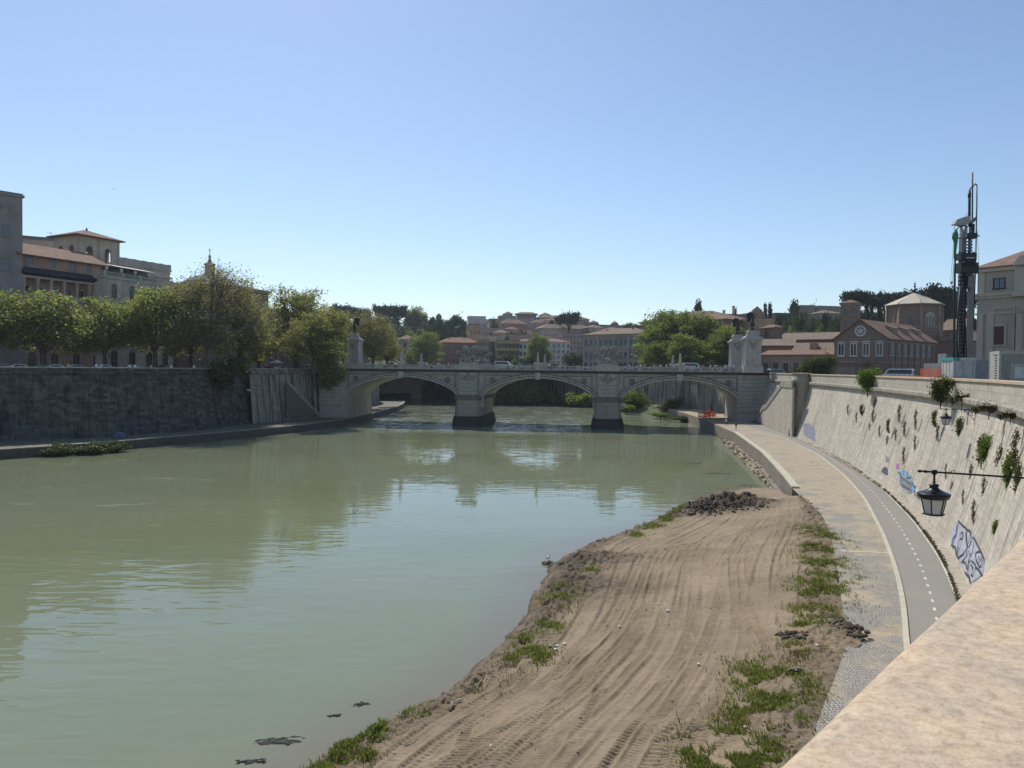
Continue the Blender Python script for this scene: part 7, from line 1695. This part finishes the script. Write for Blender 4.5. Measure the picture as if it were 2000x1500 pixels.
for (u, v, kind, col, flip, lab) in [(-27.5, 8.0, 'van', 'white', 0, 'white minibus on the bridge right of the left statue group'), (-21.0, 8.2, 'car', 'silver', 0, 'silver car on the bridge behind the white minibus'), (-4.5, 12.0, 'car', 'white', 1, 'white car on the bridge left of the right statue group'), (6.0, 7.5, 'car', 'white', 0, 'white car on the bridge right of the right statue group'), (13.0, 12.0, 'car', 'silver', 1, 'silver car on the bridge left of the right obelisk'), (22.0, 8.0, 'van', 'white', 0, 'white van on the bridge right of the right obelisk'), (29.0, 8.0, 'car', 'white', 0, 'white car on the bridge beside the right pylons'), (-46.0, 8.0, 'car', 'silver', 0, 'silver car on the bridge over the left arch'), (-13.5, 8.0, 'car', 'black', 0, 'dark car on the bridge right of the middle obelisk'), (-60.0, 12.0, 'car', 'red', 1, 'red car on the bridge near the left pylon')]:
    p = br(u, v); put_car(kind, col, p.x, p.y, ZT + .86, BANG + flip * math.pi, lab, 'vehicles on the bridge')
for (px, Y, col, rz, lab) in [(1752, 118, 'white', 2.5, 'white van parked behind the parapet left of the orange net')]:
    p = dp(px, 730, Y); put_car('van', col, p.x, p.y, ST + .02, rz, lab, 'vans beside the works site')
p = dp(1518, 730, 190); put_car('van', 'silver', p.x, p.y, ST + .02, .2, 'silver van before the salmon hospital wall beside the right pylon', 'vans beside the works site')

# ------------------------------------------------------------------ people
skin_m = plain('skin', (.42, .26, .19), .6); hair_m = plain('dark_hair', (.03, .022, .016), .6)
cloth = {k: plain('cloth_' + k, c, .9) for k, c in {'white': (.7, .7, .68), 'navy': (.02, .03, .07), 'grey': (.2, .2, .21), 'red': (.42, .06, .05), 'beige': (.45, .36, .26), 'black': (.02, .02, .022), 'denim': (.06, .09, .16), 'pale': (.5, .58, .66), 'green': (.08, .16, .07)}.items()}
walk = {'lk': (.10, -.16, .52), 'la': (.10, -.20, .10), 'lt': (.11, -.37, .05), 'rk': (-.10, .04, .50), 'ra': (-.10, .30, .16), 'rt': (-.11, .20, .04), 'le': (.25, .12, 1.14), 'lw': (.25, .06, .90), 'lh': (.25, .03, .80), 're': (-.25, -.08, 1.14), 'rw': (-.24, -.24, .96), 'rh': (-.24, -.30, .88)}
lean_ = {'le': (.27, -.12, 1.18), 'lw': (.16, -.34, 1.14), 'lh': (.1, -.42, 1.13), 're': (-.27, -.12, 1.18), 'rw': (-.16, -.34, 1.14), 'rh': (-.1, -.42, 1.13), 'neck': (0, -.04, 1.49), 'head': (0, -.09, 1.58), 'crown': (0, -.08, 1.68)}
poses = [skin(body(), EDG, 'pelvis', 'p', []), skin(body(walk), EDG, 'pelvis', 'p', []), skin(body(lean_), EDG, 'pelvis', 'p', [])]
def dress(me, top, leg, name):
    m2 = me.copy(); m2.name = name; m2.materials.clear()
    for m in (cloth[top], cloth[leg], skin_m, hair_m): m2.materials.append(m)
    for p in m2.polygons:
        c_ = p.center; arm = abs(c_.x) > .215 and c_.z < 1.12 or (c_.y < -.2 and c_.z > 1.0)
        p.material_index = 3 if (c_.z > 1.66 or (c_.z > 1.55 and c_.y > .0)) else 2 if c_.z > 1.47 or (arm and c_.z < 1.2) else 0 if c_.z > .93 else 1; p.use_smooth = True
    return m2
outfits = [('white', 'denim'), ('navy', 'grey'), ('red', 'black'), ('beige', 'denim'), ('pale', 'navy'), ('black', 'beige'), ('white', 'black'), ('green', 'grey')]
pm = [(dress(poses[i % 3], a, b_, 'person_%s_%s' % (a, b_)), a, b_) for i, (a, b_) in enumerate(outfits)]
rp_ = random.Random(3)
def person(x, y, z, rz, k, label, group=None):
    o = link('person', pm[k % len(pm)][0], None, (x, y, z), rz); s_ = rp_.uniform(.92, 1.05); o.scale = (s_, s_, s_); tag(o, label, 'person', group)
spots = [(-62, 12), (-57, 10), (-55, 9), (-50, 16), (-46.5, 11), (-41, 12), (-30, 14), (-26, 10), (-20, 13), (-15, 12), (-10.5, 10), (-9, 12), (-5, 9)] + [(5 + 27 * (k / 34.0) ** .85, 9) for k in range(35)]
where = lambda u: 'over the left arch' if u < -39 else 'over the middle arch' if u < -3 else 'over the right arch' if u < 26 else 'beside the right pylons'
for i, (u, _) in enumerate(spots):
    u += rp_.uniform(-.6, .6); v = rp_.choice([.55, .9, 1.5, 2.2, 3.0]); k = rp_.randrange(8); p = br(u, v)
    person(p.x, p.y, ZT + .85, BANG + rp_.choice([0, math.pi / 2, -math.pi / 2, .4]), k, 'person in %s top and %s trousers on the bridge pavement %s' % (pm[k][1], pm[k][2], where(u)), 'people on the bridge')
for i, px in enumerate([30, 66, 125, 166, 178, 222, 232, 268, 305, 346, 372, 400, 478, 512, 536, 560, 590, 625]):
    p, a_ = on_left(px); q = p if px < 480 else dp(px, 712, 181 + (px - 480) * .225); k = rp_.randrange(8); f = 5.0 / 6.5
    n_ = Vector((math.cos(a_ - math.pi / 2), math.sin(a_ - math.pi / 2), 0)); x, y = (q[0] + n_.x * 4.6, q[1] + n_.y * 4.6) if px < 480 else (q[0], q[1])
    person(x, y, ST, a_ + rp_.choice([0, math.pi]), k, 'person in %s top and %s trousers behind the left parapet %s' % (pm[k][1], pm[k][2], 'below the loggia palace' if px < 200 else 'below the terrace palace' if px < 330 else 'near the tall bare tree' if px < 470 else 'between yellow sign and bridge'), 'people on the left embankment street')
p = gp(1418, 830.5, Q); person(p.x, p.y, Q - .012, .3, 6, 'person in white top and black trousers walking out of the shade under the right arch')
p = gp(1437.5, 840, Q); person(p.x, p.y, Q - .012, 2.9, 5, 'person in black top and beige trousers on the sunlit quay near the bridge')

# ------------------------------------------------------------------ small things
# yellow sign, parasol, street lamps, tent, barriers
p = dp(510, 705, 181.5); o = empty('road_sign', (p.x, p.y, ST), .25, 'square yellow diversion sign above the left parapet', 'sign')
zc = dp(510, 698, 181.5).z - ST
mb = MB(); mb.box(-.75, .75, -.04, .0, zc - .85, zc + .85); pn = mb.build('panel', plain('sign_yellow', (.72, .50, .03), .5), o)
mb = MB(); mb.box(-.4, .35, -.05, -.042, zc + .3, zc + .42); mb.box(-.1, .5, -.05, -.042, zc + .05, zc + .14); mb.tube([(-.35, -.05, zc - .5), (-.3, -.05, zc - .1), (.1, -.05, zc + .0)], .06, 4); mb.xprism([(.1, zc - .25), (.45, zc - .3), (.2, zc + .02)], -.05, -.042); mb.build('symbol', m_blk, pn)
mb = MB(); mb.box(-.05, .05, .002, .08, 0, zc + .8); mb.build('post', m_gun, o)
p = dp(540, 705, 193); o = empty('parasol', (p.x, p.y, ST), 0, 'pale grey market parasol behind the left parapet', 'parasol')
mb = MB(); mb.lathe([(1.9, 2.25), (1.85, 2.4), (.05, 3.2)], n=8); mb.lathe([(1.9, 2.2), (.05, 3.1)], n=8, cap=False); mb.build('canopy', plain('grey_canvas', (.42, .41, .41), .9), o); mb = MB(); mb.tube([(0, 0, 0), (0, 0, 3.3)], .04, 6); mb.build('pole', m_gun, o)
for (px, pt, Y, lab) in [(971, 655, 330, 'tall street lamp post before the yellow riverside houses'), (1138, 648, 300, 'tall dark lamp post left of the tan palace'), (781, 650, 320, 'tall lamp post at the left end of the far riverside'), (1739, 692, 150, 'tall lamp post in front of the brick church side'), (1672, 698, 165, 'lamp post before the brick church porch')]:
    p = dp(px, 712, Y); h_ = dp(px, pt, Y).z - ST; o = empty('street_lamp', (p.x, p.y, ST), 0, lab, 'street lamp', 'street lamp posts')
    mb = MB(); mb.tube([(0, 0, 0), (0, 0, h_ * .3), (0, 0, h_)], [.12, .09, .05], 6); mb.tube([(0, 0, h_ - .1), (.5, 0, h_ + .3), (1.2, 0, h_ + .25)], .04, 5); mb.build('post', m_metal, o); mb = MB(); mb.cbox(1.35, 0, h_ + .15, .7, .25, .12); mb.build('lamp_head', m_metal, o)
p = gp(233, 855, 1.5); o = empty('tent', (p.x, p.y, 1.5), .5, 'small grey-blue dome tent pitched at the foot of the dark wall', 'tent')
mb = MB(); mb.smooth = True; mb.lathe([(1.35, 0), (1.2, .4), (.8, .85), (.35, 1.12), (.02, 1.2)], n=16, smooth=True); mb.build('canopy', plain('tent_fabric', (.10, .12, .17), .8), o)
mb = MB(); mb.add([(-.35, -1.36, .02), (.35, -1.36, .02), (.02, -.98, .8)], [(0, 1, 2)]); mb.build('door_flap', plain('tent_dark', (.03, .035, .05), .8), o)
m_bar = plain('coral_plastic', (.70, .13, .09), .5)
bar = MB(); bar.box(-.55, .55, -.05, .05, .85, .98); bar.box(-.55, .55, -.04, .04, .12, .3)
for k in range(7): bar.box(-.5 + k * .155, -.43 + k * .155, -.03, .03, .3, .85)
for s_ in (-1, 1): bar.box(s_ * .52 - .05, s_ * .52 + .05, -.05, .05, 0, .86); bar.box(s_ * .45 - .06, s_ * .45 + .06, -.3, .3, 0, .06)
bar_m = bar.mesh('barrier', [m_bar])
for i, (px, py, rz, lab) in enumerate([(1369, 816, .1, 'first from the water'), (1376, 815, 1.2, 'second from the water, turned sideways'), (1382, 815.5, .2, 'third from the water'), (1388, 814.5, .1, 'fourth from the water'), (1394, 813.5, .5, 'last before the pier wall, leaning away'), (1383, 811, .2, 'behind the row, towards the far wall')]):
    p = gp(px, py, Q); o = link('barrier', bar_m, None, (p.x, p.y, Q - .012), rz); o.scale = (1.25, 1.25, 1.5); tag(o, 'coral-red plastic barrier under the right arch, ' + lab, 'barrier', 'coral plastic barriers under the right arch')
# gulls
m_gull = plain('gull_white', (.62, .61, .59), .8); m_gullg = plain('gull_grey', (.2, .2, .21), .8)
def gull(name, label, loc, rz, flying):
    mb = MB(); mb.smooth = True
    if flying:
        mb.tube([(0, -.26, .03), (0, -.2, .05), (0, -.05, 0), (0, .12, 0), (0, .26, .01)], [.012, .045, .075, .06, .012], 8)
        mb.mi = 1
        for s_ in (-1, 1): mb.add([(s_ * .04, -.12, .04), (s_ * .34, -.18, .2), (s_ * .72, -.02, .12), (s_ * .36, -.02, .19), (s_ * .04, .08, .04), (s_ * .34, -.1, .215), (s_ * .04, -.02, .075)], [(0, 1, 5, 6), (6, 5, 3, 4), (1, 2, 5), (5, 2, 3)] if s_ < 0 else [(6, 5, 1, 0), (4, 3, 5, 6), (5, 2, 1), (3, 2, 5)])
    else:
        mb.tube([(0, -.14, .40), (0, -.12, .40), (0, -.09, .31), (0, .0, .22), (0, .16, .19), (0, .3, .18)], [.02, .05, .05, .095, .075, .015], 8)
        mb.mi = 1; mb.tube([(.07, -.02, .23), (.06, .18, .21), (.01, .36, .19)], [.045, .05, .01], 6); mb.tube([(-.07, -.02, .23), (-.06, .18, .21), (-.01, .36, .19)], [.045, .05, .01], 6)
        mb.mi = 2; mb.tube([(0, -.17, .40), (0, -.25, .385)], [.018, .004], 5)
        for s_ in (-1, 1): mb.tube([(s_ * .04, .03, .16), (s_ * .04, .03, 0)], .009, 4)
    o = mb.build(name, [m_gull, m_gullg, plain('gull_bill', (.5, .3, .05))], None); o.location = loc; o.rotation_euler = (0, 0, rz); tag(o, label, 'bird'); return o
gull('gull', 'gull gliding high against the sky above the belvedere', dp(221, 369, 170), .6, True)
gull('gull', 'distant gull, a speck in the sky right of the belvedere', dp(293, 481, 420), 1.4, True)
def rock(mb, x, y, z, s_, r):
    b = bmesh.new(); bmesh.ops.create_icosphere(b, subdivisions=1, radius=1)
    f = [r.uniform(.6, 1.15) for _ in range(3)]
    vs = [(x + v.co.x * s_ * f[0] * r.uniform(.8, 1.15), y + v.co.y * s_ * f[1] * r.uniform(.8, 1.15), z + v.co.z * s_ * f[2] * .7 * r.uniform(.8, 1.15)) for v in b.verts]
    mb.add(vs, [tuple(v.index for v in q.verts) for q in b.faces], smooth=False); b.free()
m_rock = stone('shore_rock', (.22, .18, .145), 3, .3, .4)
p = gp(1074, 1104, 0); mb = MB(); r4 = random.Random(9)
for k in range(34):
    f = r4.random(); rock(mb, p.x - .5 + 1.7 * f + r4.gauss(0, .12), p.y + .2 - .9 * f + r4.gauss(0, .35), .02 + .25 * f + r4.uniform(-.05, .1), r4.uniform(.10, .26), r4)
sp_ = mb.build('rock_spit', m_rock, origin=(p.x, p.y, 0)); tag(sp_, 'small spit of pale stones jutting from the mud bank into the water', 'rocks', None, 'stuff')
mb = MB(); rock(mb, p.x - .1, p.y + .3, .18, .3, r4); tag(mb.build('rock', m_rock, origin=(p.x - .1, p.y + .3, 0)), 'flat-topped rock at the tip of the stone spit with a gull on it', 'rock')
gull('gull', 'gull standing on the rock at the tip of the stone spit', (p.x - .1, p.y + .3, .34), 2.6, False)
# rubble shore in front of the quay wall
SH = [(1546, 974), (1512, 958), (1478, 930), (1450, 900), (1420, 872), (1402, 852)]; IN = [(1549, 968), (1530, 946), (1508, 922), (1482, 896), (1452, 873), (1424, 852)]
sh = smooth_line([tuple(gp(x, y, 0))[:2] for x, y in SH], 50, 2); inn = smooth_line([tuple(gp(x, y, .4))[:2] for x, y in IN], 50, 2)
rows = []
for i in range(50):
    row = []
    for k in range(20):
        f = -.25 + 1.3 * k / 19; x, y = sh[i, 0] * (1 - f) + inn[i, 0] * f, sh[i, 1] * (1 - f) + inn[i, 1] * f
        row.append((x, y, .75 * f - .06 + .5 * (float(fbm(np.array(x * 1.1), np.array(y * 1.1), 4)) - .5)))
    rows.append(row)
mb = MB(); mb.smooth = True; mb.strip(rows); mb.f = [f[::-1] for f in mb.f] if True else mb.f
tag(mb.build('rubble_shore', m_mud), kind='structure')
mb = MB()
for k in range(420):
    i = r4.randrange(50); f = r4.random(); x, y = sh[i, 0] * (1 - f) + inn[i, 0] * f, sh[i, 1] * (1 - f) + inn[i, 1] * f
    rock(mb, x + r4.gauss(0, .2), y + r4.gauss(0, .3), .7 * f + r4.uniform(-.08, .12), r4.uniform(.1, .34), r4)
tag(mb.build('rubble', m_rock), 'brown rubble and stones on the shore below the quay wall', 'rubble', None, 'stuff')
mb = MB()
for (px, py, n, sx, sy, z0) in [(1420, 985, 260, 3.2, 1.6, 1.9), (1375, 998, 120, 2.6, 1.2, 1.4), (1655, 1232, 90, .45, 1.3, 2.5), (1545, 1250, 50, .7, .5, 1.9)]:
    c = gp(px, py, z0)
    for k in range(n):
        x, y = c.x + r4.gauss(0, sx * .55), c.y + r4.gauss(0, sy * .55); zz, dd = bank_z(x, y)
        if dd < .3: rock(mb, x, y, zz + .03, r4.uniform(.04, .2), r4)
tag(mb.build('clods', stone('dark_clod', (.075, .055, .04), 4, .35, .2)), 'dark clods of earth heaped on the mud bank', 'clods', None, 'stuff')
mb = MB(); bi = r4.sample(range(len(bank_v)), 4200); n_ = 0
for i in bi:
    x, y, z_ = bank_v[i]
    if z_ < .5 or n_ > 1100: continue
    n_ += 1; rock(mb, x, y, z_, r4.choice([.018, .022, .028, .035, .05, .07]), r4)
tag(mb.build('loose_clods', m_mud), 'small loose clods and stones strewn over the mud bank', 'clods', None, 'stuff')
mb = MB(); c0, c1 = gp(836, 803, 0), gp(884, 808, 0)
for k in range(70):
    f = r4.random() ** .7; rock(mb, c0.x * (1 - f) + c1.x * f + r4.gauss(0, .3), c0.y * (1 - f) + c1.y * f + r4.gauss(0, 1.2 * f + .4), .05 + .35 * f * r4.random(), r4.uniform(.15, .5), r4)
for k in range(9):
    x, y = c1.x - r4.uniform(.5, 4), c1.y + r4.gauss(0, 1); mb.tube([(x, y, .3), (x - r4.uniform(1, 3), y + r4.gauss(0, .5), .45), (x - r4.uniform(3, 5), y + r4.gauss(0, 1), .4)], .1, 5)
tag(mb.build('debris_bar', m_rock), 'bar of stones and driftwood caught on the left bridge pier', 'debris', None, 'stuff')
# weed rafts in the shallows
m_weed = stone('dark_waterweed', (.03, .034, .03), 5, .5, .3)
for i, (px, py, wx, wy, lab) in enumerate([(545, 1448, 1.15, .42, 'large dark raft of waterweed breaking the surface at lower left of the mud bank'), (704, 1376, .42, .26, 'dark clump of submerged weed below the driftwood branch'), (655, 1398, .35, .14, 'small dark weed clump between the two larger weed patches'), (490, 1488, .8, .22, 'faint weed patch at the bottom edge of the river'), (1400, 925, 3.6, 1.0, 'dark weed bed under the shallows by the rubble shore'), (1350, 905, 3.0, .7, 'dark weed bed farther out from the rubble shore'), (1455, 948, 2.4, .5, 'dark weed strip beside the rubble shore')]):
    c = gp(px, py, 0); n = 40; g = np.linspace(-1.3, 1.3, n); A, B_ = np.meshgrid(g, g); rad = np.sqrt(A ** 2 + B_ ** 2)
    zz = (1 - rad) * .10 + (fbm(A * 4 + i * 7, B_ * 4, 4, .65) - .55) * .24 - .02; 
    if i > 3: zz -= .02
    me = np_mesh('waterweed', np.stack([A * wx + B_ * .12 * wx, B_ * wy + A * .25 * wy, np.minimum(zz, .05)], -1).reshape(-1, 3), grid_quads(n, n), [m_weed]); o = link('waterweed', me, None, c); tag(o, lab, 'water plants')
# driftwood, sticks, litter
m_drift = stone('driftwood', (.40, .33, .24), 4, .2, .3)
def stick(label, pts, r0, r1):
    P = []
    for (px, py, dz) in pts:
        q = gp(px, py, .9); zz, _ = bank_z(q.x, q.y); P.append(Vector((q.x, q.y, zz + dz)))
    n = len(P); mb = MB(); o3 = P[0]; mb.tube(P, [r0 + (r1 - r0) * k / (n - 1) for k in range(n)], 7); o = mb.build('branch', m_drift, origin=tuple(o3)); tag(o, label, 'branch')
stick('curved pale driftwood branch lying on the edge of the mud bank', [(878, 1392, .06), (884, 1384, .1), (893, 1376, .12), (903, 1371, .1)], .055, .04)
stick('upright bent dead stalk above the driftwood branch', [(927, 1356, .0), (936, 1345, .3), (941, 1336, .35)], .025, .012)
stick('thin dead stalk leaning right above the driftwood branch', [(938, 1358, .0), (946, 1340, .25), (952, 1326, .3)], .022, .012)
stick('thin root lying across the weeds at the bottom of the mud bank', [(705, 1470, .04), (716, 1458, .14), (722, 1445, .1)], .02, .012)
stick('forked root at the bottom of the mud bank', [(790, 1462, .04), (806, 1455, .12), (815, 1448, .08)], .022, .014)
m_lit = plain('white_litter', (.68, .67, .66), .7)
for (px, py, s_) in [(1075, 1258, .12), (1087, 1256, .14), (1086, 1266, .13), (1103, 1255, .11), (1304, 1201, .14), (1210, 1223, .08), (1364, 1314, .07), (1455, 1428, .09), (1595, 1273, .1), (958, 1457, .07), (1668, 1222, .09)]:
    q = gp(px, py, 1.2 if px < 1450 else 2.0); zz, _ = bank_z(q.x, q.y); mb = MB(); rock(mb, 0, 0, .05, s_, r4); o = mb.build('litter', m_lit, None); o.location = (q.x, q.y, zz); tag(o, 'crumpled white scrap of litter lying on the mud bank', 'litter', 'scraps of litter on the mud bank')
q = gp(1558, 1325, 2.0); zz, _ = bank_z(q.x, q.y); o = empty('bin_bag', (q.x, q.y, zz), 0, 'crumpled black bag with a pale strap in the grass beside the cobbles', 'bag')
mb = MB(); rock(mb, 0, 0, .12, .2, r4); rock(mb, -.25, .1, .08, .13, r4); mb.build('bag', m_blk, o); mb = MB(); mb.tube([(-.4, .15, .1), (-.1, .05, .25), (.15, -.1, .28)], .015, 5); mb.build('strap', M['trim_white'], o)

# ------------------------------------------------------------------ graffiti on the sunlit wall
_zs = np.linspace(2.42, 12.9, 60); _q = [offset(wall_r, BATTER * min(1, (z - Q + .1) / 9.95) ** .92)[:, :2] for z in _zs]; _n = normals2(wall_r)
def hit(px, py, out=.02):
    d = ray(px, py); last = None
    for z, q in zip(_zs, _q):
        t = (z - CAM_Z) / d.z; x, y = d.x * t, d.y * t; i = int(np.argmin((q[:, 0] - x) ** 2 + (q[:, 1] - y) ** 2)); s_ = (x - q[i, 0]) * _n[i, 0] + (y - q[i, 1]) * _n[i, 1]
        if last and last[0] * s_ <= 0:
            f = last[0] / (last[0] - s_ + 1e-9); p = last[1].lerp(Vector((x, y, z)), f); n = Vector((_n[i, 0], _n[i, 1], -.26)).normalized(); return p - n * out, n
        last = (s_, Vector((x, y, z)))
    return None, None
def ink(name, c): return plain(name, c, .7)
def stroke(mb, pts, w, out=.09):
    R_ = resample(pts, max(4, len(pts) * 3)); P = [hit(x, y, out) for x, y in R_]; P = [p for p in P if p[0] is not None]
    for i in range(len(P) - 1):
        a, n = P[i]; b, _ = P[i + 1]; d = b - a
        if d.length < 1e-4: continue
        s_ = n.cross(d.normalized()) * w / 2; e = d.normalized() * w * .3; mb.add([a - s_ - e, b - s_ + e, b + s_ + e, a + s_ - e], [(3, 2, 1, 0)])
def fill(mb, pts, out=.02):
    P = [hit(x, y, out)[0] for x, y in pts]
    if any(p is None for p in P): return
    tr_ = tessellate_polygon([[Vector((x, y, 0)) for x, y in pts]])
    for t in tr_: mb.add([P[i] for i in t], [(0, 1, 2)])
G = lambda L_: [(1780 + x / 5.36, 880 + y / 5.36) for x, y in L_]
gr = empty('graffiti', hit(1890, 1090)[0], 0, 'large outlined grey-white graffiti piece on the wall above the bicycle path', 'graffiti'); go_ = tuple(gr.location)
mb = MB(); fill(mb, G([(505, 740), (590, 815), (632, 850), (660, 905), (745, 1060), (772, 1130), (750, 1300), (630, 1385), (575, 1280), (530, 1190), (490, 1130), (435, 1000), (470, 880)])); mb.build('fill', ink('graffiti_pale', (.40, .405, .44)), gr, go_)
mb = MB(); fill(mb, G([(505, 740), (480, 800), (470, 890), (435, 1000), (428, 930), (445, 850), (470, 800)]), .05); mb.build('shadow', ink('graffiti_blue', (.33, .40, .66)), gr, go_)
mb = MB(); fill(mb, G([(690, 1065), (715, 1090), (712, 1150), (700, 1140), (682, 1090)]), .05); mb.build('highlight', ink('graffiti_teal', (.14, .30, .38)), gr, go_)
mb = MB()
for L_, w in [([(505, 740), (550, 790), (590, 815), (585, 870), (590, 940), (600, 1030), (555, 1090), (500, 1128), (485, 1090), (470, 1010), (432, 1000), (445, 930), (480, 880), (490, 800), (505, 740)], .13), ([(520, 900), (530, 860), (552, 860), (550, 920), (515, 930), (498, 1010), (500, 1080)], .09), ([(552, 900), (540, 950), (512, 1050)], .07),
              ([(595, 830), (630, 845), (632, 900), (600, 1000), (605, 1030), (625, 1000), (640, 940), (660, 905), (690, 960), (740, 1060)], .12), ([(600, 1030), (590, 1110), (535, 1180), (545, 1160), (580, 1180)], .11), ([(585, 1190), (600, 1250), (620, 1130), (640, 1070), (610, 1230), (600, 1310)], .10), ([(740, 1060), (770, 1130), (755, 1200), (730, 1225), (700, 1170), (685, 1090), (700, 1065), (740, 1060)], .1),
              ([(645, 1160), (680, 1190), (690, 1230), (655, 1320), (640, 1310), (660, 1240), (640, 1200)], .1), ([(690, 1230), (720, 1250), (748, 1300)], .14), ([(575, 1280), (600, 1310), (615, 1310), (630, 1385)], .12), ([(640, 950), (628, 1010), (600, 1120)], .07), ([(668, 960), (660, 1040), (630, 1180)], .07), ([(720, 1110), (730, 1160), (715, 1180)], .06), ([(745, 1110), (750, 1160), (735, 1190)], .06)]:
    stroke(mb, G(L_), w)
mb.build('outline', ink('graffiti_black', (.04, .045, .06)), gr, go_)
H_ = lambda L_: [(1690 + x / 8.335, 880 + y / 8.335) for x, y in L_]
gr = empty('graffiti', hit(1770, 940)[0], 0, 'blue and grey scribbled graffiti lettering behind the large lantern', 'graffiti'); go_ = tuple(gr.location)
mb = MB(); fill(mb, H_([(545, 350), (640, 310), (720, 380), (760, 440), (780, 520), (800, 590), (832, 575), (800, 660), (755, 700), (690, 690), (600, 600), (560, 480)])); mb.build('fill', ink('graffiti_sky', (.16, .36, .52)), gr, go_)
mb = MB(); fill(mb, H_([(595, 420), (650, 360), (720, 440), (760, 500), (755, 690), (690, 680), (590, 570)]), .05); mb.build('letters', ink('graffiti_grey', (.30, .31, .33)), gr, go_)
mb = MB()
for k in range(9): x = 600 + k * 18; stroke(mb, H_([(x, 420 + k * 12), (x + 10, 470 + k * 14), (x - 8, 540 + k * 10), (x + 12, 590 + k * 10)]), .07)
for L_ in [[(545, 350), (590, 380), (580, 560)], [(640, 310), (630, 400)], [(700, 340), (690, 460), (760, 430)], [(780, 520), (800, 590), (832, 575)]]: stroke(mb, H_(L_), .1)
mb.build('outline', ink('graffiti_black', (.04, .045, .06)), gr, go_)
mb = MB()
for L_ in [[(800, 660), (830, 680), (805, 720), (840, 730)], [(850, 690), (870, 680), (880, 710), (850, 730), (880, 750), (850, 780)], [(890, 700), (870, 760), (900, 790), (905, 750)], [(915, 790), (920, 700), (935, 780), (940, 710)]]: stroke(mb, H_(L_), .08)
o = mb.build('graffiti', ink('graffiti_black', (.04, .045, .06)), None, tuple(hit(1795, 968)[0])); tag(o, 'black tag scrawled right of the blue scribbled graffiti', 'graffiti')
for name, lab, col, polys in [('graffiti', 'dark teal rounded graffiti low on the wall, left of the blue scribbled graffiti', (.05, .09, .10), [[(262, 345), (290, 280), (340, 265), (372, 310), (370, 400), (345, 400), (300, 375)]]), ('graffiti', 'faded plum patch of paint, left one of two above the teal graffiti', (.27, .20, .27), [[(340, 90), (390, 120), (385, 190), (330, 185)]]), ('graffiti', 'bright magenta patch of paint right of the faded plum patch', (.40, .13, .38), [[(515, 205), (555, 220), (550, 300), (495, 300)]]), ('graffiti', 'pale green smear of paint below the magenta patch', (.38, .45, .27), [[(480, 350), (525, 360), (520, 400), (470, 390)]])]:
    mb = MB()
    for q in polys: fill(mb, H_(q))
    o = mb.build(name, ink('paint_%d' % int(col[0] * 100), col), None, tuple(hit(*H_([polys[0][0]])[0])[0])); tag(o, lab, 'graffiti')
FONT = {'Z': [[(0, 1), (1, 1), (0, 0), (1, 0)]], 'A': [[(0, 0), (.5, 1), (1, 0)], [(.2, .4), (.8, .4)]], 'U': [[(0, 1), (0, .2), (.3, 0), (.7, 0), (1, .2), (1, 1)]], 'C': [[(1, .9), (.5, 1), (0, .6), (0, .4), (.5, 0), (1, .1)]], 'H': [[(0, 0), (0, 1)], [(1, 0), (1, 1)], [(0, .5), (1, .5)]], 'M': [[(0, 0), (.1, 1), (.5, .4), (.9, 1), (1, 0)]], 'S': [[(1, .9), (.4, 1), (0, .75), (1, .3), (.6, 0), (0, .1)]], 'K': [[(0, 0), (0, 1)], [(1, 1), (0, .5), (1, 0)]]}
def word(txt, p0, p1, up, w):
    mb = MB(); n = len(txt)
    for k, ch in enumerate(txt):
        for L_ in FONT[ch]: stroke(mb, [(p0[0] + (p1[0] - p0[0]) * (k + x * .8) / n + up[0] * z, p0[1] + (p1[1] - p0[1]) * (k + x * .8) / n + up[1] * z) for x, z in L_], w, .04)
    return mb
mb = MB(); fill(mb, [(1578, 855), (1592, 863), (1592, 838), (1580, 826), (1569, 828), (1570, 850)]); o = mb.build('graffiti', ink('graffiti_slate', (.24, .25, .30)), None, tuple(hit(1580, 845)[0])); tag(o, 'slate-grey block graffiti on the wall just right of the stone buttress', 'graffiti')
# ------------------------------------------------------------------ air
hz = NT('haze_air'); hz.t.nodes.remove(hz.b)
pv = hz.n('VolumePrincipled', Color=(.80, .90, 1.0), Density=.00011, Anisotropy=.3)
hz.t.links.new(pv.outputs[0], hz.out.inputs['Volume'])
mb = MB(); mb.box(-1400, 1400, -80, 1600, -3.0, 175); hb = mb.build('haze', hz.m); tag(hb, kind='stuff')
